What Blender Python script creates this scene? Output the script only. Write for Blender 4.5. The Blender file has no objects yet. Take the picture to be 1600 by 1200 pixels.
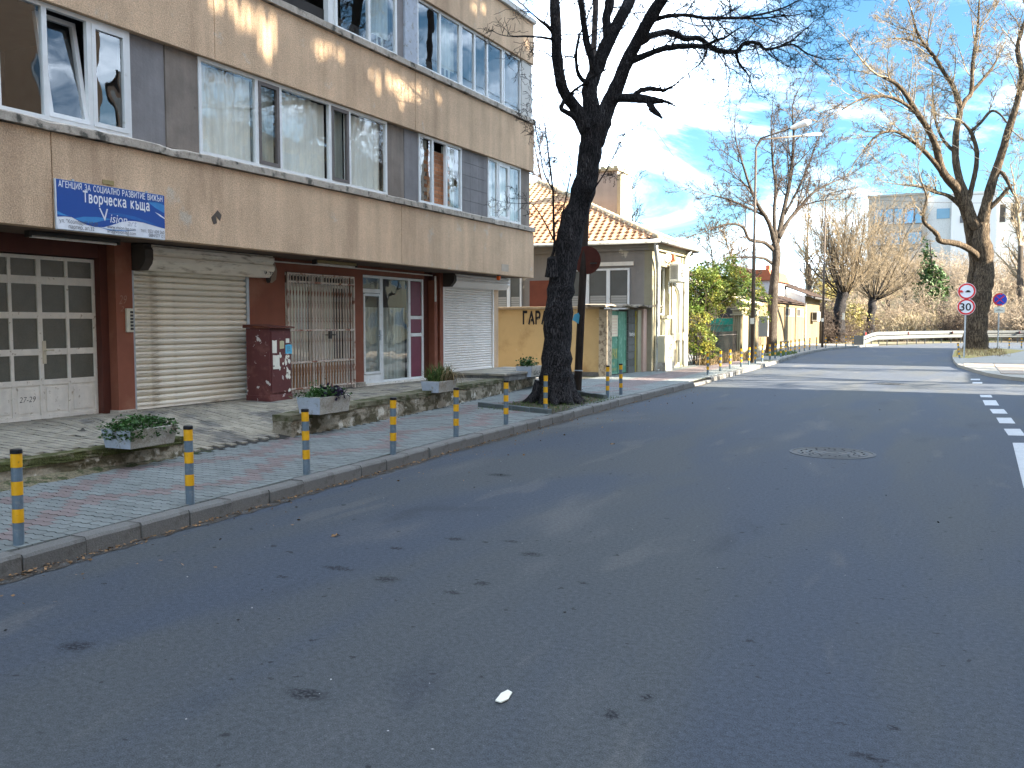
import bpy, math, random
import numpy as np
from math import sin, cos, pi, radians, sqrt, atan2
from mathutils import Vector, Matrix

sc = bpy.context.scene
COL = sc.collection
R = random.Random(7)

# ------------------------------------------------------------------ camera
F = 1400.0; PITCH = math.atan(96 / F); YAW = math.atan(700 / (F * cos(PITCH))); H = 1.65
fw = Vector((-sin(YAW) * cos(PITCH), cos(YAW) * cos(PITCH), -sin(PITCH)))
rt = Vector((cos(YAW), sin(YAW), 0)); up = rt.cross(fw)
cam = bpy.data.objects.new('camera', bpy.data.cameras.new('camera')); COL.objects.link(cam)
m = Matrix((rt, up, -fw)).transposed().to_4x4(); m.translation = (0, 0, H); cam.matrix_world = m
cam.data.sensor_width = 36; cam.data.lens = 36 * F / 1600; cam.data.clip_end = 3000; cam.data.clip_start = 0.05
sc.camera = cam

def ray(px, py): return fw + rt * ((px - 800) / F) + up * ((600 - py) / F)
def PD(px, py, d): return Vector((0, 0, H)) + ray(px, py) * d          # point seen at a pixel, d metres ahead

# ------------------------------------------------------------------ sky, sun, exposure
SUN_EL, SUN_AZ = radians(24), radians(4.5)      # azimuth measured from +X towards +Y
world = bpy.data.worlds.new('World'); sc.world = world; world.use_nodes = True
nt = world.node_tree; nt.nodes.clear()
def N(nt, t, **k):
    n = nt.nodes.new(t)
    for a, b in k.items(): setattr(n, a, b)
    return n
def LK(nt, a, b): nt.links.new(a, b)
wo = N(nt, 'ShaderNodeOutputWorld'); bg = N(nt, 'ShaderNodeBackground'); bg.inputs[1].default_value = 0.052
sky = N(nt, 'ShaderNodeTexSky', sky_type='NISHITA'); sky.sun_disc = False
sky.sun_elevation = SUN_EL; sky.sun_rotation = pi / 2 - SUN_AZ
sky.air_density = 1.0; sky.dust_density = 0.4; sky.ozone_density = 2.0
tc = N(nt, 'ShaderNodeTexCoord'); mp = N(nt, 'ShaderNodeMapping')
mp.inputs['Scale'].default_value = (1.0, 1.0, 3.2); mp.inputs['Location'].default_value = (9.1, 3.7, 1.75); mp.inputs['Rotation'].default_value = (0.12, 0.0, 0.3)
n1 = N(nt, 'ShaderNodeTexNoise'); n1.inputs['Scale'].default_value = 2.3; n1.inputs['Detail'].default_value = 9; n1.inputs['Roughness'].default_value = 0.62; n1.inputs['Distortion'].default_value = 0.8
cr = N(nt, 'ShaderNodeMapRange', interpolation_type='SMOOTHSTEP'); cr.inputs[1].default_value = 0.43; cr.inputs[2].default_value = 0.74
mx = N(nt, 'ShaderNodeMix', data_type='RGBA'); mx.inputs[7].default_value = (21, 24.5, 29, 1)
LK(nt, tc.outputs['Generated'], mp.inputs[0]); LK(nt, mp.outputs[0], n1.inputs['Vector']); LK(nt, n1.outputs[0], cr.inputs[0])
LK(nt, cr.outputs[0], mx.inputs[0]); tn = N(nt, 'ShaderNodeVectorMath', operation='MULTIPLY'); tn.inputs[1].default_value = (.46, .70, .80); LK(nt, sky.outputs[0], tn.inputs[0]); LK(nt, tn.outputs[0], mx.inputs[6]); LK(nt, mx.outputs[2], bg.inputs[0]); LK(nt, bg.outputs[0], wo.inputs[0])

sd = bpy.data.lights.new('sun', 'SUN'); sd.energy = 4.9; sd.angle = radians(0.53); sd.color = (1.0, 0.89, 0.72)
sun = bpy.data.objects.new('sun', sd); COL.objects.link(sun)
sdir = Vector((cos(SUN_EL) * cos(SUN_AZ), cos(SUN_EL) * sin(SUN_AZ), sin(SUN_EL)))
sun.rotation_euler = sdir.to_track_quat('Z', 'Y').to_euler(); sun.location = (30, 10, 30)
vs = sc.view_settings; vs.view_transform = 'Standard'; vs.look = 'None'; vs.exposure = 3.0; vs.gamma = 1; vs.use_curve_mapping = False
sc.cycles.max_bounces = 7; sc.cycles.transparent_max_bounces = 12; sc.cycles.caustics_reflective = False; sc.cycles.caustics_refractive = False
sc.cycles.use_denoising = True

# ------------------------------------------------------------------ materials
MATS = {}
def mat(name, col, rough=.85, var=.12, scale=5, fine=0, fscale=120, bump=0, bscale=60, col2=None, th=(.5, .62), s2=3, streak=0, sscale=4,
        rnd=0, spec=.3, metal=0, d2=6, transl=0, s2z=1, col3=None, th3=(.55, .65), s3=9, emit=None):
    if name in MATS: return MATS[name]
    mt = bpy.data.materials.new(name); mt.use_nodes = True; t = mt.node_tree; t.nodes.clear()
    o = N(t, 'ShaderNodeOutputMaterial'); b = N(t, 'ShaderNodeBsdfPrincipled'); LK(t, b.outputs[0], o.inputs[0])
    b.inputs['Roughness'].default_value = rough; b.inputs['Metallic'].default_value = metal; b.inputs['Specular IOR Level'].default_value = spec
    c = N(t, 'ShaderNodeTexCoord').outputs['Object']
    def noise(s, d=4, z=1, rough_=.6):
        n = N(t, 'ShaderNodeTexNoise'); n.inputs['Scale'].default_value = s; n.inputs['Detail'].default_value = d; n.inputs['Roughness'].default_value = rough_
        if z != 1:
            p = N(t, 'ShaderNodeMapping'); p.inputs['Scale'].default_value = (1, 1, z); LK(t, c, p.inputs[0]); LK(t, p.outputs[0], n.inputs['Vector'])
        else: LK(t, c, n.inputs['Vector'])
        return n.outputs[0]
    def rng(v, a, b_, lo, hi, sm=False):
        r = N(t, 'ShaderNodeMapRange'); r.inputs[1].default_value = a; r.inputs[2].default_value = b_; r.inputs[3].default_value = lo; r.inputs[4].default_value = hi
        if sm: r.interpolation_type = 'SMOOTHSTEP'
        LK(t, v, r.inputs[0]); return r.outputs[0]
    def mul(a, b_):
        m_ = N(t, 'ShaderNodeMath', operation='MULTIPLY'); LK(t, a, m_.inputs[0]); LK(t, b_, m_.inputs[1]); return m_.outputs[0]
    rgb = N(t, 'ShaderNodeRGB'); rgb.outputs[0].default_value = (*col, 1); cur = rgb.outputs[0]
    def mixc(cur, cc, f):
        x = N(t, 'ShaderNodeMix', data_type='RGBA'); LK(t, f, x.inputs[0]); LK(t, cur, x.inputs[6]); x.inputs[7].default_value = (*cc, 1); return x.outputs[2]
    if col2: cur = mixc(cur, col2, rng(noise(s2, d2, s2z), th[0], th[1], 0, 1, True))
    if col3: cur = mixc(cur, col3, rng(noise(s3, 5), th3[0], th3[1], 0, 1, True))
    f = rng(noise(scale, 5), .3, .7, 1 - var, 1 + var)
    if fine: f = mul(f, rng(noise(fscale, 2), .3, .7, 1 - fine, 1 + fine))
    if streak: f = mul(f, rng(noise(sscale, 5, .07), .35, .68, 1 - streak, 1 + streak))
    if rnd:
        g = N(t, 'ShaderNodeNewGeometry'); oi = N(t, 'ShaderNodeObjectInfo')
        ad = N(t, 'ShaderNodeMath', operation='ADD'); LK(t, g.outputs['Random Per Island'], ad.inputs[0]); LK(t, oi.outputs['Random'], ad.inputs[1])
        fr = N(t, 'ShaderNodeMath', operation='FRACT'); LK(t, ad.outputs[0], fr.inputs[0]); f = mul(f, rng(fr.outputs[0], 0, 1, 1 - rnd, 1 + rnd))
    v = N(t, 'ShaderNodeVectorMath', operation='SCALE'); LK(t, cur, v.inputs[0]); LK(t, f, v.inputs['Scale']); LK(t, v.outputs[0], b.inputs['Base Color'])
    if bump:
        bp = N(t, 'ShaderNodeBump'); bp.inputs['Strength'].default_value = min(1, bump); bp.inputs['Distance'].default_value = .01 * max(1, bump)
        LK(t, noise(bscale, 4), bp.inputs['Height']); LK(t, bp.outputs[0], b.inputs['Normal'])
    if transl:
        tr = N(t, 'ShaderNodeBsdfTranslucent'); LK(t, v.outputs[0], tr.inputs[0]); ms = N(t, 'ShaderNodeMixShader'); ms.inputs[0].default_value = transl
        LK(t, b.outputs[0], ms.inputs[1]); LK(t, tr.outputs[0], ms.inputs[2]); LK(t, ms.outputs[0], o.inputs[0])
    MATS[name] = mt; return mt

def glass_mat(name, tint=(.985, .992, .99), refl=1.0, wav=.0):
    mt = bpy.data.materials.new(name); mt.use_nodes = True; t = mt.node_tree; t.nodes.clear()
    o = N(t, 'ShaderNodeOutputMaterial'); tr = N(t, 'ShaderNodeBsdfTransparent'); tr.inputs[0].default_value = (*tint, 1)
    gl = N(t, 'ShaderNodeBsdfGlossy'); gl.inputs['Roughness'].default_value = 0.0; fr = N(t, 'ShaderNodeFresnel'); fr.inputs[0].default_value = 1.5
    mu = N(t, 'ShaderNodeMath', operation='MULTIPLY_ADD'); mu.inputs[1].default_value = 1.4 * refl; mu.inputs[2].default_value = .05; mu.use_clamp = True
    mx = N(t, 'ShaderNodeMixShader'); LK(t, fr.outputs[0], mu.inputs[0]); ge = N(t, 'ShaderNodeNewGeometry'); bf = N(t, 'ShaderNodeMath', operation='SUBTRACT', use_clamp=True); LK(t, mu.outputs[0], bf.inputs[0]); LK(t, ge.outputs['Backfacing'], bf.inputs[1]); LK(t, bf.outputs[0], mx.inputs[0]); LK(t, tr.outputs[0], mx.inputs[1]); LK(t, gl.outputs[0], mx.inputs[2]); LK(t, mx.outputs[0], o.inputs[0])
    if wav:
        n = N(t, 'ShaderNodeTexNoise'); n.inputs['Scale'].default_value = 2.2; n.inputs['Detail'].default_value = 1; c = N(t, 'ShaderNodeTexCoord')
        LK(t, c.outputs['Object'], n.inputs['Vector']); bp = N(t, 'ShaderNodeBump'); bp.inputs['Strength'].default_value = wav; bp.inputs['Distance'].default_value = .012
        LK(t, n.outputs[0], bp.inputs['Height']); LK(t, bp.outputs[0], gl.inputs['Normal'])
    MATS[name] = mt; return mt

G_ = glass_mat('window_glass', wav=.25)
m_pebble = mat('pebble_render', (.61, .43, .28), .95, .10, 1.3, fine=.30, fscale=80, bump=1.0, bscale=55, streak=.13, sscale=2.6, col2=(.43, .295, .19), th=(.5, .72), s2=1.2, s2z=.18, col3=(.58, .49, .38), th3=(.62, .75), s3=2.2)
m_ledge = mat('ledge_concrete', (.40, .35, .29), .95, .25, 7, fine=.15, bump=.7, bscale=30, col2=(.09, .085, .07), th=(.52, .66), s2=5)
m_infill = mat('infill_panel_grey', (.22, .21, .21), .9, .12, 3, fine=.08, bump=.5, bscale=25, streak=.12)
m_infill2 = mat('infill_panel_brown', (.22, .185, .155), .9, .2, 2.5, fine=.08, bump=.4, bscale=25, streak=.16, col2=(.08, .07, .06), th=(.58, .7), s2=2)
m_white = mat('window_frame_white', (.72, .73, .72), .45, .05, 6, streak=.06, col2=(.5, .48, .44), th=(.6, .75), s2=5)
m_whitedirty = mat('old_white_paint', (.76, .71, .63), .6, .1, 8, col2=(.40, .34, .26), th=(.60, .70), s2=16, streak=.08)
m_frame_dark = mat('sash_brown', (.14, .12, .11), .6, .1, 8)
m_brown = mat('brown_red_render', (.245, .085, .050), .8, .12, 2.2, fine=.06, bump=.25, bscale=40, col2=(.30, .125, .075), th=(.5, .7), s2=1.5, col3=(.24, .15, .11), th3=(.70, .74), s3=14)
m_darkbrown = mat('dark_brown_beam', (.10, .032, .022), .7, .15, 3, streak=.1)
m_slat = mat('shutter_slat_old', (.87, .80, .67), .55, .06, 4, streak=0, rnd=.05, col2=(.36, .29, .20), th=(.5, .75), s2=3.5, s2z=6, metal=0)
m_slatn = mat('shutter_slat_white', (.84, .79, .74), .5, .03, 4, rnd=.02)
m_darkmetal = mat('dark_metal', (.05, .045, .04), .6, .15, 12)
m_conc = mat('planter_concrete', (.40, .375, .33), .92, .12, 9, fine=.18, fscale=70, bump=.8, bscale=50, col2=(.26, .23, .18), th=(.5, .68), s2=5)
m_paintgrey = mat('pale_blue_grey_paint', (.42, .46, .52), .85, .1, 9, fine=.08, bump=.4, bscale=50, col2=(.3, .3, .28), th=(.56, .66), s2=12)
m_kerb = mat('kerb_concrete', (.155, .15, .14), .92, .12, 6, fine=.16, fscale=90, bump=.6, bscale=60, rnd=.14, col2=(.11, .105, .095), th=(.52, .7), s2=7)
m_pav = mat('paver_grey', (.170, .185, .178), .9, .10, 1.2, fine=.10, fscale=90, bump=.3, bscale=80, rnd=.11, col2=(.14, .14, .13), th=(.55, .72), s2=1.6)
m_pavr = mat('paver_red', (.178, .142, .135), .9, .10, 1.2, fine=.10, fscale=90, bump=.3, bscale=80, rnd=.10, col2=(.15, .125, .12), th=(.5, .72), s2=1.6)
m_terr = mat("terrace_block", (.27, .24, .185), .92, .12, 1.5, fine=.16, fscale=60, bump=.5, bscale=50, rnd=.17, col2=(.14, .13, .115), th=(.48, .64), s2=2.2)
m_joint = mat('joint_sand', (.04, .038, .034), 1, .2, 6, col2=(.04, .055, .02), th=(.5, .6), s2=3)
m_wallstain = mat('stained_low_wall', (.30, .26, .195), .95, .15, 5, fine=.2, fscale=45, bump=1.3, bscale=22, col2=(.10, .085, .05), th=(.44, .56), s2=3.2, s2z=1.6, col3=(.52, .48, .40), th3=(.56, .64), s3=4.5)
m_moss = mat('moss', (.065, .07, .022), 1, .3, 14, fine=.3, fscale=60, bump=1.5, bscale=45, col2=(.15, .135, .08), th=(.5, .62), s2=9)
m_gravel = mat('gravelly_moss', (.16, .135, .085), 1, .35, 26, fine=.35, fscale=60, bump=2, bscale=45, col2=(.05, .06, .022), th=(.48, .58), s2=7)
m_yel = mat('bollard_yellow', (.72, .36, .006), .5, .10, 9, spec=.4, col2=(.40, .22, .03), th=(.62, .68), s2=28)
m_bgrey = mat('bollard_grey', (.115, .16, .20), .45, .12, 10, spec=.4, col2=(.17, .2, .22), th=(.5, .7), s2=20)
m_bblack = mat('bollard_cap', (.008, .008, .010), .5)
m_galv = mat('galvanised_steel', (.42, .45, .47), .45, .1, 12, metal=.3)
m_bark = None
m_rust = mat('rusty_brown_red', (.085, .022, .014), .75, .2, 5, col2=(.16, .05, .02), th=(.5, .7), s2=3)
m_rustcab = mat('cabinet_maroon', (.105, .030, .028), .6, .1, 5, col2=(.17, .065, .055), th=(.5, .68), s2=4, col3=(.55, .50, .46), th3=(.635, .65), s3=7)
m_blue = mat('sign_blue', (.018, .075, .31), .4, .03, 3)
m_blue2 = mat('sign_light_blue', (.05, .23, .52), .4)
m_blue3 = mat('sign_mid_blue', (.025, .12, .38), .4)
m_signw = mat('sign_white', (.74, .76, .80), .4)
m_black = mat('black_paint', (.012, .012, .014), .6)
m_darkgrey = mat('dark_grey_print', (.10, .10, .11), .6)
m_ochre = mat("ochre_wall", (.56, .395, .19), .88, .06, 1.6, fine=.05, bump=.2, bscale=50, col2=(.40, .26, .115), th=(.52, .72), s2=1.3, col3=(.58, .45, .26), th3=(.68, .72), s3=7)
m_greystucco = mat('grey_stucco', (.245, .225, .205), .95, .08, 2, fine=.1, bump=.6, bscale=35, col2=(.50, .46, .38), th=(.60, .63), s2=.9, streak=.06)
m_cream = mat('cream_stucco', (.30, .275, .19), .92, .1, 2.5, fine=.06, bump=.4, bscale=30, streak=.14, sscale=3, col2=(.24, .21, .14), th=(.5, .7), s2=2.5)
m_cream2 = mat('tan_stucco', (.155, .115, .062), .92, .1, 1.5, fine=.06, bump=.4, bscale=30, streak=.2, sscale=2, col2=(.14, .11, .065), th=(.5, .7), s2=1.2)
m_tile = mat('roof_tile', (.34, .185, .10), .85, .12, 2.5, rnd=.22, col2=(.42, .29, .16), th=(.42, .6), s2=1.1, fine=.08)
m_tiledark = mat('roof_tile_dark', (.055, .034, .024), .9, .2, 2, rnd=.3, col2=(.03, .022, .018), th=(.5, .6), s2=1.2)
m_ridge = mat('ridge_tile', (.38, .31, .21), .9, .12, 4, rnd=.12)
m_gutter = mat('gutter_zinc', (.36, .38, .38), .5, .15, 6, metal=.2, col2=(.2, .19, .17), th=(.5, .65), s2=4)
m_teal = mat('teal_paint', (.05, .22, .17), .7, .2, 5, col2=(.14, .27, .23), th=(.5, .62), s2=4, streak=.12)
m_green = mat('gate_green', (.085, .24, .155), .65, .14, 5, col2=(.16, .31, .23), th=(.5, .65), s2=5, streak=.1)
m_paper = mat('paper', (.72, .70, .60), .9, .08, 12)
m_paperb = mat('blue_paper', (.10, .42, .60), .8, .08, 12)
m_curtain = mat('net_curtain', (.86, .87, .78), .9, .06, 3, streak=.12, sscale=9)
m_curtaing = mat('grey_green_curtain', (.42, .45, .40), .9, .05, 3, streak=.14, sscale=14)
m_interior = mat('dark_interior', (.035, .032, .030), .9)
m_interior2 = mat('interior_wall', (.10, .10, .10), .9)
m_wired = mat('wired_glass_dark', (.11, .108, .088), .25, .12, 6, spec=.55, fine=.15, fscale=90, bump=.3, bscale=80)
m_board = mat('orange_brown_board', (.38, .20, .09), .7, .15, 5, streak=.12)
m_brick = mat('brick', (.44, .20, .10), .9, .1, 12, rnd=.25)
m_burg = mat('burgundy_panel', (.16, .025, .05), .5, .1, 5)
m_leaf = mat('leaf_green', (.040, .095, .022), .55, .2, 9, rnd=.45, transl=.25)
m_leafy = mat('leaf_yellow_green', (.12, .155, .03), .6, .2, 2, rnd=.45, transl=.35, col2=(.26, .23, .04), th=(.49, .6), s2=1.1, col3=(.10, .16, .03), th3=(.5, .6), s3=1.4)
m_leafp = mat('leaf_purple', (.03, .018, .05), .6, .2, 9, rnd=.4)
m_grassb = mat('grass_blade', (.075, .12, .03), .7, .2, 9, rnd=.4, transl=.2)
m_grassd = mat('dry_grass', (.25, .18, .09), .8, .2, 4, rnd=.35)
m_twig = mat('twig_tan', (.20, .155, .10), .9, .12, 1, rnd=.3)
m_twigd = mat('twig_dark', (.075, .055, .043), .9, .12, 1, rnd=.3)
m_ivy = mat('ivy_green', (.045, .085, .022), .6, .2, 1, rnd=.4)
m_litter = mat('dry_leaf', (.20, .115, .055), .85, .2, 9, rnd=.45)
m_rail = mat('guard_rail_steel', (.10, .108, .108), .6, .08, 3)
m_red = mat('sign_red', (.62, .03, .035), .4)
m_signblue = mat('sign_blue_round', (.02, .06, .45), .4)
m_mark = mat('road_paint', (.40, .41, .42), .8, .08, 8, fine=.14, fscale=60, col2=(.33, .34, .34), th=(.58, .68), s2=22)
m_iron = mat('cast_iron', (.075, .08, .085), .75, .2, 20, bump=.4)
m_modgrey = mat('far_grey_render', (.30, .28, .25), .85, .04, .1)
m_modwhite = mat('far_white_render', (.55, .55, .54), .85, .03, .1)
m_modglass = mat('far_glass', (.12, .25, .36), .08, .1, .3, spec=.9)
m_orange = mat('orange_render', (.66, .41, .25), .9, .06, 1)
m_yellowbld = mat('yellow_render', (.70, .58, .36), .9, .06, 1)
m_wood = mat('old_pole_wood', (.055, .042, .035), .9, .2, 4, streak=.25, sscale=22, bump=.5, bscale=30)
m_pole = mat('lamp_pole_steel', (.085, .065, .05), .6, .15, 3, metal=.2)
m_lamp = mat('lamp_head', (.78, .78, .76), .4)
m_slab = mat('driveway_slab', (.27, .22, .175), .9, .1, .8, fine=.1, fscale=40, rnd=.08, bump=.3, bscale=50)
m_pavfar = mat('light_pavement', (.26, .24, .205), .9, .1, .8, fine=.1, fscale=40, bump=.3, bscale=50)
m_acb = mat('ac_casing', (.66, .66, .62), .5, .04, 6)
m_orangel = mat('orange_beacon', (.75, .13, .02), .35)

def bark(name, col, scale, strength, col2):
    mt = bpy.data.materials.new(name); mt.use_nodes = True; t = mt.node_tree; b = t.nodes['Principled BSDF']
    b.inputs['Roughness'].default_value = .95; b.inputs['Specular IOR Level'].default_value = .15
    c = N(t, 'ShaderNodeTexCoord'); p = N(t, 'ShaderNodeMapping'); p.inputs['Scale'].default_value = (1, 1, .16); LK(t, c.outputs['Object'], p.inputs[0])
    v = N(t, 'ShaderNodeTexVoronoi', feature='DISTANCE_TO_EDGE'); v.inputs['Scale'].default_value = scale
    n = N(t, 'ShaderNodeTexNoise'); n.inputs['Scale'].default_value = scale * .6; n.inputs['Detail'].default_value = 5
    LK(t, p.outputs[0], n.inputs['Vector'])
    ad = N(t, 'ShaderNodeMix', data_type='RGBA', blend_type='ADD'); ad.inputs[0].default_value = .35; LK(t, p.outputs[0], ad.inputs[6]); LK(t, n.outputs[1], ad.inputs[7]); LK(t, ad.outputs[2], v.inputs['Vector'])
    r = N(t, 'ShaderNodeMapRange'); r.inputs[1].default_value = 0; r.inputs[2].default_value = .22; LK(t, v.outputs[0], r.inputs[0])
    x = N(t, 'ShaderNodeMix', data_type='RGBA'); x.inputs[6].default_value = (*col2, 1); x.inputs[7].default_value = (*col, 1); LK(t, r.outputs[0], x.inputs[0])
    n2 = N(t, 'ShaderNodeTexNoise'); n2.inputs['Scale'].default_value = 2.5; LK(t, c.outputs['Object'], n2.inputs['Vector'])
    r2 = N(t, 'ShaderNodeMapRange'); r2.inputs[1].default_value = .3; r2.inputs[2].default_value = .7; r2.inputs[3].default_value = .7; r2.inputs[4].default_value = 1.35; LK(t, n2.outputs[0], r2.inputs[0])
    s = N(t, 'ShaderNodeVectorMath', operation='SCALE'); LK(t, x.outputs[2], s.inputs[0]); LK(t, r2.outputs[0], s.inputs['Scale']); LK(t, s.outputs[0], b.inputs['Base Color'])
    bp = N(t, 'ShaderNodeBump'); bp.inputs['Strength'].default_value = strength; bp.inputs['Distance'].default_value = .03; LK(t, r.outputs[0], bp.inputs['Height']); LK(t, bp.outputs[0], b.inputs['Normal'])
    MATS[name] = mt; return mt
m_bark1 = bark('bark_dark', (.062, .057, .058), 22, 1.0, (.006, .006, .007))
m_bark2 = bark('bark_brown', (.125, .093, .062), 12, 1.0, (.03, .021, .014))
m_bark3 = bark('bark_grey', (.085, .070, .056), 16, .8, (.045, .035, .028))

def road_mat():
    mt = bpy.data.materials.new('asphalt'); mt.use_nodes = True; t = mt.node_tree; b = t.nodes['Principled BSDF']
    b.inputs['Roughness'].default_value = .88; b.inputs['Specular IOR Level'].default_value = .25
    c = N(t, 'ShaderNodeTexCoord').outputs['Object']
    def noise(s, d=4, sc3=None, dist=0):
        n = N(t, 'ShaderNodeTexNoise'); n.inputs['Scale'].default_value = s; n.inputs['Detail'].default_value = d; n.inputs['Distortion'].default_value = dist
        if sc3:
            p = N(t, 'ShaderNodeMapping'); p.inputs['Scale'].default_value = sc3; LK(t, c, p.inputs[0]); LK(t, p.outputs[0], n.inputs['Vector'])
        else: LK(t, c, n.inputs['Vector'])
        return n
    def rng(v, a, b_, lo, hi, sm=True):
        r = N(t, 'ShaderNodeMapRange'); r.inputs[1].default_value = a; r.inputs[2].default_value = b_; r.inputs[3].default_value = lo; r.inputs[4].default_value = hi
        if sm: r.interpolation_type = 'SMOOTHSTEP'
        LK(t, v, r.inputs[0]); return r.outputs[0]
    def mix(a, cc, f):
        x = N(t, 'ShaderNodeMix', data_type='RGBA'); LK(t, f, x.inputs[0])
        if hasattr(a, 'links') or hasattr(a, 'node'): LK(t, a, x.inputs[6])
        else: x.inputs[6].default_value = (*a, 1)
        x.inputs[7].default_value = (*cc, 1); return x.outputs[2]
    cur = mix((.049, .059, .076), (.059, .065, .070), rng(noise(.45, 5, (1.6, .35, 1), .6).outputs[0], .42, .62, 0, 1))
    cur = mix(cur, (.090, .092, .094), rng(noise(.8, 6, (1, .3, 1), .4).outputs[0], .57, .72, 0, .8))
    cur = mix(cur, (.036, .042, .052), rng(noise(1.1, 6, (1, .45, 1), .5).outputs[0], .60, .74, 0, .75))
    # oil spots at real places on the carriageway
    spots = [(-3.70, 4.78, .15, .05), (-3.65, 5.40, .07, .04), (-3.41, 5.84, .09, .05), (-3.0, 5.96, .08, .03), (-2.56, 3.06, .12, .06), (-2.67, 4.90, .06, .06), (-2.74, 4.65, .07, .04),
             (-3.26, 4.71, .10, .07), (-1.27, 3.47, .035, .06), (-1.19, 3.71, .03, .05), (-2.70, 5.69, .09, .06), (-.26, 3.56, .09, .03), (-.20, 3.87, .03, .03), (-4.44, 8.55, .16, .10), (-3.9, 4.45, .05, .03), (-2.1, 5.2, .05, .03), (-4.0, 3.0, .1, .08)]
    nd = noise(26, 5); acc = None
    dst = N(t, 'ShaderNodeMix', data_type='RGBA', blend_type='ADD'); dst.inputs[0].default_value = .10; LK(t, c, dst.inputs[6]); LK(t, nd.outputs[1], dst.inputs[7])
    for (x, y, rx, ry) in spots:
        p = N(t, 'ShaderNodeMapping'); p.inputs['Location'].default_value = (-(x + .05) / rx, -(y + .05) / ry, 0); p.inputs['Scale'].default_value = (1 / rx, 1 / ry, 0); LK(t, dst.outputs[2], p.inputs[0])
        l = N(t, 'ShaderNodeVectorMath', operation='LENGTH'); LK(t, p.outputs[0], l.inputs[0])
        if acc is None: acc = l.outputs['Value']
        else:
            mn = N(t, 'ShaderNodeMath', operation='MINIMUM'); LK(t, acc, mn.inputs[0]); LK(t, l.outputs['Value'], mn.inputs[1]); acc = mn.outputs[0]
    oil = rng(acc, .30, 1.25, .95, 0); brk = rng(noise(55, 5).outputs[0], .36, .56, .15, 1); om = N(t, 'ShaderNodeMath', operation='MULTIPLY'); LK(t, oil, om.inputs[0]); LK(t, brk, om.inputs[1]); cur = mix(cur, (.010, .011, .014), om.outputs[0])
    cur = mix(cur, (.105, .104, .100), rng(noise(2.2, 7, (1, .25, 1), .3).outputs[0], .60, .70, 0, .35))
    sp = noise(160, 2).outputs[0]; f = rng(sp, .3, .72, .62, 1.42, False)
    sp2 = rng(noise(75, 2).outputs[0], .67, .73, 1, 1.8); g2_ = rng(noise(34, 4).outputs[0], .3, .7, .80, 1.22, False)
    mm = N(t, 'ShaderNodeMath', operation='MULTIPLY'); LK(t, f, mm.inputs[0]); LK(t, sp2, mm.inputs[1])
    dk = rng(noise(9, 3).outputs[0], .68, .73, 1, .45); m2 = N(t, 'ShaderNodeMath', operation='MULTIPLY'); LK(t, mm.outputs[0], m2.inputs[0]); LK(t, dk, m2.inputs[1])
    m3 = N(t, 'ShaderNodeMath', operation='MULTIPLY'); LK(t, m2.outputs[0], m3.inputs[0]); LK(t, g2_, m3.inputs[1]); s = N(t, 'ShaderNodeVectorMath', operation='SCALE'); LK(t, cur, s.inputs[0]); LK(t, m3.outputs[0], s.inputs['Scale']); LK(t, s.outputs[0], b.inputs['Base Color'])
    bp = N(t, 'ShaderNodeBump'); bp.inputs['Strength'].default_value = .6; bp.inputs['Distance'].default_value = .006; LK(t, sp, bp.inputs['Height']); LK(t, bp.outputs[0], b.inputs['Normal'])
    return mt
m_road = road_mat()

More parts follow.
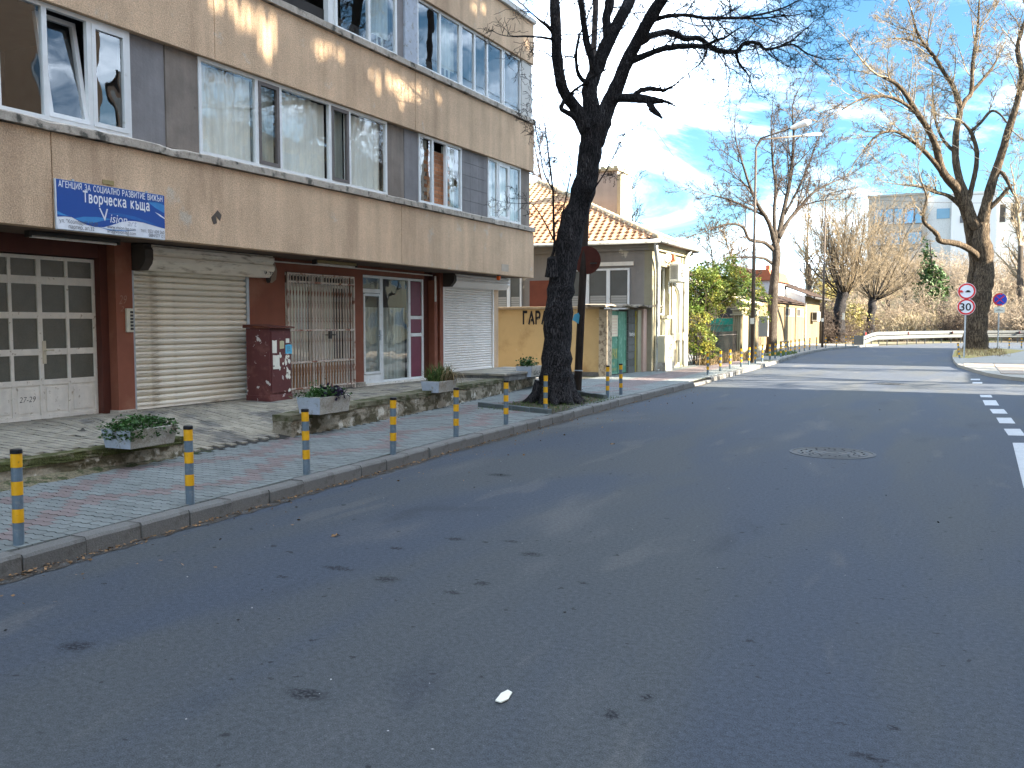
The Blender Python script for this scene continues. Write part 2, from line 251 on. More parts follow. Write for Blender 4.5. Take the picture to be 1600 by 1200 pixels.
# ------------------------------------------------------------------ builders
class MB:
    def __init__(s): s.v = []; s.f = []; s.base = None
    def box(s, x0, x1, y0, y1, z0, z1):
        n = len(s.v); s.v += [(x, y, z) for z in (z0, z1) for y in (y0, y1) for x in (x0, x1)]
        s.f += [(n, n + 2, n + 3, n + 1), (n + 4, n + 5, n + 7, n + 6), (n, n + 1, n + 5, n + 4), (n + 2, n + 6, n + 7, n + 3), (n, n + 4, n + 6, n + 2), (n + 1, n + 3, n + 7, n + 5)]
        return s
    def tube(s, pts, r, k=8, caps=True):
        pts = [Vector(p) for p in pts]
        if not hasattr(r, '__len__'): r = [r] * len(pts)
        n0 = len(s.v); prev = None
        for i, p in enumerate(pts):
            d = (pts[min(i + 1, len(pts) - 1)] - pts[max(i - 1, 0)]).normalized()
            if prev is None: a = d.orthogonal().normalized()
            else:
                a = prev - d * prev.dot(d)
                a = a.normalized() if a.length > 1e-6 else d.orthogonal().normalized()
            prev = a; b = d.cross(a)
            for j in range(k):
                t = 2 * pi * j / k; s.v.append(tuple(p + (a * cos(t) + b * sin(t)) * r[i]))
        for i in range(len(pts) - 1):
            for j in range(k):
                q = n0 + i * k; s.f.append((q + j, q + (j + 1) % k, q + k + (j + 1) % k, q + k + j))
        if caps:
            s.f.append(tuple(n0 + j for j in range(k))[::-1]); s.f.append(tuple(n0 + (len(pts) - 1) * k + j for j in range(k)))
        return s
    def prism(s, poly, z0, z1, axis='z'):
        n = len(s.v); k = len(poly)
        mp_ = {'z': lambda a, b, c: (a, b, c), 'y': lambda a, b, c: (a, c, b), 'x': lambda a, b, c: (c, a, b)}[axis]
        for z in (z0, z1): s.v += [mp_(a, b, z) for a, b in poly]
        s.f.append(tuple(range(n + k - 1, n - 1, -1))); s.f.append(tuple(range(n + k, n + 2 * k)))
        for i in range(k): s.f.append((n + i, n + (i + 1) % k, n + k + (i + 1) % k, n + k + i))
        return s
    def poly(s, pts):
        n = len(s.v); s.v += [tuple(p) for p in pts]; s.f.append(tuple(range(n, n + len(pts)))); return s
    def disc(s, c, r, nrm, k=24, th=.004, r0=0):
        nrm = Vector(nrm).normalized(); a = nrm.orthogonal().normalized(); b = nrm.cross(a); c = Vector(c)
        ring = lambda rr, o: [tuple(c + nrm * o + (a * cos(2 * pi * j / k) + b * sin(2 * pi * j / k)) * rr) for j in range(k)]
        n = len(s.v)
        if r0 == 0:
            s.v += ring(r, 0) + ring(r, th); s.f += [tuple(range(n + k - 1, n - 1, -1)), tuple(range(n + k, n + 2 * k))]
            s.f += [(n + j, n + (j + 1) % k, n + k + (j + 1) % k, n + k + j) for j in range(k)]
        else:
            s.v += ring(r, 0) + ring(r, th) + ring(r0, th) + ring(r0, 0)
            for q in range(4):
                for j in range(k): s.f.append((n + q * k + j, n + q * k + (j + 1) % k, n + ((q + 1) % 4) * k + (j + 1) % k, n + ((q + 1) % 4) * k + j))
        return s
    def build(s, name, m, parent=None, smooth=False, kind=None, bevel=0, label=None, local=False, fixn=False):
        off = Vector((0, 0, 0))
        if parent is not None and not local:
            q = parent
            while q.parent: q = q.parent
            off = q.location
        me = bpy.data.meshes.new(name)
        me.from_pydata([(a - off.x, b - off.y, c - off.z) for a, b, c in s.v] if off.length else s.v, [], s.f)
        me.materials.append(m)
        if smooth: me.polygons.foreach_set('use_smooth', [True] * len(me.polygons))
        return link(name, me, parent, kind, bevel, label)

def link(name, me, parent=None, kind=None, bevel=0, label=None):
    o = bpy.data.objects.new(name, me); COL.objects.link(o); o.parent = parent
    if kind: o['kind'] = kind
    if label: o['label'] = label
    if bevel:
        b = o.modifiers.new('bevel', 'BEVEL'); b.width = bevel; b.segments = 2; b.limit_method = 'ANGLE'
    return o
def tag(o, label, cat, group=None):
    o['label'] = label; o['category'] = cat
    if group: o['group'] = group
    return o
def thing(name, label, cat, loc=(0, 0, 0), rz=0, group=None):
    o = bpy.data.objects.new(name, None); COL.objects.link(o); o.location = loc; o.rotation_euler = (0, 0, rz); o.empty_display_size = .2
    return tag(o, label, cat, group)
def B(name, m, parent, x0, x1, y0, y1, z0, z1, **k): return MB().box(x0, x1, y0, y1, z0, z1).build(name, m, parent, **k)
def copy_tree(o, parent=None):
    c = o.copy(); COL.objects.link(c); c.parent = parent
    for ch in list(o.children): copy_tree(ch, c)
    return c
def nmesh(name, V, Fc, m, parent=None, kind=None, label=None, smooth=False):
    V = np.asarray(V, np.float32); Fc = np.asarray(Fc, np.int32); k = Fc.shape[1]
    me = bpy.data.meshes.new(name); me.vertices.add(len(V)); me.vertices.foreach_set('co', V.ravel())
    me.loops.add(Fc.size); me.loops.foreach_set('vertex_index', Fc.ravel()); me.polygons.add(len(Fc))
    me.polygons.foreach_set('loop_start', np.arange(0, Fc.size, k, dtype=np.int32))
    if smooth: me.polygons.foreach_set('use_smooth', np.ones(len(Fc), bool))
    me.update(calc_edges=True); me.materials.append(m)
    return link(name, me, parent, kind, 0, label)

ROTX = Matrix(((0, 0, 1), (1, 0, 0), (0, 1, 0)))      # text on a plane facing +X
ROTY = Matrix(((1, 0, 0), (0, 0, -1), (0, 1, 0)))     # text on a plane facing -Y
def text(name, s, size, loc, rot, m, parent, width=None, align='LEFT', shear=0, bold=0, label=None):
    c = bpy.data.curves.new(name, 'FONT'); c.body = s; c.size = size; c.shear = shear; c.align_x = align; c.offset = bold; c.resolution_u = 3
    def tomesh(q_): c.body = q_; o = bpy.data.objects.new(name, c); me_ = bpy.data.meshes.new_from_object(o); bpy.data.objects.remove(o); return me_
    me = tomesh(s.replace('ъ', 'ь').replace('Ъ', 'Ь'))
    if 'ъ' in s or 'Ъ' in s:          # hard sign drawn as soft sign plus its top bar
        vv = [tuple(v.co) for v in me.vertices]; ff = [tuple(p.vertices) for p in me.polygons]
        for i_, ch_ in enumerate(s):
            if ch_ in 'ъЪ':
                sub = tomesh(s[:i_ + 1].replace('ъ', 'ь').replace('Ъ', 'Ь')); one = tomesh('ь' if ch_ == 'ъ' else 'Ь'); X1 = max(v.co.x for v in sub.vertices); wd = max(v.co.x for v in one.vertices) - min(v.co.x for v in one.vertices); ht = max(v.co.y for v in one.vertices); st_ = size * .10; k_ = len(vv)
                vv += [(X1 - wd - size * .10, ht - st_, 0), (X1 - wd + size * .01, ht - st_, 0), (X1 - wd + size * .01, ht, 0), (X1 - wd - size * .10, ht, 0)]; ff.append((k_, k_ + 1, k_ + 2, k_ + 3))
        me = bpy.data.meshes.new(name); me.from_pydata(vv, [], ff)
    n = len(me.vertices); a = np.empty(n * 3, np.float32); me.vertices.foreach_get('co', a); a = a.reshape(-1, 3)
    if width: a[:, 0] *= width / max(1e-6, (a[:, 0].max() - a[:, 0].min()))
    q = parent
    while q.parent: q = q.parent
    a = a @ np.array(rot).T + np.array(Vector(loc) - q.location); me.vertices.foreach_set('co', a.astype(np.float32).ravel()); me.update()
    me.materials.clear(); me.materials.append(m)
    return link(name, me, parent, None, 0, label)

def arc(cx, cy, rx, ry, a0, a1, n=10): return [(cx + rx * cos(radians(a0 + (a1 - a0) * i / n)), cy + ry * sin(radians(a0 + (a1 - a0) * i / n))) for i in range(n + 1)]
GL = {
 'А': (.74, [[(0, 0), (.37, 1)], [(.37, 1), (.74, 0)], [(.14, .30), (.60, .30)]]), 'Г': (.52, [[(0, 0), (0, 1), (.52, 1)]]), 'Е': (.54, [[(.54, 1), (0, 1), (0, 0), (.54, 0)], [(0, .52), (.48, .52)]]),
 'Н': (.64, [[(0, 0), (0, 1)], [(.64, 0), (.64, 1)], [(0, .52), (.64, .52)]]), 'Ц': (.70, [[(0, 1), (0, 0), (.70, 0), (.70, -.2)], [(.58, 0), (.58, 1)]]), 'И': (.66, [[(0, 1), (0, 0)], [(.66, 1), (.66, 0)], [(0, .08), (.66, .92)]]),
 'Я': (.62, [[(.62, 0), (.62, 1), (.26, 1)] + arc(.26, .74, .24, .26, 90, 270, 8) + [(.62, .48)], [(.34, .48), (.02, 0)]]), 'З': (.54, [arc(.25, .75, .25, .25, 150, -90, 10) + arc(.27, .26, .27, .26, 90, -150, 10)]), 'С': (.66, [arc(.36, .5, .36, .5, 45, 315, 14)]),
 'О': (.74, [arc(.37, .5, .37, .5, 0, 360, 18)]), 'Л': (.66, [[(0, 0), (.10, .04), (.18, .3), (.22, 1), (.66, 1), (.66, 0)]]), 'Р': (.58, [[(0, 0), (0, 1), (.30, 1)] + arc(.30, .73, .27, .27, 90, -90, 8) + [(0, .46)]]),
 'В': (.60, [[(0, 0), (0, 1), (.30, 1)] + arc(.30, .76, .24, .24, 90, -90, 8) + [(0, .52)], [(.28, .52)] + arc(.32, .26, .27, .26, 90, -90, 8) + [(0, 0)]]), 'Т': (.64, [[(0, 1), (.64, 1)], [(.32, 0), (.32, 1)]]),
 'Ж': (.92, [[(.46, 0), (.46, 1)], [(0, 1), (.34, .5), (0, 0)], [(.92, 1), (.58, .5), (.92, 0)], [(.34, .5), (.58, .5)]]), 'Ъ': (.74, [[(0, 1), (.18, 1), (.18, 0), (.46, 0)] + arc(.46, .27, .27, .27, -90, 90, 8) + [(.18, .54)]]),
 'в': (.46, [[(0, 0), (0, .72), (.24, .72)] + arc(.24, .555, .17, .165, 90, -90, 6) + [(0, .39)], [(.24, .39)] + arc(.26, .195, .19, .195, 90, -90, 6) + [(0, 0)]]), 'о': (.54, [arc(.27, .36, .27, .36, 0, 360, 14)]), 'р': (.52, [[(0, -.28), (0, .72)], arc(.26, .36, .26, .36, 0, 360, 14)]),
 'ч': (.46, [[(0, .72), (0, .42), (.08, .30), (.30, .28), (.46, .34)], [(.46, .72), (.46, 0)]]), 'е': (.52, [[(.02, .38), (.52, .38)] + arc(.26, .36, .26, .36, 5, 320, 12)]), 'с': (.48, [arc(.27, .36, .27, .36, 45, 315, 12)]), 'к': (.46, [[(0, 0), (0, .72)], [(.44, .72), (.10, .38), (.46, 0)]]),
 'а': (.50, [arc(.24, .58, .22, .14, 150, 0, 6) + [(.46, .5), (.46, .1), (.52, 0)], arc(.24, .2, .24, .2, 60, 360, 10)]), 'ъ': (.58, [[(0, .72), (.15, .72), (.15, 0), (.36, 0)] + arc(.36, .21, .21, .21, -90, 90, 8) + [(.15, .42)]]), 'щ': (.80, [[(0, .72), (0, 0), (.72, 0), (.80, 0), (.80, -.18)], [(.36, 0), (.36, .72)], [(.72, 0), (.72, .72)]]), ' ': (.30, [])}
def stroke_text(name, s, h, loc, rot, m, parent, width, wt, gap=.22, stencil=0):
    mb = MB(); x = 0; z = 0.0
    for ch in s:
        w_, st = GL[ch]
        for pl in st:
            for (a, b), (c, d) in zip(pl, pl[1:]):
                L = sqrt((c - a) ** 2 + (d - b) ** 2) + 1e-6; ux, uy = (c - a) / L, (d - b) / L; e = wt * .32; nx_, ny_ = -uy * wt / 2, ux * wt / 2; a0, b0, c0, d0 = a - ux * e, b - uy * e, c + ux * e, d + uy * e; z += .00002
                mb.poly([(x + a0 + nx_, b0 + ny_, z), (x + a0 - nx_, b0 - ny_, z), (x + c0 - nx_, d0 - ny_, z), (x + c0 + nx_, d0 + ny_, z)])
        x += w_ + gap + wt * .5
    k = width / (x - gap - wt * .5); q = parent
    while q.parent: q = q.parent
    A = np.array(mb.v); A[:, 0] *= k; A[:, 1] *= h; A = A @ np.array(rot).T + np.array(Vector(loc) - q.location)
    me = bpy.data.meshes.new(name); me.from_pydata([tuple(v) for v in A], [], mb.f); me.materials.append(m); return link(name, me, parent)

def interp(tab, y):
    if y <= tab[0][0]: return tab[0][1]
    for (a, b), (c, d) in zip(tab, tab[1:]):
        if y <= c: return b + (d - b) * (y - a) / (c - a)
    return tab[-1][1]
KT = [(-30, -5.35), (3, -5.45), (5.4, -5.57), (8.2, -5.70), (9.9, -5.80), (13, -5.90), (17, -6.04), (23.8, -6.16), (31, -6.40), (37.6, -6.65), (45, -7.05), (52, -7.22), (57.5, -7.02), (60.4, -6.5), (63, -6.1), (66, -5.95), (69, -5.2)]
def K(y): return interp(KT, y)
WT = [(-30, -7.85), (7.45, -7.92), (9.3, -7.95), (10.6, -7.98), (12.4, -8.14), (15, -8.50), (17.6, -8.85), (20, -9.35), (21, -9.6)]
def W(y): return interp(WT, y)
TT = [(-30, .34), (7.4, .34), (9.3, .40), (10.6, .44), (14, .45), (18, .43), (21, .40)]
def terr(x, y):           # terrace surface height
    z = interp(TT, y); fx = min(1, max(0, (W(y) - x) / 1.7)); hi = z + (.43 - z) * fx
    if 6.7 < y < 10.8:
        e = (y - 6.7) / .8 if y < 7.5 else (1 if y < 9.25 else (10.8 - y) / 1.55); e = e * e * (3 - 2 * e)
        lo = .142 + (hi - .142) * min(1, max(0, (W(y) - x) / 1.9)) ** 1.15
        return lo * e + hi * (1 - e)
    return hi

# ================================================================== SETTING
def struct(o, label=None):
    o['kind'] = 'structure'
    if label: o['label'] = label
    return o
m_soil = mat('bare_soil', (.16, .125, .075), 1, .25, .6, fine=.25, fscale=12, bump=1, bscale=12, col2=(.10, .11, .04), th=(.5, .62), s2=.35)
# terrain: one sheet to the horizon, rising to a wooded bank beyond the bend
def hill(x, y):
    t = (y - 88) / 55
    base = max(0, min(1, t)); base = base * base * (3 - 2 * base)
    h = (7.5 * base * (1 if x > -12 else max(.25, 1 + (x + 12) / 16))) + (min(y, 260) - 150) * .03 * (1 if 400 > y > 150 else 0) * (1 if x > -20 else .3)
    side = max(0, min(1, (-x - 12) / 20)) * max(0, min(1, (y - 78) / 25)); h = max(h, side * 2.5)
    return h - .06
xs = [-1500, -500, -200, -120] + list(range(-80, 81, 4)) + [120, 200, 500, 1500]; ys = [-800, -200, -60] + list(range(-40, 241, 4)) + [300, 400, 800, 2500]
V = [(x, y, (hill(x, y) + .25 * sin(x * .7) * cos(y * .5) * (1 if hill(x, y) > .3 else 0)) if -200 < x < 200 and -60 <= y < 400 else hill(x, y)) for y in ys for x in xs]; nx = len(xs)
Fq = [(j * nx + i, j * nx + i + 1, (j + 1) * nx + i + 1, (j + 1) * nx + i) for j in range(len(ys) - 1) for i in range(nx - 1)]
struct(nmesh('ground', V, Fq, m_soil, smooth=True))

# road
left = [(K(y), y) for y in [-30, 3, 5.4, 8.2, 9.9, 13, 17, 20, 23.8, 28, 31, 34, 37.6, 41, 45, 48, 52, 55, 57.5, 59, 60.4, 63, 66, 69]] + [(-4.6, 70.7), (-2.8, 76.5), (-1.1, 80.9), (1, 83.3), (4.7, 85.2), (12, 85.3)]
road = MB()
for (a, b), (c, d) in zip(left, left[1:]):
    road.poly([(a, b, 0), (40, b, 0), (40, d, 0), (c, d, 0)])
struct(road.build('road', m_road), 'grey asphalt carriageway curving right in the distance')
mk = MB()
for (x0, y0, x1, y1, w) in [(.27, 28.85, .28, 29.5, .24), (.30, 27.25, .31, 27.9, .24), (.42, 22.3, .41, 23.0, .23), (.46, 20.15, .44, 21.45, .25), (.55, 18.4, .52, 19.3, .24), (.60, 16.65, .58, 17.6, .23), (.655, 14.9, .63, 15.8, .225), (.60, 10.2, .67, 14.0, .23)]:
    mk.poly([(x0, y0, .004), (x0 + w, y0 + .06, .004), (x1 + w, y1 + .1, .004), (x1, y1, .004)])
struct(mk.build('lane_marking', m_mark), 'white short dashes along the middle of the road')
# sidewalk base
sw = MB(); Y_ = [-30] + [3 + i for i in range(0, 67)]
for a, b in zip(Y_, Y_[1:]):
    sw.poly([(K(a) - .1, a, .112), (K(b) - .1, b, .112), (-14, b, .112), (-14, a, .112)])
m_sidefar = mat('sidewalk_base', (.20, .19, .17), .95, .15, 1.2, fine=.15, fscale=30, bump=.3, bscale=50)
sidewalk = struct(sw.build('sidewalk', m_sidefar), 'block paved sidewalk with grey and dull red pavers')
jb = MB()
for a, b in zip(Y_, Y_[1:]):
    if a > 37: break
    jb.poly([(K(a) - .11, a, .117), (K(b) - .11, b, .117), (-9.6, b, .117), (-9.6, a, .117)])
jb.build('joint_bed', m_joint, sidewalk)
PIT = [(-7.75, 14.25), (-6.12, 13.65), (-6.3, 16.75), (-7.35, 17.6)]
def in_poly(x, y, P):
    c = False; n = len(P)
    for i in range(n):
        (a, b), (d, e) = P[i], P[(i + 1) % n]
        if (b > y) != (e > y) and x < (d - a) * (y - b) / (e - b) + a: c = not c
    return c
def paver_outline(L=.1955, w=.087, a=.009):
    o = [(-L / 2, w / 2), (-.074, w / 2 + a), (-.026, w / 2 - a), (.026, w / 2 + a), (.074, w / 2 - a), (L / 2, w / 2)]
    return o + [(x, y - w) for x, y in o[::-1]]
OUT = paver_outline()[::-1]
def wave_mesh(name, m, h=.014):
    mb = MB(); mb.prism(OUT, 0, h); mb.f = mb.f[1:]
    me = bpy.data.meshes.new(name); me.from_pydata(mb.v, [], mb.f); me.materials.append(m); return me
pm = {0: wave_mesh('paver', m_pav), 1: wave_mesh('paver', m_pavr)}
stuff = {0: MB(), 1: MB()}; cnt = 0; rr = random.Random(3)
j = 0; y = 2.6
while y < 36:
    xk = K(y) - .17; xw = (W(y) + .03) if y < 20.3 else (-9.05 if y < 26.9 else -8.62); x = xk - .1 - (.1 if j % 2 else 0); i = 0
    ss = (y - 2.6) / 2.6; tri = abs((ss % 1) * 2 - 1)            # zigzag bands of red pavers
    if j % 2 and not in_poly(xk - .05, y, PIT): stuff[0].box(xk - .098, xk - .003, y - .0455, y + .0455, .1165, .1305)
    while x > xw:
        if not in_poly(x, y, PIT):
            u = (K(y) - x)
            red = abs(u - (.55 + .55 * tri)) < .13 or abs(u - (1.55 + .5 * (1 - tri))) < .13
            if y > 20: red = abs(u - 1.3) < .5
            c = 1 if red else 0; z = .1165 + rr.uniform(-.0015, .0015)
            if cnt < 300 and y > 3.3:
                o = link('paver', pm[c], sidewalk); o.location = (x, y, z); o.rotation_euler = (rr.uniform(-.006, .006), rr.uniform(-.006, .006), rr.uniform(-.012, .012)); cnt += 1
            elif y < 14:
                mb = stuff[c]; n = len(mb.v); mb.v += [(x + p, y + q, z) for p, q in OUT] + [(x + p, y + q, z + .014) for p, q in OUT]
                mb.f.append(tuple(range(n + 12, n + 24))); mb.f += [(n + k, n + (k + 1) % 12, n + 12 + (k + 1) % 12, n + 12 + k) for k in range(12)]
            else:
                stuff[c].box(x - .096, x + .096, y - .0465, y + .0465, z, z + .014)
        x -= .2; i += 1
    y += .1; j += 1
stuff[0].build('grey_paving', m_pav, sidewalk, kind='stuff'); stuff[1].build('red_paving', m_pavr, sidewalk, kind='stuff')

# kerb: half-metre stones, each its own piece
kerb_root = bpy.data.objects.new('kerb', None); COL.objects.link(kerb_root); struct(kerb_root, 'concrete kerb stones along the left side of the road')
def stone_mesh(L=.49):
    mb = MB(); mb.prism([(-.15, -.05), (0, -.05), (0, .108), (-.014, .13), (-.15, .13)], -L / 2, L / 2, 'y')
    me = bpy.data.meshes.new('kerb_stone'); me.from_pydata(mb.v, [], [f[::-1] for f in mb.f]); me.materials.append(m_kerb); return me
sm = stone_mesh(); y = -1.0; k = 0
while y < 69:
    t = atan2(K(y + .25) - K(y - .25), .5)
    o = link('kerb_stone', sm, kerb_root); o.location = (K(y) + rr.uniform(-.008, .008), y, rr.uniform(-.008, .004) - (.06 if 22.6 < y < 24.6 else 0)); o.rotation_euler = (rr.uniform(-.012, .012), 0, -t + rr.uniform(-.012, .012)); y += .5

# right-hand pavement corner with the driveway slabs
RP = [(-.26, 41.2), (-.36, 46), (-.38, 56), (.1, 60), (1.2, 62.5), (4, 63.6), (14, 64.5), (14, 26.0), (2.4, 27.4), (1.3, 29.2), (.75, 31), (.35, 33.6), (-.1, 37)]
rp = MB().prism(RP, 0.002, .11).build('pavement', m_pavfar); struct(rp, 'pale concrete pavement at the corner on the right')
rr2 = random.Random(5)
yy = 27.6
while yy < 38.5:
    x = .1
    while x < 9:
        cx, cy = x + .5, yy + .5
        if all(in_poly(a, b, RP) for a, b in ((x, yy), (x + .97, yy), (x, yy + .97), (x + .97, yy + .97))):
            z = .112 + rr2.uniform(0, .006); mb = MB().box(x, x + .97, yy, yy + .97, .105, z + .012); mb.build('paving_slab', m_slab, rp)
        x += 1
    yy += 1
pvA = MB().box(7.6, 40, -30, 24.6, .002, .12).build('pavement', m_pavfar); struct(pvA, 'pavement across the road in front of the flats')

# tree pit edging
pit_soil = struct(MB().poly([(x, y, .124) for x, y in PIT]).build('soil', mat('pit_soil', (.07, .06, .04), 1, .3, 8, fine=.3, bump=2, bscale=30)), 'bare soil in the tree pit')
pk = bpy.data.objects.new('pit_edging', None); COL.objects.link(pk); struct(pk, 'low dark grey edging stones round the tree pit')
m_pitk = mat('edging_dark', (.10, .115, .115), .9, .15, 6, fine=.15, bump=.5, bscale=50, rnd=.15)
def edge_stones(a, b, n, skip=()):
    a = Vector(a); b = Vector(b)
    for i in range(n):
        if i in skip: continue
        p = a.lerp(b, (i + .5) / n); L = (b - a).length / n * .96; t = atan2(b.y - a.y, b.x - a.x)
        o = MB().box(-L / 2, L / 2, -.045, .045, 0, .085).build('edging_stone', m_pitk, pk, bevel=.008, local=True); o.location = (p.x, p.y, .118 + rr.uniform(-.01, .012)); o.rotation_euler = (0, rr.uniform(-.02, .02), t + rr.uniform(-.04, .04))
edge_stones((-7.78, 14.2, 0), (-6.1, 13.6, 0), 4); edge_stones((-6.32, 16.8, 0), (-7.4, 17.65, 0), 3)

# terrace: sloping base, small blocks, low walls
terr_root = None
tx = [-0.0, .1, .25, .5, .8, 1.2, 1.7, 2.4]
ty = [-6 + i * .5 for i in range(27)] + [7.46 + i * .19 for i in range(11)] + [9.5 + .5 * i for i in range(22)]; ty = sorted(set(ty))
V = []; 
for yv in ty:
    for u in tx: x = W(yv) - .02 - u; V.append((x, yv, terr(x, yv) - .012))
Fq = [(j * 8 + i, (j + 1) * 8 + i, (j + 1) * 8 + i + 1, j * 8 + i + 1) for j in range(len(ty) - 1) for i in range(7)]
nv = len(V); V2 = [(x, y, .05) for (x, y, z) in V[::8]]; V += V2; Fq += [(j * 8, nv + j, nv + j + 1, (j + 1) * 8) for j in range(len(ty) - 1)]
terrace = struct(nmesh('terrace', V, Fq, m_joint), 'raised paved strip between the shops and the sidewalk')
tb = MB(); cnt = 0; bm = MB().box(-.095, .095, -.0465, .0465, -.02, 0); bm.f = bm.f[1:]; bme = bpy.data.meshes.new('paving_block'); bme.from_pydata(bm.v, [], bm.f); bme.materials.append(m_terr)
y = 4.9; j = 0
while y < 19.6:
    x = W(y) - .17 - (.1 if j % 2 else 0) - ((.22 if y > 9 else .08) if not 7.5 < y < 9.25 else 0)
    while x > -10.25 - (.15 if y < 8.1 else 0):
        z = terr(x, y) + rr.uniform(-.003, .003); gx = (terr(x + .09, y) - terr(x - .09, y)) / .18; gy = (terr(x, y + .045) - terr(x, y - .045)) / .09
        if rr.random() > .006:
            if cnt < 300:
                o = link('paving_block', bme, terrace); o.location = (x, y, z + .004); o.rotation_euler = (math.atan(gy) + rr.uniform(-.012, .012), -math.atan(gx) + rr.uniform(-.012, .012), rr.uniform(-.015, .015)); cnt += 1
            else:
                n = len(tb.v)
                for zz in (-.02, 0):
                    for b_ in (-.0465, .0465):
                        for a_ in (-.095, .095): tb.v.append((x + a_, y + b_, z + .004 + zz + gx * a_ + gy * b_))
                tb.f += [(n + 4, n + 5, n + 7, n + 6), (n, n + 1, n + 5, n + 4), (n + 2, n + 6, n + 7, n + 3), (n, n + 4, n + 6, n + 2), (n + 1, n + 3, n + 7, n + 5)]
        x -= .2
    y += .1; j += 1
tb.build('block_paving', m_terr, terrace, kind='stuff')

def low_wall(y0, y1, label):
    t = thing('low_wall', label, 'wall', (W(y0), y0, .1)); n = int((y1 - y0) / .12); rg = random.Random(int(y0 * 10))
    def strip(z0f, z1f, out, thick, name, m, jit):
        V = []; Fc = []
        for i in range(n + 1):
            y = y0 + (y1 - y0) * i / n; x = W(y); z0 = z0f(y); z1 = z1f(y); L = 6
            for q in range(L):
                zz = z0 + (z1 - z0) * q / (L - 1); V.append((x + out + rg.uniform(-jit, jit), y, zz))
            V.append((x + out - thick, y, z1 + rg.uniform(-jit, jit) * .3)); V.append((x + out - thick, y, z0))
        for i in range(n):
            for q in range(7): a = i * 8 + q; Fc.append((a, a + 1, a + 9, a + 8))
        mb = MB(); mb.v = V; mb.f = [f[::-1] for f in Fc] + [tuple(range(8)), tuple(range(n * 8 + 7, n * 8 - 1, -1))]
        mb.build(name, m, t)
    strip(lambda y: .10, lambda y: interp(TT, y) - .07, 0, .2 if y0 < 5 else .32, 'wall_face', m_wallstain, .007)
    strip(lambda y: interp(TT, y) - .07, lambda y: interp(TT, y) + .012, .012, .22 if y0 < 5 else .34, 'mossy_coping', m_moss if y0 < 5 else mat('coping_mossy', (.16, .145, .095), 1, .2, 8, fine=.2, bump=1.2, bscale=35, col2=(.06, .062, .025), th=(.45, .58), s2=4), .006)
    return t
low_wall(1.0, 7.42, 'low mossy retaining wall by the nearest bollard, left of the ramp')
low_wall(9.3, 19.9, 'long stained retaining wall below the shopfronts, running towards the big tree')
gv = MB(); rg = random.Random(2); V = []; n = 60
for i in range(n + 1):
    y = 2 + 5.3 * i / n; x = W(y) + .01; w = .30 * (1 - i / n) ** .7 + .05
    V += [(x, y, .118 + .13 * (1 - i / n) ** .8 + rg.uniform(0, .02)), (x + w * .5, y, .125 + .05 * (1 - i / n) + rg.uniform(0, .02)), (x + w + rg.uniform(-.04, .04), y, .127)]
o = nmesh('gravel_strip', V, [(i * 3 + q, i * 3 + q + 1, i * 3 + q + 4, i * 3 + q + 3) for i in range(n) for q in range(2)], m_gravel, kind='stuff'); o['label'] = 'mossy grit banked against the foot of the low wall'
# small steps by the second shutter
stp = thing('paved_step', 'low paved step in front of the white shutter', 'step', (-9.3, 18, .4))
B('slab_top', m_terr, stp, -10.2, -8.75, 17.1, 19.95, .50, .55, bevel=.008)
for i in range(7): B('riser_tile', m_kerb, stp, -10.19 + i * .205, -9.995 + i * .205, 17.13, 17.2, .40, .497)
for i in range(13): B('riser_tile', m_kerb, stp, -8.85, -8.78, 17.14 + i * .215, 17.345 + i * .215, .38, .497)

# ================================================================== APARTMENT BUILDING
AX = -9.26; GX = -10.2; YE = 19.65
apt = thing('apartment_building', 'brown pebble-dashed block of flats with shops below and long rows of windows', 'building', (-10, 8, .1))
# hidden core: floors and rear, so that windows look into rooms
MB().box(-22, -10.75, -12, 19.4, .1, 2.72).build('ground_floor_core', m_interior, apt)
for z in (2.90, 5.72, 8.55, 11.4): B('floor_slab', m_interior2, apt, -22, AX - .16, -12, YE - .02, z - .16, z)
B('rear_wall', m_interior2, apt, -22.2, -22, -12, YE, .1, 14.3)
B('end_wall', m_pebble, apt, -22, AX - .18, YE - .2, YE, 2.73, 14.2)
B('end_wall', m_pebble, apt, -22, -10.2, 19.36, 19.6, .3, 2.72)
B('roof', m_ledge, apt, -22.3, AX + .1, -12.1, YE + .1, 14.2, 14.5)
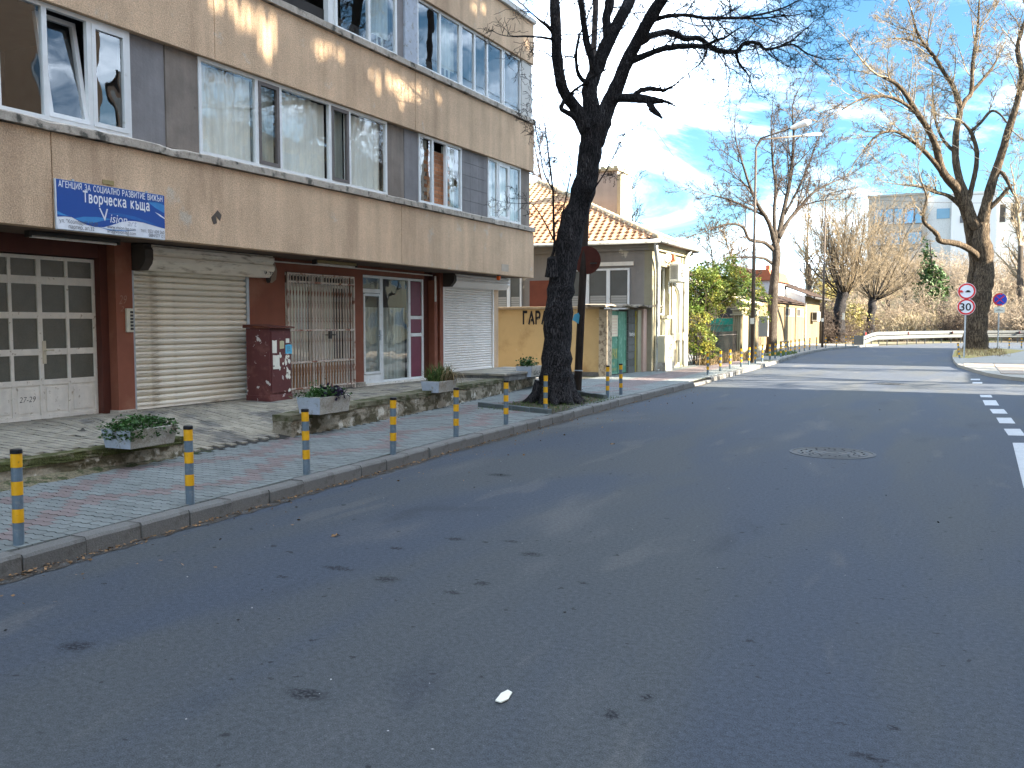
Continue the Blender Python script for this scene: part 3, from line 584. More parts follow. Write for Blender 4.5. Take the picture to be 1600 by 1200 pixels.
# joints between spandrel panels, cast as separate panels
joints = [-12, -6.2, -1.5, 3.2, 6.86, 13.95, YE]
joints2 = [-12, -6, -1.2, 3.6, 9.4, 14.45, YE]
for (z0, z1, jj) in ((2.72, 3.80, joints), (5.24, 6.33, joints2), (7.74, 8.66, joints2), (10.1, 11.5, joints), (13, 14.2, joints2)):
    for a, b in zip(jj, jj[1:]): B('spandrel_panel', m_pebble, apt, AX - .17, AX, a + .006, b - .006, z0, z1, bevel=.006)
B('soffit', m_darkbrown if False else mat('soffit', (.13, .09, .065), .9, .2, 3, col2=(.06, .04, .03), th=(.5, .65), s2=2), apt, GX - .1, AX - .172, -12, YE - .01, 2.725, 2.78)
def ledge(z0, z1, out, y0, y1, mm, seed):
    rg = random.Random(seed); mb = MB(); n = int((y1 - y0) / .22); P = []
    for i in range(n + 1):
        y = y0 + (y1 - y0) * i / n; j = rg.uniform(-.008, .008); k = rg.uniform(-.007, .007) - (.03 if rg.random() < .05 else 0)
        P.append([(AX - .16, y, z0), (AX + out + j, y, z0 + .012 + k * .4), (AX + out + j * 1.2, y, z1 - .02 + k), (AX + out - .03, y, z1 + k * .6), (AX - .16, y, z1 + .012)])
    for p in P: mb.v += p
    for i in range(n):
        for q in range(5): mb.f.append((i * 5 + q, i * 5 + (q + 1) % 5, i * 5 + 5 + (q + 1) % 5, i * 5 + 5 + q))
    mb.f.append(tuple(range(n * 5, n * 5 + 5))); mb.f.append((4, 3, 2, 1, 0))
    return mb.build('ledge', mm, apt)
ledge(3.802, 3.925, .045, -12, YE, m_ledge, 1); ledge(6.332, 6.46, .05, -12, YE, m_ledge, 2)
ledge(8.662, 8.78, .06, -12, YE + .02, mat('ledge_pale', (.50, .49, .45), .9, .12, 6), 3)

def window(y0, y1, z0, z1, splits, opts=None, X=AX - .06, fm=None, parent=apt, name='window', depth=.06, fwid=.05):
    """frame with panes between the y values in splits; opts per pane: curtain kind, dark sash, open"""
    fm = fm or m_white; ys_ = [y0] + list(splits) + [y1]
    mb = MB(); mb.box(X - depth, X, y0, y1, z0, z0 + fwid); mb.box(X - depth, X, y0, y1, z1 - fwid, z1)
    mb.box(X - depth, X - .001, y0, y0 + fwid, z0 + fwid, z1 - fwid); mb.box(X - depth, X - .001, y1 - fwid, y1, z0 + fwid, z1 - fwid)
    for s_ in splits: mb.box(X - depth, X - .002, s_ - fwid / 2 - .006, s_ + fwid / 2 + .006, z0 + fwid, z1 - fwid)
    w = mb.build(name, fm, parent)
    for i, (a, b) in enumerate(zip(ys_, ys_[1:])):
        a += fwid if i == 0 else fwid / 2 + .006; b -= fwid if i == len(ys_) - 2 else fwid / 2 + .006; q = (opts or {}).get(i, 'clear')
        c, d = z0 + fwid, z1 - fwid
        if 'open' not in q and 'tilt' not in q:
            s = .04
            if 'sash' in q or 'dark' in q:
                sm_ = m_frame_dark if 'dark' in q else fm; t = MB(); s = .055
                t.box(X - .045, X + .008, a, b, c, c + s).box(X - .045, X + .008, a, b, d - s, d).box(X - .045, X + .007, a, a + s, c + s, d - s).box(X - .045, X + .007, b - s, b, c + s, d - s); t.build('sash', sm_, w)
                B('pane', G_, w, X - .028, X - .022, a + s, b - s, c + s, d - s)
            else: B('pane', G_, w, X - .035, X - .029, a, b, c, d)
        if 'tilt' in q:
            t = MB(); s = .055; h = d - c; tl = .20
            def tb_(ya, yb, za, zb):
                n = len(t.v)
                for z in (za, zb):
                    off = tl * (z - c) / h
                    for yy in (ya, yb):
                        for xx in (X - .05 - off, X + .004 - off): t.v.append((xx, yy, z))
                t.f.extend([(n, n + 2, n + 3, n + 1), (n + 4, n + 5, n + 7, n + 6), (n, n + 1, n + 5, n + 4), (n + 2, n + 6, n + 7, n + 3), (n, n + 4, n + 6, n + 2), (n + 1, n + 3, n + 7, n + 5)])
            tb_(a, b, c, c + s); tb_(a, b, d - s, d); tb_(a, a + s, c + s, d - s); tb_(b - s, b, c + s, d - s); t.build('tilted_sash', fm, w)
            g = MB(); n = 0; g.v = []; 
            for z in (c + s, d - s):
                off = tl * (z - c) / h
                for yy in (a + s, b - s):
                    for xx in (X - .028 - off, X - .022 - off): g.v.append((xx, yy, z))
            g.f = [(0, 2, 3, 1), (4, 5, 7, 6), (0, 1, 5, 4), (2, 6, 7, 3), (0, 4, 6, 2), (1, 3, 7, 5)]; g.build('pane', G_, w)
        if 'net' in q or 'grey' in q or 'white' in q:
            cm = m_curtaing if 'grey' in q else m_curtain; V = []; n = max(6, int((b - a) / .03)); ph = R.random() * 9
            for k in range(n + 1):
                yy = a + (b - a) * k / n; xx = X - .13 + .016 * sin(k * 1.15 + ph) + .01 * sin(k * .43 + ph)
                V += [(xx, yy, c), (xx * 1, yy, d)]
            mb = MB(); mb.v = V; mb.f = [(k * 2, k * 2 + 2, k * 2 + 3, k * 2 + 1) for k in range(n)]; mb.build('curtain', cm, w, smooth=True)
    return w
def infill(y0, y1, z0, z1, m_, x=AX - .09): return B('infill_panel', m_, apt, x - .1, x, y0 + .004, y1 - .004, z0, z1, bevel=.004)
Z0, Z1 = 3.935, 5.236
# first floor
window(2.2, 5.2, Z0, Z1, [3.2, 4.2], {0: 'net', 2: 'net'})
infill(5.2, 5.7, Z0, Z1, m_infill); 
window(5.7, 8.03, Z0, Z1, [6.3, 6.87, 7.45], {0: 'net', 1: 'clear', 2: 'tilt', 3: 'sash'})
infill(8.03, 8.59, Z0, Z1, m_infill); infill(8.59, 9.15, Z0, Z1, m_infill2, AX - .075)
window(9.15, 13.6, Z0, Z1, [10.27, 10.78, 11.98, 12.5], {0: 'net', 1: 'dark grey', 2: 'white', 3: 'dark grey', 4: 'white'})
infill(13.6, 14.18, Z0, Z1, m_infill2); infill(14.18, 14.66, Z0, Z1, m_infill, AX - .08)
window(14.66, 16.29, Z0, Z1, [15.16, 15.68], {0: 'grey', 1: 'open', 2: 'grey'})
for i in range(3):
    for k in range(5): B('infill_panel', m_infill, apt, AX - .17, AX - .08, 16.295 + i * .382, 16.672 + i * .382, Z0 + k * .26, Z0 + k * .26 + .256, bevel=.003)
window(17.44, 19.06, Z0, Z1, [17.88, 18.46], {0: 'white', 1: 'sash white', 2: 'grey'})
infill(19.06, YE - .05, Z0, Z1, m_infill2)
# bricks seen through the open casement
bw = MB(); 
for r_ in range(14):
    for c_ in range(4): 
        y = 15.0 + c_ * .215 + (.1 if r_ % 2 else 0); B('brick', m_brick, apt, -9.50, -9.42, y, y + .205, 3.98 + r_ * .075, 4.045 + r_ * .075)
B('brick_backing', m_ledge, apt, -9.51, -9.428, 14.9, 16, 3.9, 5.03)
# rooms: partitions and rear walls behind the windows
for zf, zc in ((2.905, 5.55), (5.725, 8.38)):
    B('room_wall', m_interior2, apt, -12.6, -12.5, -11.9, 19.4, zf, zc)
    for y in (2.0, 5.45, 8.6, 13.9, 16.9): B('partition', m_interior2, apt, -12.49, AX - .2, y - .05, y + .05, zf, zc)
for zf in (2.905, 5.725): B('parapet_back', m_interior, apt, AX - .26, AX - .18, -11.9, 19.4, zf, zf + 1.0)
# second floor
Z2, Z3 = 6.47, 7.735
window(3.2, 8.3, Z2, Z3, [4.5, 5.8, 7.1], {1: 'net'})
infill(8.3, 9.2, Z2, Z3, m_infill)
B('loggia_wall', m_interior2, apt, -11.2, -11.1, 9.2, 12.1, Z2, 8.3)
infill(12.0, 12.16, Z2, Z3, m_white)
window(12.16, 13.95, Z2, Z3, [13.1], {0: 'clear', 1: 'grey'})
infill(13.95, 14.2, Z2, Z3, m_infill); infill(14.2, 14.62, Z2, Z3, m_paintgrey, AX - .05)
window(14.62, 16.26, Z2, Z3, [15.46], {0: 'clear', 1: 'grey'}); window(16.28, 18.15, Z2, Z3, [16.86, 17.42], {0: 'clear', 1: 'clear', 2: 'clear'})
window(18.18, 19.05, Z2, Z3, [], {0: 'clear'}); infill(19.05, YE - .03, Z2, Z3, mat('painted_panel', (.52, .50, .46), .9, .08, 3), AX - .04)
# third floor (mostly above the picture) and fourth
window(2, 18.2, 8.8, 10.09, [4, 6, 8, 10, 12, 14, 16], {1: 'net', 4: 'net'}); infill(-12, 2, 8.8, 10.09, m_infill2)
B('balcony_glass', glass_mat('blue_glass', (.25, .55, .85)), apt, AX - .03, AX - .02, 18.3, YE + .03, 8.84, 9.6); B('balcony_rail', m_white, apt, AX - .05, AX, 18.3, YE + .05, 9.6, 9.65); infill(18.3, YE - .05, 9.66, 10.09, m_infill, AX - .2)
window(-11, 19, 11.52, 12.98, [-8, -5, -2, 1, 4, 7, 10, 13, 16], {}); infill(-12, 2.2, Z0, Z1, m_infill2); infill(-12, 3.2, Z2, Z3, m_infill2)

# ---- ground floor shopfronts
def wallp(y0, y1, z0, z1, x=GX, m_=m_brown, name='wall_panel', d=.25, **k): return B(name, m_, apt, x - d, x, y0, y1, z0, z1, **k)
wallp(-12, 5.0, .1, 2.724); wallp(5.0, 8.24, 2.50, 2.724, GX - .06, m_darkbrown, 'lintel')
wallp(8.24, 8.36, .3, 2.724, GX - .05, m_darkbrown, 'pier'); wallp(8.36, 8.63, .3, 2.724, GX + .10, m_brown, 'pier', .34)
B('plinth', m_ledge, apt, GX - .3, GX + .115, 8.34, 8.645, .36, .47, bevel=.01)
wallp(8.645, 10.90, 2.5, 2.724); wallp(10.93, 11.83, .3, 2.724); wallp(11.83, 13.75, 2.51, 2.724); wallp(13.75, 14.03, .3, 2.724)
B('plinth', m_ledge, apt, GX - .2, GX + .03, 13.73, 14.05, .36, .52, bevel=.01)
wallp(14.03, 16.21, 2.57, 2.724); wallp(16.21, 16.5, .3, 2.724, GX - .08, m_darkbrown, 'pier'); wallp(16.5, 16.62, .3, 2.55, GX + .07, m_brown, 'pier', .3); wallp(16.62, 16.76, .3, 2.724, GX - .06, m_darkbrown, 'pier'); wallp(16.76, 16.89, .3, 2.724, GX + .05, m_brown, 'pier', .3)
wallp(16.89, 19.36, 2.6, 2.724)
B('sill_strip', mat('door_sill', (.42, .34, .23), .9, .1, 6, bump=.4), apt, -10.75, -10.12, 4.9, 8.33, .33, .425, bevel=.008)
B('sill_strip', m_whitedirty, apt, GX - .22, GX + .05, 14.05, 16.21, .38, .475)
# entrance doors with wired glass
DX = -10.35
door = MB(); cols = [5.82, 6.23, 6.63, 7.04, 7.43, 7.82, 8.22]; rows = [(.93, 1.24), (1.32, 1.70), (1.78, 2.13)]
fr = MB()
for y in cols: w = .032 if abs(y - 7.43) < .01 or abs(y - 6.63) < .01 else .022; fr.box(DX - .04, DX, y - w, y + w, .43, 2.48)
for z, h in ((.43, .05), (.86, .07), (1.24, .08), (1.70, .08), (2.13, .10), (2.44, .045)): fr.box(DX - .038, DX - .002, 5.8, 8.24, z, z + h)
ed = fr.build('entrance_door', m_whitedirty, apt, bevel=.004)
for (a, b) in zip(cols, cols[1:]):
    for (c, d) in rows: B('pane', m_wired, ed, DX - .028, DX - .02, a + .02, b - .02, c, d)
    MB().box(DX - .03, DX - .012, a + .02, b - .02, .48, .86).box(DX - .012, DX - .006, a + .055, b - .055, .52, .82).build('lower_panel', m_whitedirty, ed, bevel=.004)
for (a, b) in ((5.82, 6.23), (6.23, 7.04), (7.04, 7.82), (7.82, 8.22)): B('pane', m_wired, ed, DX - .028, DX - .02, a + .02, b - .02, 2.23, 2.44)
MB().box(DX, DX + .012, 7.445, 7.49, 1.13, 1.42).tube([(DX + .01, 7.467, 1.3), (DX + .06, 7.467, 1.3), (DX + .06, 7.56, 1.3)], .011, 6).build('handle', mat('handle_cream', (.6, .53, .4), .5), ed)
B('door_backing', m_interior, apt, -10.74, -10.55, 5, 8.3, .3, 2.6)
text('handwritten_number', '27-29', .10, (DX - .001 - .004, 7.11, .66), ROTX, m_black, ed, width=.22, shear=.2, bold=-.001)
text('scratched_number', '29', .17, (GX + .102, 8.40, 1.9), ROTX, mat('scratch', (.34, .2, .14), .9), apt, width=.13, shear=.3, bold=-.002)
text('scratched_number', '2 :', .10, (GX + .102, 8.42, 1.80), ROTX, MATS['scratch'], apt, width=.12, shear=.3, bold=-.001)
ic = B('intercom', mat('intercom_cream', (.62, .58, .46), .6), apt, GX + .10, GX + .135, 8.5, 8.61, 1.52, 1.84, bevel=.006)
for i in range(6): B('button', m_darkmetal, ic, GX + .135, GX + .142, 8.555, 8.6, 1.55 + i * .045, 1.58 + i * .045)

def shutter(name, y0, y1, z0, z1, ns, m_, bx, bz1, byl, byr, label, flat=.0):
    s = MB().box(GX - .2, GX - .12, y0, y1, z0, bz1 - .02).build(name, m_darkmetal, apt, label=label); h = (z1 - z0) / ns
    dp = 1 if m_ is m_slatn else 1.7; prof = [(-.018 * dp, 0), (.0, .005), (.010 * dp, h * .22), (.016 * dp, h * .5), (.012 * dp, h * .76), (-.004 * dp, h * .88), (-.018 * dp, h)]
    me = bpy.data.meshes.new('slat'); mb = MB(); n = len(prof); x0 = GX + .0
    for y in (y0 + .03, y1 - .03): mb.v += [(a, y, b) for a, b in prof]
    mb.f = [(i, i + n, i + n + 1, i + 1) for i in range(n - 1)]; me.from_pydata([(a + x0 - apt.location.x, b - apt.location.y, c - apt.location.z) for a, b, c in mb.v], [], [f[::-1] for f in mb.f]); me.materials.append(m_)
    rg = random.Random(ns)
    for i in range(ns): o = link('slat', me, s); o.location = (rg.uniform(-.004, .004) * (1 if m_ is m_slat else .2), 0, z0 + i * h); o.rotation_euler = (0, 0, 0)
    for y in (y0 - .02, y1 - .035): B('guide_rail', m_slatn if m_ is m_slatn else m_galv, s, GX - .05, GX + .045, y, y + .055, z0, z1 + .04)
    B('bottom_bar', m_, s, GX - .02, GX + .02, y0 + .03, y1 - .03, z0 - .012, z0 + .03)
    return s
sh = shutter('roller_shutter', 8.67, 10.91, .455, 2.40, 22, m_slat, 0, 2.75, 8.7, 11.2, 'weathered grey-white roller shutter, dirty between its slats')
def boxprof(mb, y0, y1, z0, z1, d, ridges, x=GX):
    P = [(x, z0), (x + d * .72, z0), (x + d, z0 + .09)]; hh = (z1 - z0 - .09) / ridges
    for i in range(ridges): P += [(x + d + .022, z0 + .09 + hh * (i + .25)), (x + d + .022, z0 + .09 + hh * (i + .7)), (x + d - .012, z0 + .09 + hh * (i + .85)), (x + d - .012, z0 + .09 + hh * (i + .97))]
    P += [(x, z1)]; mb.v += [(a, y, b) for y in (y0, y1) for a, b in P]; n = len(P); k = len(mb.v) - 2 * n
    mb.f += [tuple(range(k, k + n)), tuple(range(k + 2 * n - 1, k + n - 1, -1))] + [(k + i, k + n + i, k + n + (i + 1) % n, k + (i + 1) % n) for i in range(n)]
    return mb
boxprof(MB(), 8.80, 11.22, 2.37, 2.715, .30, 2).build('shutter_box', m_slat, sh); boxprof(MB(), 8.66, 8.795, 2.36, 2.718, .31, 1).build('box_end', m_darkbrown if False else mat('box_end', (.075, .06, .05), .8, .1), sh)
text('phone_print', 'Ф. 93', .10, (GX + .30, 11.0, 2.41), ROTX, m_black, sh, width=.2)
sh2 = shutter('roller_shutter', 16.93, 19.27, .555, 2.47, 34, m_slatn, 0, 2.72, 16.9, 19.6, 'clean white roller shutter above the paved step')
boxprof(MB(), 17.02, 19.6, 2.44, 2.716, .30, 3).build('shutter_box', m_slatn, sh2); boxprof(MB(), 16.9, 17.015, 2.43, 2.718, .30, 1).build('box_end', MATS['box_end'], sh2)
B('shutter_label', m_paperb, sh, GX + .305, GX + .309, 11.05, 11.2, 2.48, 2.5) if False else None
# barred door
gr = MB(); Y0, Y1 = 11.86, 13.73
for z, h in ((.50, .03), (.95, .03), (1.50, .03), (2.33, .035), (2.47, .03)): gr.box(GX - .005, GX + .03, Y0, Y1, z, z + h)
for y in (Y0, Y1 - .035): gr.box(GX - .006, GX + .032, y, y + .035, .42, 2.5)
m_grille = mat('grille_paint', (.62, .53, .45), .6, .1, 5, col2=(.28, .12, .07), th=(.5, .62), s2=6)
grille = gr.build('security_grille', m_grille, apt)
me = None; nb = 22
for i in range(nb):
    y = Y0 + .05 + (Y1 - Y0 - .1) * (i + .5) / nb
    if me is None: o = B('bar', m_grille, grille, GX + .002, GX + .022, Y0 - .009, Y0 + .009, .45, 2.47); me = o; o.location.y = y - Y0
    else: c = me.copy(); COL.objects.link(c); c.location.y = y - Y0
MB().box(GX + .03, GX + .06, 12.93, 13.0, 1.36, 1.5).box(GX + .03, GX + .05, 12.85, 13.12, 1.42, 1.44).build('grille_lock', m_darkmetal, grille)
dw = MB(); XX = GX - .14
for y in (11.84, 12.72, 12.98, 13.70): dw.box(XX - .04, XX, y - .03, y + .03, .42, 2.5)
for z in (.42, .93, 2.28, 2.46): dw.box(XX - .04, XX - .001, 11.84, 13.74, z, z + .05)
bd = dw.build('barred_door', m_whitedirty, apt)
B('lower_panel', m_board, bd, XX - .03, XX - .02, 11.87, 13.7, .47, .93); B('pane', G_, bd, XX - .025, XX - .02, 11.87, 12.7, .98, 2.28); B('pane', G_, bd, XX - .025, XX - .02, 13.0, 13.68, .98, 2.28)
for (a, b) in ((11.87, 12.7), (13.0, 13.42)):
    V = []; n = 40
    for k in range(n + 1): V += [(XX - .09 + .015 * sin(k * 1.2), a + (b - a) * k / n, .95), (XX - .09 + .015 * sin(k * 1.2), a + (b - a) * k / n, 2.3)]
    mb = MB(); mb.v = V; mb.f = [(k * 2, k * 2 + 2, k * 2 + 3, k * 2 + 1) for k in range(n)]; mb.build('curtain', m_curtain, bd, smooth=True)
B('board', m_whitedirty, bd, XX - .03, XX - .018, 12.75, 12.95, .95, 2.28)
# glazed shop door
sd_ = MB(); XX = GX - .03
for y, w in ((14.045, .03), (14.68, .05), (15.68, .04), (16.19, .03)): sd_.box(XX - .05, XX, y - w, y + w, .475, 2.56)
for a, b, z, h in ((14.07, 14.64, .475, .17), (14.07, 14.64, 2.22, .08), (14.07, 16.16, 2.51, .05), (14.73, 16.16, .475, .04), (15.72, 16.16, 1.36, .07), (15.72, 16.16, 1.72, .07)): sd_.box(XX - .048, XX - .002, a, b, z, z + h)
shop = sd_.build('glazed_shopfront', m_white, apt, bevel=.003)
mb = MB().box(XX, XX + .012, 14.075, 14.12, .66, 2.2).box(XX, XX + .012, 14.59, 14.635, .66, 2.2).box(XX, XX + .012, 14.12, 14.59, .65, .70).box(XX, XX + .012, 14.12, 14.59, 2.16, 2.21).build('door_sash', m_white, shop)
B('pane', G_, shop, XX - .025, XX - .02, 14.12, 14.6, .70, 2.17); B('pane', G_, shop, XX - .025, XX - .02, 14.08, 14.63, 2.31, 2.5); B('pane', G_, shop, XX - .025, XX - .02, 14.73, 15.64, .52, 2.5)
for z0, z1 in ((.52, 1.36), (1.44, 1.72), (1.8, 2.5)): B('side_panel', m_burg, shop, XX - .03, XX - .02, 15.73, 16.15, z0, z1)
MB().box(XX + .012, XX + .03, 14.58, 14.62, 1.3, 1.5).tube([(XX + .03, 14.6, 1.4), (XX + .06, 14.6, 1.4), (XX + .06, 14.46, 1.4)], .01, 6).build('handle', m_galv, shop)
V = []; n = 60
for k in range(n + 1): V += [(XX - .12 + .012 * sin(k * 1.3), 14.1 + 1.56 * k / n, .5), (XX - .12 + .012 * sin(k * 1.3), 14.1 + 1.56 * k / n, 1.95)]
mb = MB(); mb.v = V; mb.f = [(k * 2, k * 2 + 2, k * 2 + 3, k * 2 + 1) for k in range(n)]; mb.build('curtain', m_curtaing, shop, smooth=True)
B('shop_backing', m_interior2, apt, -10.74, -10.6, 14.0, 16.3, .3, 2.6)
# clutter under the soffit
MB().tube([(GX + .02, 11.25, 2.655), (GX + .02, 13.2, 2.665), (GX + .02, 16.5, 2.655)], .013, 6).build('conduit', m_whitedirty, apt)
B('conduit', m_whitedirty, apt, GX + .07, GX + .10, 16.5, 16.53, 2.1, 2.64)
def tube_light(y0, y1, x, z, mm, label):
    t = thing('tube_light', label, 'light', (x, y0, z)); B('housing', mm, t, x - .05, x + .05, y0, y1, z, z + .045, bevel=.006); B('end_cap', m_darkmetal, t, x - .045, x + .045, y0 - .03, y0 - .001, z - .03, z + .042); B('end_cap', m_darkmetal, t, x - .045, x + .045, y1 + .001, y1 + .03, z - .03, z + .042); MB().tube([(x, y0, z - .02), (x, y1, z - .02)], .016, 8).build('tube', m_whitedirty, t)
tube_light(6.9, 8.1, -9.75, 2.675, m_darkmetal, 'dusty strip light under the soffit above the entrance doors')
tube_light(12.2, 13.3, -9.85, 2.67, mat('yellowed_plastic', (.34, .26, .12), .6, .1), 'yellowed strip light under the soffit above the barred door')
t = thing('cable_bundle', 'coiled grey cables and patch of plaster high on the brown wall beside the shutter box', 'cable', (GX, 11.45, 2.4))
for i in range(4): MB().tube([(GX + .02 + .012 * i, 11.38 + .03 * sin(a * pi / 8) * (1 + .2 * i), 2.56 - .13 * (1 - cos(a * pi / 8))) for a in range(17)], .006, 5).build('cable_loop', m_darkmetal, t)
MB().prism([(11.42, 2.32), (11.5, 2.3), (11.6, 2.36), (11.63, 2.5), (11.58, 2.64), (11.4, 2.64)], GX + .001, GX + .012, 'x').build('plaster_patch', mat('plaster_patch', (.32, .25, .19), .9), t)
t = thing('warning_beacon', 'small orange beacon hanging under the corner of the flats', 'beacon', (AX - .1, 18.0, 2.6)); MB().tube([(AX - .1, 18.0, 2.725), (AX - .1, 18.0, 2.69)], .035, 10).build('base', m_darkmetal, t); MB().tube([(AX - .1, 18.0, 2.69), (AX - .1, 18.0, 2.62), (AX - .1, 18.0, 2.60)], [.05, .045, .02], 12).build('lens', m_orangel, t)
# patches and plates on the wall
t = B('repair_patch', mat('repair', (.44, .36, .28), .95), apt, AX, AX + .004, 17.95, 18.3, 2.80, 2.96)
t = B('number_plate', mat('old_plate', (.30, .23, .10), .7), apt, AX + .001, AX + .012, 7.52, 7.68, 3.31, 3.36)
mb = MB().prism([(9.26, 3.09), (9.30, 3.0), (9.36, 3.02), (9.34, 3.12), (9.42, 3.06), (9.45, 3.14), (9.38, 3.2)], AX + .001, AX + .006, 'x').build('spall', mat('spall', (.10, .08, .065), .95), apt)

# ---- sign of the agency
S = thing('shop_sign', 'blue and white wide sign of a creative house with Bulgarian lettering above the entrance', 'sign', (AX + .06, 7.6, 2.72))
SX = AX + .045; sy0, sy1, sz0, sz1 = 6.87, 8.41, 2.715, 3.275
B('sign_board', m_signw, S, SX - .02, SX, sy0, sy1, sz0, sz1); B('sign_edge', m_galv, S, SX - .03, SX - .0205, sy0 - .008, sy1 + .008, sz0 - .008, sz1 + .008)
for y in (7.1, 8.15): B('bracket', m_galv, S, AX, SX - .03, y, y + .03, sz1 - .06, sz1 + .03)
def wave(pts, zt): return pts
Wd = sy1 - sy0; Hh = sz1 - sz0
def U(u, v): return (sy0 + Wd * u, sz0 + Hh * v)
low = [(0, .24), (.06, .26), (.12, .265), (.18, .20), (.25, .14), (.32, .115), (.40, .13), (.48, .20), (.56, .28), (.64, .33), (.70, .34), (.78, .33), (.86, .30), (.94, .27), (1, .25)]
MB().prism([U(*p) for p in low] + [U(1, 1), U(0, 1)], SX + .0005, SX + .0015, 'x').build('print', m_blue, S)
MB().prism([U(*p) for p in [(.14, .24), (.22, .30), (.34, .33), (.48, .32), (.40, .27), (.34, .22), (.28, .18), (.22, .19)]], SX + .0018, SX + .0022, 'x').build('print', m_blue2, S)
MB().prism([U(*p) for p in [(.42, .44), (.55, .47), (.70, .44), (.86, .35), (.95, .27), (.84, .31), (.70, .37), (.56, .40)]], SX + .0018, SX + .0022, 'x').build('print', m_blue3, S)
MB().prism([U(*p) for p in [(.83, .80), (.90, .70), (1, .60), (1, .78), (.93, .82)]], SX + .0018, SX + .0022, 'x').build('print', m_blue2, S)
MB().prism([U(*p) for p in [(.90, .60), (.95, .52), (1, .47), (1, .49), (.95, .56)]], SX + .0024, SX + .0028, 'x').build('print', m_signw, S)
MB().prism([U(*p) for p in [(0, .36), (.05, .31), (.1, .28), (.06, .275), (0, .29)]], SX + .0018, SX + .0022, 'x').build('print', m_blue2, S)
MB().prism([U(*p) for p in [(.33, .13), (.45, .10), (.6, .11), (.72, .15), (.6, .09), (.45, .08)]], SX + .0018, SX + .0022, 'x').build('print', m_blue2, S)
TX = SX + .0035
stroke_text('lettering', 'АГЕНЦИЯ ЗА СОЦИАЛНО РАЗВИТИЕ ВИЖЪН', .066, (TX, *U(.02, .855)), ROTX, m_signw, S, Wd * .955, .16)
stroke_text('lettering', 'Творческа къща', .118, (TX, *U(.225, .615)), ROTX, m_signw, S, Wd * .615, .17)
text('lettering', 'ЧЛЕН НА НМД И БАПО', .035, (TX, *U(.83, .79)), ROTX, m_blue2, S, width=Wd * .15)
text('lettering', 'V', .21, (TX, *U(.37, .27)), ROTX, m_signw, S, shear=-.1)
text('lettering', 'ision', .15, (TX, *U(.455, .25)), ROTX, m_signw, S, shear=.2, width=Wd * .16)
text('lettering', 'art', .115, (TX, *U(.62, .215)), ROTX, mat('silver_print', (.42, .45, .52), .5), S, shear=.25, width=Wd * .09)
text('lettering', 'ул. "Козлодуй" 27-29', .062, (TX, *U(.015, .135)), ROTX, m_darkgrey, S, width=Wd * .33)
text('lettering', 'партер, ап.32', .062, (TX, *U(.09, .03)), ROTX, m_darkgrey, S, width=Wd * .22)
text('lettering', 'www.vision-bg.com', .060, (TX, *U(.43, .12)), ROTX, m_darkgrey, S, width=Wd * .27)
text('lettering', 'art@vision-bg.com', .060, (TX, *U(.43, .03)), ROTX, m_darkgrey, S, width=Wd * .27)
text('lettering', 'тел.: 052/ 609 260', .060, (TX, *U(.75, .12)), ROTX, m_darkgrey, S, width=Wd * .24)
text('lettering', '0884/577 121', .060, (TX, *U(.83, .03)), ROTX, m_darkgrey, S, width=Wd * .16)

# ================================================================== BUILDINGS ACROSS THE ROAD (out of frame; they shade the street and show in the windows)
def block(name, label, x0, x1, y0, y1, h, m_, floors, wy, wz0=1.2, wh=1.5, west=True):
    t = thing(name, label, 'building', ((x0 + x1) / 2, (y0 + y1) / 2, .1))
    B('wall', m_, t, x0, x1, y0, y1, .1, h); B('roof', m_ledge, t, x0 - .25, x1 + .25, y0 - .25, y1 + .25, h, h + .35)
    fh = h / floors
    for f in range(floors):
        n = int((y1 - y0) / wy)
        for i in range(n):
            y = y0 + (i + .5) * (y1 - y0) / n; z = f * fh + wz0
            w = MB().box(x0 - .05, x0 - .001, y - .85, y + .85, z, z + wh).build('window', m_white, t); B('pane', m_modglass, w, x0 - .056, x0 - .051, y - .78, y - .03, z + .07, z + wh - .07); B('pane', m_modglass, w, x0 - .056, x0 - .051, y + .03, y + .78, z + .07, z + wh - .07)
            if f and i % 3 == 1:
                b = B('balcony', m_whitedirty, t, x0 - 1.1, x0 - .06, y - 1.3, y + 1.3, z - .9, z - .75); B('balcony_front', m_, b, x0 - 1.1, x0 - 1.04, y - 1.3, y + 1.3, z - .75, z + .1)
        n = int((x1 - x0) / wy)
        for i in range(n):
            x = x0 + (i + .5) * (x1 - x0) / n; z = f * fh + wz0
            for (a, b_) in ((y0 - .05, y0 - .001), (y1 + .001, y1 + .05)):
                w = MB().box(x - .7, x + .7, a, b_, z, z + wh).build('window', m_white, t)
                yy = (a - .006, a - .001) if a < y0 else (b_ + .001, b_ + .006); B('pane', m_modglass, w, x - .62, x - .03, *yy, z + .07, z + wh - .07); B('pane', m_modglass, w, x + .03, x + .62, *yy, z + .07, z + wh - .07)
    return t
blkA = block('apartment_building', 'long orange block of flats across the road, out of the picture', 11, 23, -34, 24.2, 14.0, m_orange, 5, 3.6)
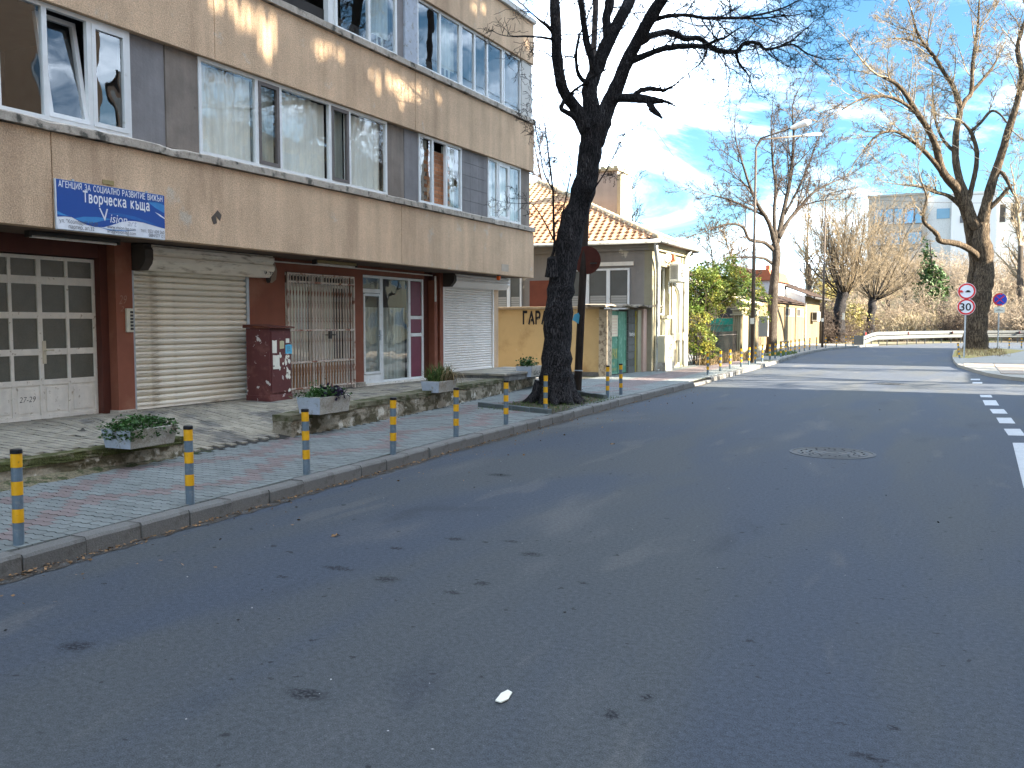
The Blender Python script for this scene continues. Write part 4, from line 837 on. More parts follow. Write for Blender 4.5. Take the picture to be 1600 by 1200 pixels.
# unseen screen added above its roof, gaps shaped to throw sun patches on the facade
holes0 = [(13.15, 5.62, 6.22, .20), (13.75, 5.75, 6.25, .30), (14.1, 5.55, 6.2, .34), (14.45, 5.8, 6.2, .2), (14.85, 5.7, 6.2, .18), (15.2, 5.9, 6.2, .2), (11.7, 5.85, 6.2, .28), (12.1, 5.95, 6.2, .2), (10.45, 5.45, 6.3, .24), (9.95, 5.75, 6.3, .3), (9.5, 5.9, 6.3, .22), (9.0, 6.0, 6.3, .16), (16.75, 8.0, 8.5, .22), (17.1, 8.15, 8.45, .16), (19.2, 8.0, 8.3, .18)]
rg = random.Random(6); holes = []
for (p, a, b, w) in holes0:
    w *= 1.7; n_ = max(1, round(w / .12))
    for q in range(n_): u = p + (q - (n_ - 1) / 2) * w / n_; k_ = rg.random(); holes.append((u, a + (b - a) * .45 * k_, b - (b - a) * .25 * rg.random(), w / n_ * .34))
c_ = MB(); y = 9.5; TY, TZ = 1.60, 9.04
while y < 22:
    yc = y + .01; cuts = sorted([(a + TZ + rg.uniform(-.06, .06), b + TZ + rg.uniform(-.04, .04)) for (p, a, b, w) in holes if abs(p + TY - yc) < w / 2]); z = 14.35
    for a, b in cuts:
        if a > z: c_.box(11, 11.2, y, y + .02, z, a); z = b
    c_.box(11, 11.2, y, y + .02, z, 24); y += .02
c_.box(11, 11.2, -34, 9.5, 14.35, 24).box(11, 11.2, y, 24.2, 14.35, 24).build('sun_mask_screen', m_orange, blkA)
block('apartment_building', 'yellow block of flats farther up across the road, out of the picture', 20, 32, 40, 66, 13, m_yellowbld, 4, 3.4)
block('small_house', 'small cream house at the corner across the road, out of the picture', 11.5, 19, 28.6, 33.4, 4.6, m_cream, 1, 2.4)

hb = thing('shade_board', 'unseen board on two posts, added across the road to shade the green gate', 'shade_board', (11.5, 26.9, .1))  # added out of view to keep the sun off the gate and its piers
B('panel', m_whitedirty, hb, 11.4, 11.55, 25.3, 28.55, 8.35, 11.6); B('panel_frame', m_darkmetal, hb, 11.56, 11.62, 25.2, 28.65, 8.25, 11.7)
for y in (25.5, 28.3): MB().tube([(11.6, y, .1), (11.6, y, 11)], .07, 8).build('post', m_galv, hb)
# ================================================================== BOLLARDS
BP = [(29, 851), (296, 787), (479, 741), (614, 709), (713, 683), (790, 663), (852, 645), (949, 622), (970, 617), (1106, 586), (1125, 580), (1141, 576), (1158, 573), (1170, 570), (1182, 568), (1193, 566), (1203, 562), (1209, 560), (1220, 557), (1228, 555), (1235, 553), (1242, 551), (1249, 549.5), (1257, 548), (1265, 546.5), (1276, 544.5), (1290, 543), (1306, 542), (1321, 541.5), (1333, 540)]
BXY = [(-5.74, 3.9), (-5.76, 5.45), (-5.84, 7.05), (-5.86, 8.61), (-5.97, 10.25), (-6.06, 11.89), (-6.24, 13.71), (-6.35, 16.97), (-6.38, 17.85), (-6.55, 25.76), (-6.73, 27.98), (-6.81, 29.69), (-6.77, 31.15), (-6.83, 32.69), (-6.86, 33.95), (-6.92, 35.56), (-7.01, 37.61), (-7.11, 39.3), (-7.23, 41.38), (-7.31, 43.11), (-7.41, 44.97), (-7.53, 46.99), (-7.57, 48.65), (-7.58, 50.44), (-7.59, 52.35), (-7.6, 55.12), (-7.4, 57.49), (-7.03, 59.6), (-6.67, 61.36), (-6.4, 63.11)]
BL = ['nearest bollard at the left edge of the picture', 'bollard with a small white sticker, between the left planter and the kerb', 'bollard in front of the planter with purple leaves', 'bollard fourth from the left, midway along the retaining wall', 'bollard standing before the planter of grassy leaves', 'slim bollard just left of the tree pit edging', 'bollard with a white foot right in front of the big dark tree', 'bollard right of the tree pit, first of the close pair', 'bollard right of the tree pit, second of the close pair', 'first bollard beyond the house with the outdoor unit', 'second bollard beyond the house, by the leafy hedge', 'third bollard beyond the house, by the leafy hedge', 'bollard in front of the teal gate']
def bollard_root(g): 
    t = thing('bollard', 'x', 'bollard', (0, 0, .13), 0, g); r = .0355
    MB().tube([(0, 0, -.05), (0, 0, .625)], r, 20).build('post', m_bgrey, t, smooth=False, local=True)
    for k in range(3):
        z = .625 - .09 - k * .188 if False else [.535, .345, .155][k]; o = MB().tube([(0, 0, z), (0, 0, z + .094)], r + .0015, 20, caps=False).build('yellow_band', m_yel, t, local=True, smooth=True)
    MB().tube([(0, 0, .629), (0, 0, .655), (0, 0, .66)], [r + .0035, r + .0035, r - .004], 20).build('cap', m_bblack, t, smooth=False, local=True)
    return t
b0 = bollard_root('yellow and grey bollards along the left kerb')
for i, (x, y) in enumerate(BXY):
    b = b0 if i == 0 else copy_tree(b0); b.location = (x, y, .13); b.rotation_euler = (rr.uniform(-.02, .02), rr.uniform(-.025, .02), rr.uniform(0, 6))
    if i < len(BL): b['label'] = 'yellow-banded ' + BL[i]
    else:
        w_ = ['first', 'second', 'third', 'fourth', 'fifth', 'sixth', 'seventh', 'eighth', 'ninth']
        b['label'] = 'small yellow-banded bollard, %s after the nearer street lamp' % w_[i - 13] if i < 22 else 'tiny far yellow-banded bollard, %s from the guard rail end' % w_[29 - i]
    if i == 1: B('sticker', m_paper, b, x + .01, x + .04, y - .036, y - .034, .67, .72)
fb = MB().tube([(BXY[6][0], BXY[6][1], .128), (BXY[6][0], BXY[6][1], .16)], .045, 14).build('white_foot', m_whitedirty, None); fb.parent = [o for o in COL.objects if o.get('label', '').endswith('big dark tree')][0]; fb.matrix_parent_inverse = fb.parent.matrix_world.inverted() if False else Matrix.Translation((-BXY[6][0], -BXY[6][1], -.13))
t2 = None
for i, (x, y, l) in enumerate([(-.05, 43.3, 'leaning yellow bollard beside the 30 sign pole'), (1.33, 60.5, 'yellow bollard right of the thick tree, left of the no-stopping sign'), (2.55, 61, 'yellow bollard right of the no-stopping sign'), (3.2, 61.3, 'yellow bollard nearest the right edge of the picture')]):
    b = copy_tree(b0); b.location = (x, y, .11); b['label'] = l; b['group'] = 'bollards on the right corner'; b.rotation_euler = (0, -.13 if i == 0 else 0, 0)

# ================================================================== PLANTERS
def leaves_np(P, S, seed, flat=.6, aspect=1.5):
    g = np.random.RandomState(seed); n = len(P); a = g.normal(0, 1, (n, 3)); a[:, 2] *= flat; a /= np.linalg.norm(a, axis=1)[:, None] + 1e-9
    t = g.normal(0, .7, (n, 3)); t[:, 2] += 1; b = np.cross(a, t); b /= np.linalg.norm(b, axis=1)[:, None] + 1e-9; L = a * S[:, None] * aspect; w = b * S[:, None] * .5
    V = np.empty((n, 4, 3)); V[:, 0] = P - L * .5; V[:, 1] = P + w + L * .05; V[:, 2] = P + L * .5; V[:, 3] = P - w + L * .05
    return V.reshape(-1, 3), np.arange(n * 4).reshape(n, 4)
def leaves(n, gen, size, rnd, flat=.3, aspect=1.6):
    """n small folded leaves at points from gen(); returns V, F"""
    V = np.zeros((n * 4, 3), np.float32)
    for i in range(n):
        p, s = gen(i); s *= size; a = Vector((rnd.gauss(0, 1), rnd.gauss(0, 1), rnd.gauss(0, flat))).normalized(); b = a.cross(Vector((rnd.gauss(0, .6), rnd.gauss(0, .6), 1)).normalized())
        b = b.normalized() if b.length > 1e-4 else a.orthogonal(); L = a * s * aspect; w = b * s * .5
        V[i * 4] = p - L * .5; V[i * 4 + 1] = p + w + L * .05; V[i * 4 + 2] = p + L * .5; V[i * 4 + 3] = p - w + L * .05
    return V, np.arange(n * 4).reshape(n, 4)
def trough(label, x, y, z, rz, L=.64, Wd_=.42, h=.20, grp='concrete planters on the terrace edge'):
    t = thing('planter', label, 'planter', (x, y, z), rz, grp)
    mb = MB(); a, b, c, d = Wd_ / 2 * .86, L / 2 * .92, Wd_ / 2, L / 2
    o = [(-a, -b, 0), (a, -b, 0), (a, b, 0), (-a, b, 0), (-c, -d, h), (c, -d, h), (c, d, h), (-c, d, h), (-c + .03, -d + .03, h), (c - .03, -d + .03, h), (c - .03, d - .03, h), (-c + .03, d - .03, h), (-c + .035, -d + .035, h - .05), (c - .035, -d + .035, h - .05), (c - .035, d - .035, h - .05), (-c + .035, d - .035, h - .05)]
    mb.v = o; mb.f = [(3, 2, 1, 0)] + [(i + 4 * k, (i + 1) % 4 + 4 * k, (i + 1) % 4 + 4 * k + 4, i + 4 * k + 4) for k in range(3) for i in range(4)] + [(12, 13, 14, 15)]
    mb.build('trough', m_conc, t, local=True, bevel=.007)
    MB().poly([(-a * .97 - .0, -b - .0035 - (c - a) * 0, .002), (a * .99, -b - .0035, .002), (c * .985, -d - .002, h * .98), (-c * .985, -d - .002, h * .98)]).build('painted_end', m_paintgrey, t, local=True)
    return t
pr = random.Random(11)
p1 = trough('concrete planter full of dark ivy at the left end of the low wall', -7.76, 6.68, .352, .04)
def g1(i):
    u = pr.uniform(-.34, .34); v = pr.gauss(0, .10); z = .19 + .10 * (1 - (u / .4) ** 2) * pr.random() + pr.random() * .04
    if pr.random() < .35: v = pr.uniform(.12, .24) * pr.choice((1, 1, -1)); z = pr.uniform(.10, .23)
    if pr.random() < .12: u = -pr.uniform(.28, .36); z = pr.uniform(.08, .24)
    return Vector((v, u, z)), pr.uniform(.7, 1.3)
nmesh('ivy', *leaves(1500, g1, .032, pr, .5, 1.1), m_leaf, p1)
p2 = trough('concrete planter with purple and green leaves, above the left end of the retaining wall', -7.84, 9.86, .412, .02, .70, .40, .235)
def g2(i):
    u = pr.gauss(-.02, .17); v = pr.gauss(0, .10); z = .24 + abs(pr.gauss(0, .075)) * max(.2, 1 - abs(u + .03) * 2.2); return Vector((v, u, z)), pr.uniform(.7, 1.4)
nmesh('green_leaves', *leaves(520, g2, .034, pr, .7, 1.5), m_leaf, p2)
def g2b(i):
    u = pr.gauss(.06, .10); v = pr.gauss(.10, .07); z = .24 + pr.gauss(.02, .05); return Vector((v, u, z)), pr.uniform(.8, 1.5)
nmesh('purple_leaves', *leaves(230, g2b, .045, pr, .7, 1.5), m_leafp, p2)
def blades(n, cx, cy, cz, Lr, rnd, spread=1.0, w=.006, segs=4, stiff=.5, box=None):
    V = []; Fc = []
    for i in range(n):
        th = rnd.uniform(0, 2 * pi); L = rnd.uniform(*Lr); x = cx + rnd.gauss(0, .02); y = cy + rnd.gauss(0, .02)
        if box: x = rnd.uniform(box[0], box[1]); y = rnd.uniform(box[2], box[3])
        d = Vector((cos(th), sin(th), 0)); el = rnd.uniform(.7, 1.5); p = Vector((x, y, cz)); v = (d * cos(el) * spread + Vector((0, 0, sin(el)))).normalized(); sd2 = Vector((-sin(th), cos(th), 0)) * w; b = len(V)
        for k in range(segs + 1):
            ww = sd2 * (1 - k / segs) ** .6; V += [tuple(p - ww), tuple(p + ww)]; p = p + v * L / segs; v = (v + Vector((0, 0, -stiff * (.6 + rnd.random() * .6)))).normalized() if k else v
        for k in range(segs): Fc.append((b + k * 2, b + k * 2 + 1, b + k * 2 + 3, b + k * 2 + 2))
    return V, Fc
p3 = trough('concrete planter of long grassy leaves, by the first glazed shopfront pier', -8.28, 13.62, .425, .02, .62, .38, .20)
nmesh('grassy_leaves', *blades(330, 0, 0, .18, (.22, .42), pr, .9, .007, 5, .42, (-.13, .13, -.26, .26)), m_grassb, p3)
nmesh('dry_leaves', *blades(110, 0, .12, .2, (.35, .55), pr, 1.2, .006, 6, .8, (.08, .18, -.05, .28)), m_grassd, p3)
p4 = trough('concrete planter with a small leafy bush and scribbles, beside the tree trunk', -8.86, 18.55, .42, .05, .62, .40, .24)
def g4(i):
    u = pr.gauss(-.05, .14); v = pr.gauss(-.02, .09); return Vector((v, u, .25 + abs(pr.gauss(0, .09)))), pr.uniform(.8, 1.6)
nmesh('leaves', *leaves(260, g4, .045, pr, .6, 1.2), m_leaf, p4)
text('graffiti', 'GKA', .14, (p4.location.x + .19, p4.location.y - .2, p4.location.z + .04), ROTX, m_black, p4, width=.4, shear=.3)
# grass and litter in the tree pit
V, Fc = blades(1500, 0, 0, .122, (.03, .09), pr, 1, .004, 3, .4, (-7.6, -6.15, 13.7, 17.3)); nmesh('short_grass', V, Fc, m_grassb, None, 'stuff', 'thin short grass round the foot of the big tree')
def litter(n, name, label, gen, size, m_):
    V, Fc = leaves(n, gen, size, pr, .12, 1.3); return nmesh(name, V, Fc, m_, None, 'stuff', label)
def gl(i):
    if pr.random() < .72: y = 3 + abs(pr.gauss(0, 1)) * 7; x = K(y) + abs(pr.gauss(.015, .035)) + .012
    else: y = pr.uniform(3, 22); x = K(y) + abs(pr.gauss(.1, .5)) + .02
    return Vector((x, y, .009 + pr.random() * .012)), pr.uniform(.35, 1.2)
litter(1000, 'leaf_litter', 'dry brown leaves and crumbs gathered along the gutter', gl, .024, m_litter)
litter(90, 'leaf_litter', 'dry leaves scattered under the big tree', lambda i: (Vector((pr.uniform(-7.5, -6.2), pr.uniform(13.8, 17), .135)), pr.uniform(.6, 1.3)), .04, m_litter)
def gr_(i): return Vector((pr.uniform(-5, 1.5), 2.6 + pr.random() ** 1.5 * 20, .006)), pr.uniform(.4, 1.3)
litter(110, 'road_grit', 'tiny pale chips and scraps scattered over the asphalt', gr_, .009, mat('pale_chip', (.35, .35, .34), .9, rnd=.3))
litter(60, 'road_grit', 'tiny dark crumbs scattered over the asphalt', gr_, .016, mat('dark_chip', (.02, .02, .02), .9, rnd=.3))
tag(MB().prism([(-1.765, 3.36), (-1.735, 3.355), (-1.722, 3.40), (-1.738, 3.47), (-1.768, 3.485), (-1.778, 3.44)], .006, .011).build('paper_scrap', m_paper), 'white scrap of paper lying alone in the middle of the road', 'litter')
for (px, py, l) in [(524, 837, 'curled brown leaf lying on the road left of the oil spots'), (668, 658, 'brown leaf in the gutter in front of the sixth bollard'), (957, 694, 'brown leaf flat on the open road right of the tree')]:
    d = ray(px, py); p = Vector((0, 0, H)) + d * ((.006 - H) / d.z); q = [(.035 * (1.2 if k % 2 else .5) * cos(k * pi / 5), .035 * (1.2 if k % 2 else .5) * sin(k * pi / 5)) for k in range(10)]
    mb = MB(); mb.v = [(p.x, p.y, .012)] + [(p.x + a, p.y + b, .006 + .014 * (k % 3 == 0)) for k, (a, b) in enumerate(q)]; mb.f = [(0, 1 + k, 1 + (k + 1) % 10) for k in range(10)]; tag(mb.build('fallen_leaf', m_litter), l, 'leaf', 'fallen leaves on the road')

gd = MB(); rg = random.Random(15); prev = None
for i in range(260):
    y = 1 + i * .09; w = .03 + .05 * abs(sin(y * 1.3)) + rg.uniform(0, .05); q_ = ((K(y) + .002, y, .004), (K(y) + .012 + w, y, .004))
    if prev: gd.poly([prev[0], prev[1], q_[1], q_[0]])
    prev = q_
struct(gd.build('gutter_dirt', mat('gutter_dirt', (.055, .044, .034), 1, .4, 14, fine=.4, fscale=70, bump=1.5, bscale=60, col2=(.075, .072, .068), th=(.45, .6), s2=11)), 'dark line of grit and rotted leaves along the gutter')
# manhole covers
def manhole(x, y, r, label):
    t = thing('manhole_cover', label, 'manhole', (x, y, 0)); MB().disc((x, y, .001), r, (0, 0, 1), 48, .006, r * .93).build('frame', m_iron, t); MB().disc((x, y, .0005), r * .925, (0, 0, 1), 48, .003).build('cover', m_darkmetal, t); mb = MB()
    for q in (.82, .62, .42, .22): mb.disc((x, y, .0036), r * q, (0, 0, 1), 36, .004, r * (q - .07))
    for k in range(28):
        a = 2 * pi * k / 28; q = .52 if k % 2 else .72; mb.tube([(x + r * q * cos(a) - .012, y + r * q * sin(a), .006), (x + r * q * cos(a) + .012, y + r * q * sin(a), .006)], .010, 4)
    mb.build('raised_pattern', m_iron, t)
manhole(-1.42, 11.89, .52, 'round cast iron manhole cover in the shaded road, right of centre'); manhole(-1.66, 26.08, .45, 'distant round manhole cover in the sunlit strip of road')

# ================================================================== STREET CABINET
cb = thing('utility_cabinet', 'rust-red metal cabinet with torn posters beside the old shutter', 'cabinet', (-9.78, 10.9, .42))
cx0, cx1, cy0, cy1 = -9.97, -9.5, 10.64, 11.13
B('body', m_rustcab, cb, cx0, cx1, cy0, cy1, .50, 1.56, bevel=.005); B('plinth', m_rustcab, cb, cx0 - .008, cx1 + .012, cy0 - .012, cy1 + .012, .40, .52, bevel=.004)
MB().prism([(cx0 - .03, 1.565), (cx1 + .05, 1.565), (cx1 + .05, 1.585), (cx0 - .03, 1.62)], cy0 - .04, cy1 + .04, 'y').build('cabinet_roof', m_rust, cb)
B('door', m_rustcab, cb, cx1, cx1 + .012, cy0 + .03, cy1 - .03, .56, 1.52, bevel=.003); MB().tube([(cx1 + .012, cy0 + .07, .98), (cx1 + .03, cy0 + .07, .98)], .008, 8).build('lock', m_darkmetal, cb)
for (a, b, c, d, m_) in ((.05, .15, 1.18, 1.38, m_paper), (.06, .21, .93, 1.15, m_paper), (.35, .50, 1.16, 1.30, m_paperb), (.22, .32, 1.24, 1.36, mat('old_paper', (.45, .43, .26), .9, .2, 9)), (.36, .44, 1.33, 1.40, m_paper)):
    MB().prism([(cy0 + a, c), (cy0 + b, c + rr.uniform(-.01, .01)), (cy0 + b + rr.uniform(-.01, .01), d), (cy0 + (a + b) / 2, d + rr.uniform(-.015, .01)), (cy0 + a, d)], cx1 + .0125, cx1 + .0135, 'x').build('poster', m_, cb)
for (s_, y, z) in ((m_darkgrey, .38, 1.26), (m_darkgrey, .38, 1.23), (m_darkgrey, .38, 1.20)): B('print_line', s_, cb, cx1 + .0136, cx1 + .0142, cy0 + y, cy0 + y + .08, z, z + .01)
rg = random.Random(4)
torn = MB()
for k in range(26):
    cy = cy0 + .28 + rg.gauss(.06, .09); cz = 1.0 + rg.gauss(0, .14); r_ = rg.uniform(.012, .045); cy = min(cy1 - .06, max(cy0 + .05, cy)); torn.prism([(cy + r_ * rg.uniform(.4, 1) * cos(a), cz + r_ * rg.uniform(.5, 1.4) * sin(a)) for a in [q * pi / 4 for q in range(8)]], cx1 + .0125, cx1 + .0130 + k * .00002, 'x')
torn.build('torn_paper', m_paper, cb)

# ================================================================== OCHRE WALL, GATE, HOUSE
ow = thing('garage_wall', 'ochre garden wall with black stencilled ГАРАЖ lettering behind the big tree', 'wall', (-10.8, 23.8, .1))
B('wall_face', m_ochre, ow, -13.4, -9.12, 23.7, 23.9, .25, 2.03); B('coping', mat('coping', (.36, .27, .17), .9, .2, 6), ow, -13.45, -9.08, 23.64, 23.96, 2.032, 2.11, bevel=.01)
B('plinth', m_kerb, ow, -13.4, -9.10, 23.685, 23.9, .10, .245)
for i in range(12): B('plinth_tile', m_kerb, ow, -13.2 + i * .34, -12.87 + i * .34, 23.672, 23.684, .14, .243)
stroke_text('lettering', 'ГАРАЖ', .34, (-11.50, 23.696, 1.62), ROTY, m_black, ow, 1.02, .24)
for x in (-11.27, -11.03): B('stencil_bridge', m_ochre, ow, x, x + .014, 23.690, 23.6955, 1.60, 1.78)
pier = B('corner_pier', mat('flaking_pier', (.46, .38, .27), .95, .15, 8, col2=(.22, .17, .12), th=(.5, .6), s2=9, bump=.8, bscale=30), ow, -9.12, -8.86, 23.62, 24.02, .10, 2.03, bevel=.02)
gt = thing('green_gate', 'green double metal gate with a pasted notice and yellow ГАРАЖ lettering', 'gate', (-9, 24.8, .12))
GX2 = -8.98
B('leaf_door', m_green, gt, GX2 - .04, GX2, 24.05, 24.82, .16, 1.98, bevel=.008); B('leaf_door', m_green, gt, GX2 - .04, GX2 - .002, 24.84, 25.52, .16, 1.98, bevel=.008)
MB().box(GX2, GX2 + .015, 24.05, 24.09, .16, 1.98).box(GX2, GX2 + .015, 24.78, 24.82, .16, 1.98).box(GX2, GX2 + .014, 24.09, 24.78, 1.12, 1.17).box(GX2, GX2 + .014, 24.09, 24.78, .16, .2).box(GX2 - .002, GX2 + .015, 24.84, 24.88, .16, 1.98).box(GX2 - .002, GX2 + .015, 25.48, 25.52, .16, 1.98).box(GX2 - .002, GX2 + .014, 24.88, 25.48, 1.12, 1.17).build('door_rails', m_green, gt)
B('notice', mat('notice', (.72, .62, .46), .9, .08, 6), gt, GX2 + .0152, GX2 + .018, 24.08, 24.76, 1.25, 1.86)
for k in range(6): B('print_line', mat('faded_red_print', (.62, .38, .28), .9), gt, GX2 + .0182, GX2 + .0186, 24.14 + .03 * (k % 2), 24.68, 1.32 + k * .085, 1.335 + k * .085)
stroke_text('lettering', 'ГАРАЖ', .26, (GX2 + .016, 24.12, .62), ROTX, mat('yellow_stencil', (.42, .40, .13), .8), gt, .60, .2)
text('lettering', 'НЕ', .13, (GX2 + .016, 24.35, .42), ROTX, MATS['yellow_stencil'], gt); text('lettering', 'ПАРКИРАЙ', .11, (GX2 + .016, 24.16, .26), ROTX, MATS['yellow_stencil'], gt, width=.5)
bp_ = thing('brick_pier', 'dark painted block pier with white scribbles, right of the green gate', 'pier', (-9, 25.95, .1))
for k in range(9): B('block', mat('dark_block', (.10, .10, .09), .95, .2, 6, rnd=.2), bp_, -9.25, -8.93 + rr.uniform(-.008, .008), 25.60, 26.22, .12 + k * .215, .328 + k * .215, bevel=.008)
text('graffiti', 'бамбук', .16, (-8.918, 25.66, 1.25), ROTX, m_whitedirty, bp_, width=.5); B('yellow_strip', mat('yellow_strip', (.45, .36, .05), .8), bp_, -8.95, -8.915, 26.22, 26.27, .12, 2.0)
MB().box(-9.1, -8.86, 26.28, 26.62, .1, 2.04).build('plaster_pier', m_cream, bp_); B('pink_panel', mat('pink_plaster', (.52, .36, .29), .9, .12, 3, streak=.15), bp_, -9.0, -8.80, 26.625, 26.97, .1, 2.08)
cv = MB(); n = 12
for i in range(n + 1):
    y = 22.85 + (28.0 - 22.85) * i / n; zt = 2.14 + .025 * sin(i * 1.9) + .012 * i / n * 6; 
    for (x, z) in ((-9.45, zt), (-8.62, zt - .01), (-8.62, zt - .05 - .02 * (i % 3 == 0)), (-9.45, zt - .045)): cv.v.append((x, y, z))
for i in range(n):
    for q in range(4): cv.f.append((i * 4 + q, i * 4 + (q + 1) % 4, i * 4 + 4 + (q + 1) % 4, i * 4 + 4 + q))
cv.f += [(0, 3, 2, 1), (n * 4, n * 4 + 1, n * 4 + 2, n * 4 + 3)]; 
tag(cv.build('gate_canopy', mat('canopy', (.24, .20, .15), .95, .2, 4, col2=(.06, .05, .04), th=(.5, .6), s2=5)), 'crumbling thin slab roof over the green gate and its piers', 'canopy')

hs = thing('tiled_house', 'low grey and cream stuccoed house with a tiled hip roof behind the ochre wall', 'house', (-12, 29, .1))
HX, HY, HY2 = -8.65, 27.0, 31.0
B('front_wall', m_greystucco, hs, -19, HX - .25, HY, HY + .25, .1, 4.0)
B('corner_quoin', m_cream, hs, HX - .252, HX, HY - .02, HY + .25, .1, 4.0)
# side wall with window opening y 27.9..29.0, z 1.95..3.45
for a, b, c, d in ((HY + .25, 27.85, .1, 4.0), (27.85, 28.85, .1, 1.85), (27.85, 28.85, 3.45, 4.0), (28.85, HY2, .1, 4.0)): B('side_wall', m_cream, hs, HX - .3, HX, a, b, c, d)
B('rear_wall', m_cream, hs, -19, HX - .3, HY2 - .2, HY2, .1, 4.0)
window(27.87, 28.83, 1.9, 3.44, [28.35], {0: 'net', 1: 'net'}, X=HX - .16, parent=hs); B('sill', m_cream, hs, HX - .1, HX + .07, 27.8, 28.92, 1.78, 1.88)
B('wall_panel', m_cream, hs, HX, HX + .03, 27.95, 28.8, .9, 1.68, bevel=.01); B('pilaster', m_cream, hs, HX, HX + .05, 29.0, 29.3, .1, 3.95); B('pilaster', m_cream, hs, HX, HX + .05, 30.55, 30.98, .1, 3.95)
for z, o, h in ((3.9, .10, .09), (3.99, .16, .12), (4.11, .24, .07)):
    B('cornice', m_cream, hs, HX - .1, HX + o, HY - o, HY2 + .1, z, z + h - .002); B('cornice', m_greystucco if o < .2 else m_cream, hs, -19, HX - .101, HY - o, HY + .1, z, z + h - .002)
def fwin(x0, x1, z0, z1, n):
    mb = MB(); f = .06; y = HY - .015
    mb.box(x0, x1, y - .05, y, z0, z0 + f).box(x0, x1, y - .05, y, z1 - f, z1); W_ = (x1 - x0) / n
    for i in range(n + 1): mb.box(x0 + i * W_ - (f if i else 0), x0 + i * W_ + (f if i < n else 0), y - .052, y - .001, z0 + f, z1 - f)
    w = mb.build('window', m_white, hs)
    for i in range(n):
        B('pane', m_modglass2, w, x0 + i * W_ + f, x0 + (i + 1) * W_ - f, y - .02, y - .014, z0 + f, z1 - f)
        for k in range(5): B('blind_slat', m_greyblind, w, x0 + i * W_ + f + .03, x0 + (i + 1) * W_ - f - .03, y - .027, y - .021, z0 + f + .03 + k * .075, z0 + f + .095 + k * .075)
    B('lintel_trim', m_whitedirty, hs, x0 - .1, x1 + .12, HY - .07, HY - .001, z1 + .08, z1 + .2)
m_modglass2 = mat('dim_window', (.08, .09, .09), .15, .1, 3, spec=.7); m_greyblind = mat('pale_blind', (.35, .34, .31), .8, .05)
fwin(-11.5, -9.38, 2.05, 3.36, 3); fwin(-14.6, -13.15, 2.05, 3.36, 3)
B('red_board', mat('red_board', (.19, .055, .03), .8, .15, 3), hs, -12.85, -11.75, HY - .06, HY - .001, 1.9, 3.03)
# roof: two planes meeting in a hip
PT = .43; ez = 4.20; ex = HX + .32; ey = HY - .36; dd = 7.7
hp = lambda d: (ex - d, ey + d, ez + PT * d)
rf = MB(); d2_ = HY2 + .25 - ey
rf.poly([(-20, ey, ez), (ex, ey, ez), hp(d2_), hp(dd), (-20, ey + dd, ez + PT * dd)]); rf.poly([(ex, ey, ez), (ex, HY2 + .25, ez), hp(d2_)])
rf.poly([hp(d2_), (ex, HY2 + .25, ez), (ex, HY2 + .25, ez - .12), (ex - d2_, HY2 + .25, ez - .12)])
rf.poly([(-20, ey + dd, ez + PT * dd), hp(dd), (ex - dd, ey + dd + 7, ez), (-20, ey + dd + 7, ez)]); rf.poly([hp(d2_), (ex - d2_, HY2 + .25, ez), (ex - dd, ey + dd + 7, ez), hp(dd)])
rf.poly([(-20, ey, ez - .1), (-20, HY2, ez - .1), (ex, HY2 + .25, ez - .1), (ex, ey, ez - .1)])
roof = rf.build('roof', mat('roof_deck', (.14, .09, .06), .95), hs)
tm = MB(); prof = [(-.125, 0), (-.09, .03), (-.04, .035), (0, .012), (.04, .0), (.09, .002), (.125, .018)]; SL = .34
for s_ in (0, SL + .05): tm.v += [(a, s_, b + .028 - .02 * (s_ > 0)) for a, b in prof]
tm.f = [(i, i + 1, i + 8, i + 7) for i in range(6)] ; n7 = len(tm.v); tm.v += [(a, 0, b - .0) for a, b in prof]; tm.f += [(14 + i, 14 + i + 1, i + 1, i) for i in range(6)]
tme = bpy.data.meshes.new('roof_tile'); tme.from_pydata(tm.v, [], tm.f); tme.materials.append(m_tile)
ang = math.atan(PT); cs = cos(ang); big = MB(); cnt = 0; row = 0; d = 0.0
while d < dd - .3:
    x = ex - d - .28
    while x > -16.5:
        base = (x + rr.uniform(-.006, .006), ey + d, ez + PT * d + rr.uniform(0, .008))
        if cnt < 300: o = link('roof_tile', tme, roof); o.location = Vector(base) - hs.location; o.rotation_euler = (ang, 0, 0); cnt += 1
        else:
            n = len(big.v)
            for (a, b, c) in tm.v: big.v.append((base[0] + a, base[1] + b * cs - c * sin(ang), base[2] + b * sin(ang) + c * cs))
            big.f += [tuple(n + q for q in f) for f in tm.f]
        x -= .25
    d += SL * cs; row += 1
d = 0.0
while d < d2_ - .2:
    y = ey + d + .25
    while y < HY2 + .2:
        base = (ex - d, y, ez + PT * d); n = len(big.v)
        for (a, b, c) in tm.v: big.v.append((base[0] - b * cs + c * sin(ang), base[1] + a, base[2] + b * sin(ang) + c * cs))
        big.f += [tuple(n + q for q in f) for f in tm.f]; y += .25
    d += SL * cs
big.build('tile_field', m_tile, roof, kind='stuff')
h0 = Vector(hp(0)); h1 = Vector(hp(dd)); L = (h1 - h0).length; n = int(L / .36); dr = (h1 - h0).normalized()
for i in range(n):
    a = h0 + dr * (i * .36); MB().tube([a + Vector((0, 0, .03)), a + dr * .40 + Vector((0, 0, .015))], [.125, .095], 10).build('ridge_tile', m_ridge, roof, smooth=True)
def gutter(pts, r=.065): return MB().tube(pts, r, 10).build('gutter', m_gutter, hs, smooth=True)
gutter([(-19, ey - .05, ez - .04), (ex + .06, ey - .05, ez - .06)]); gutter([(ex + .07, ey - .05, ez - .06), (ex + .07, HY2 + .25, ez - .04)])
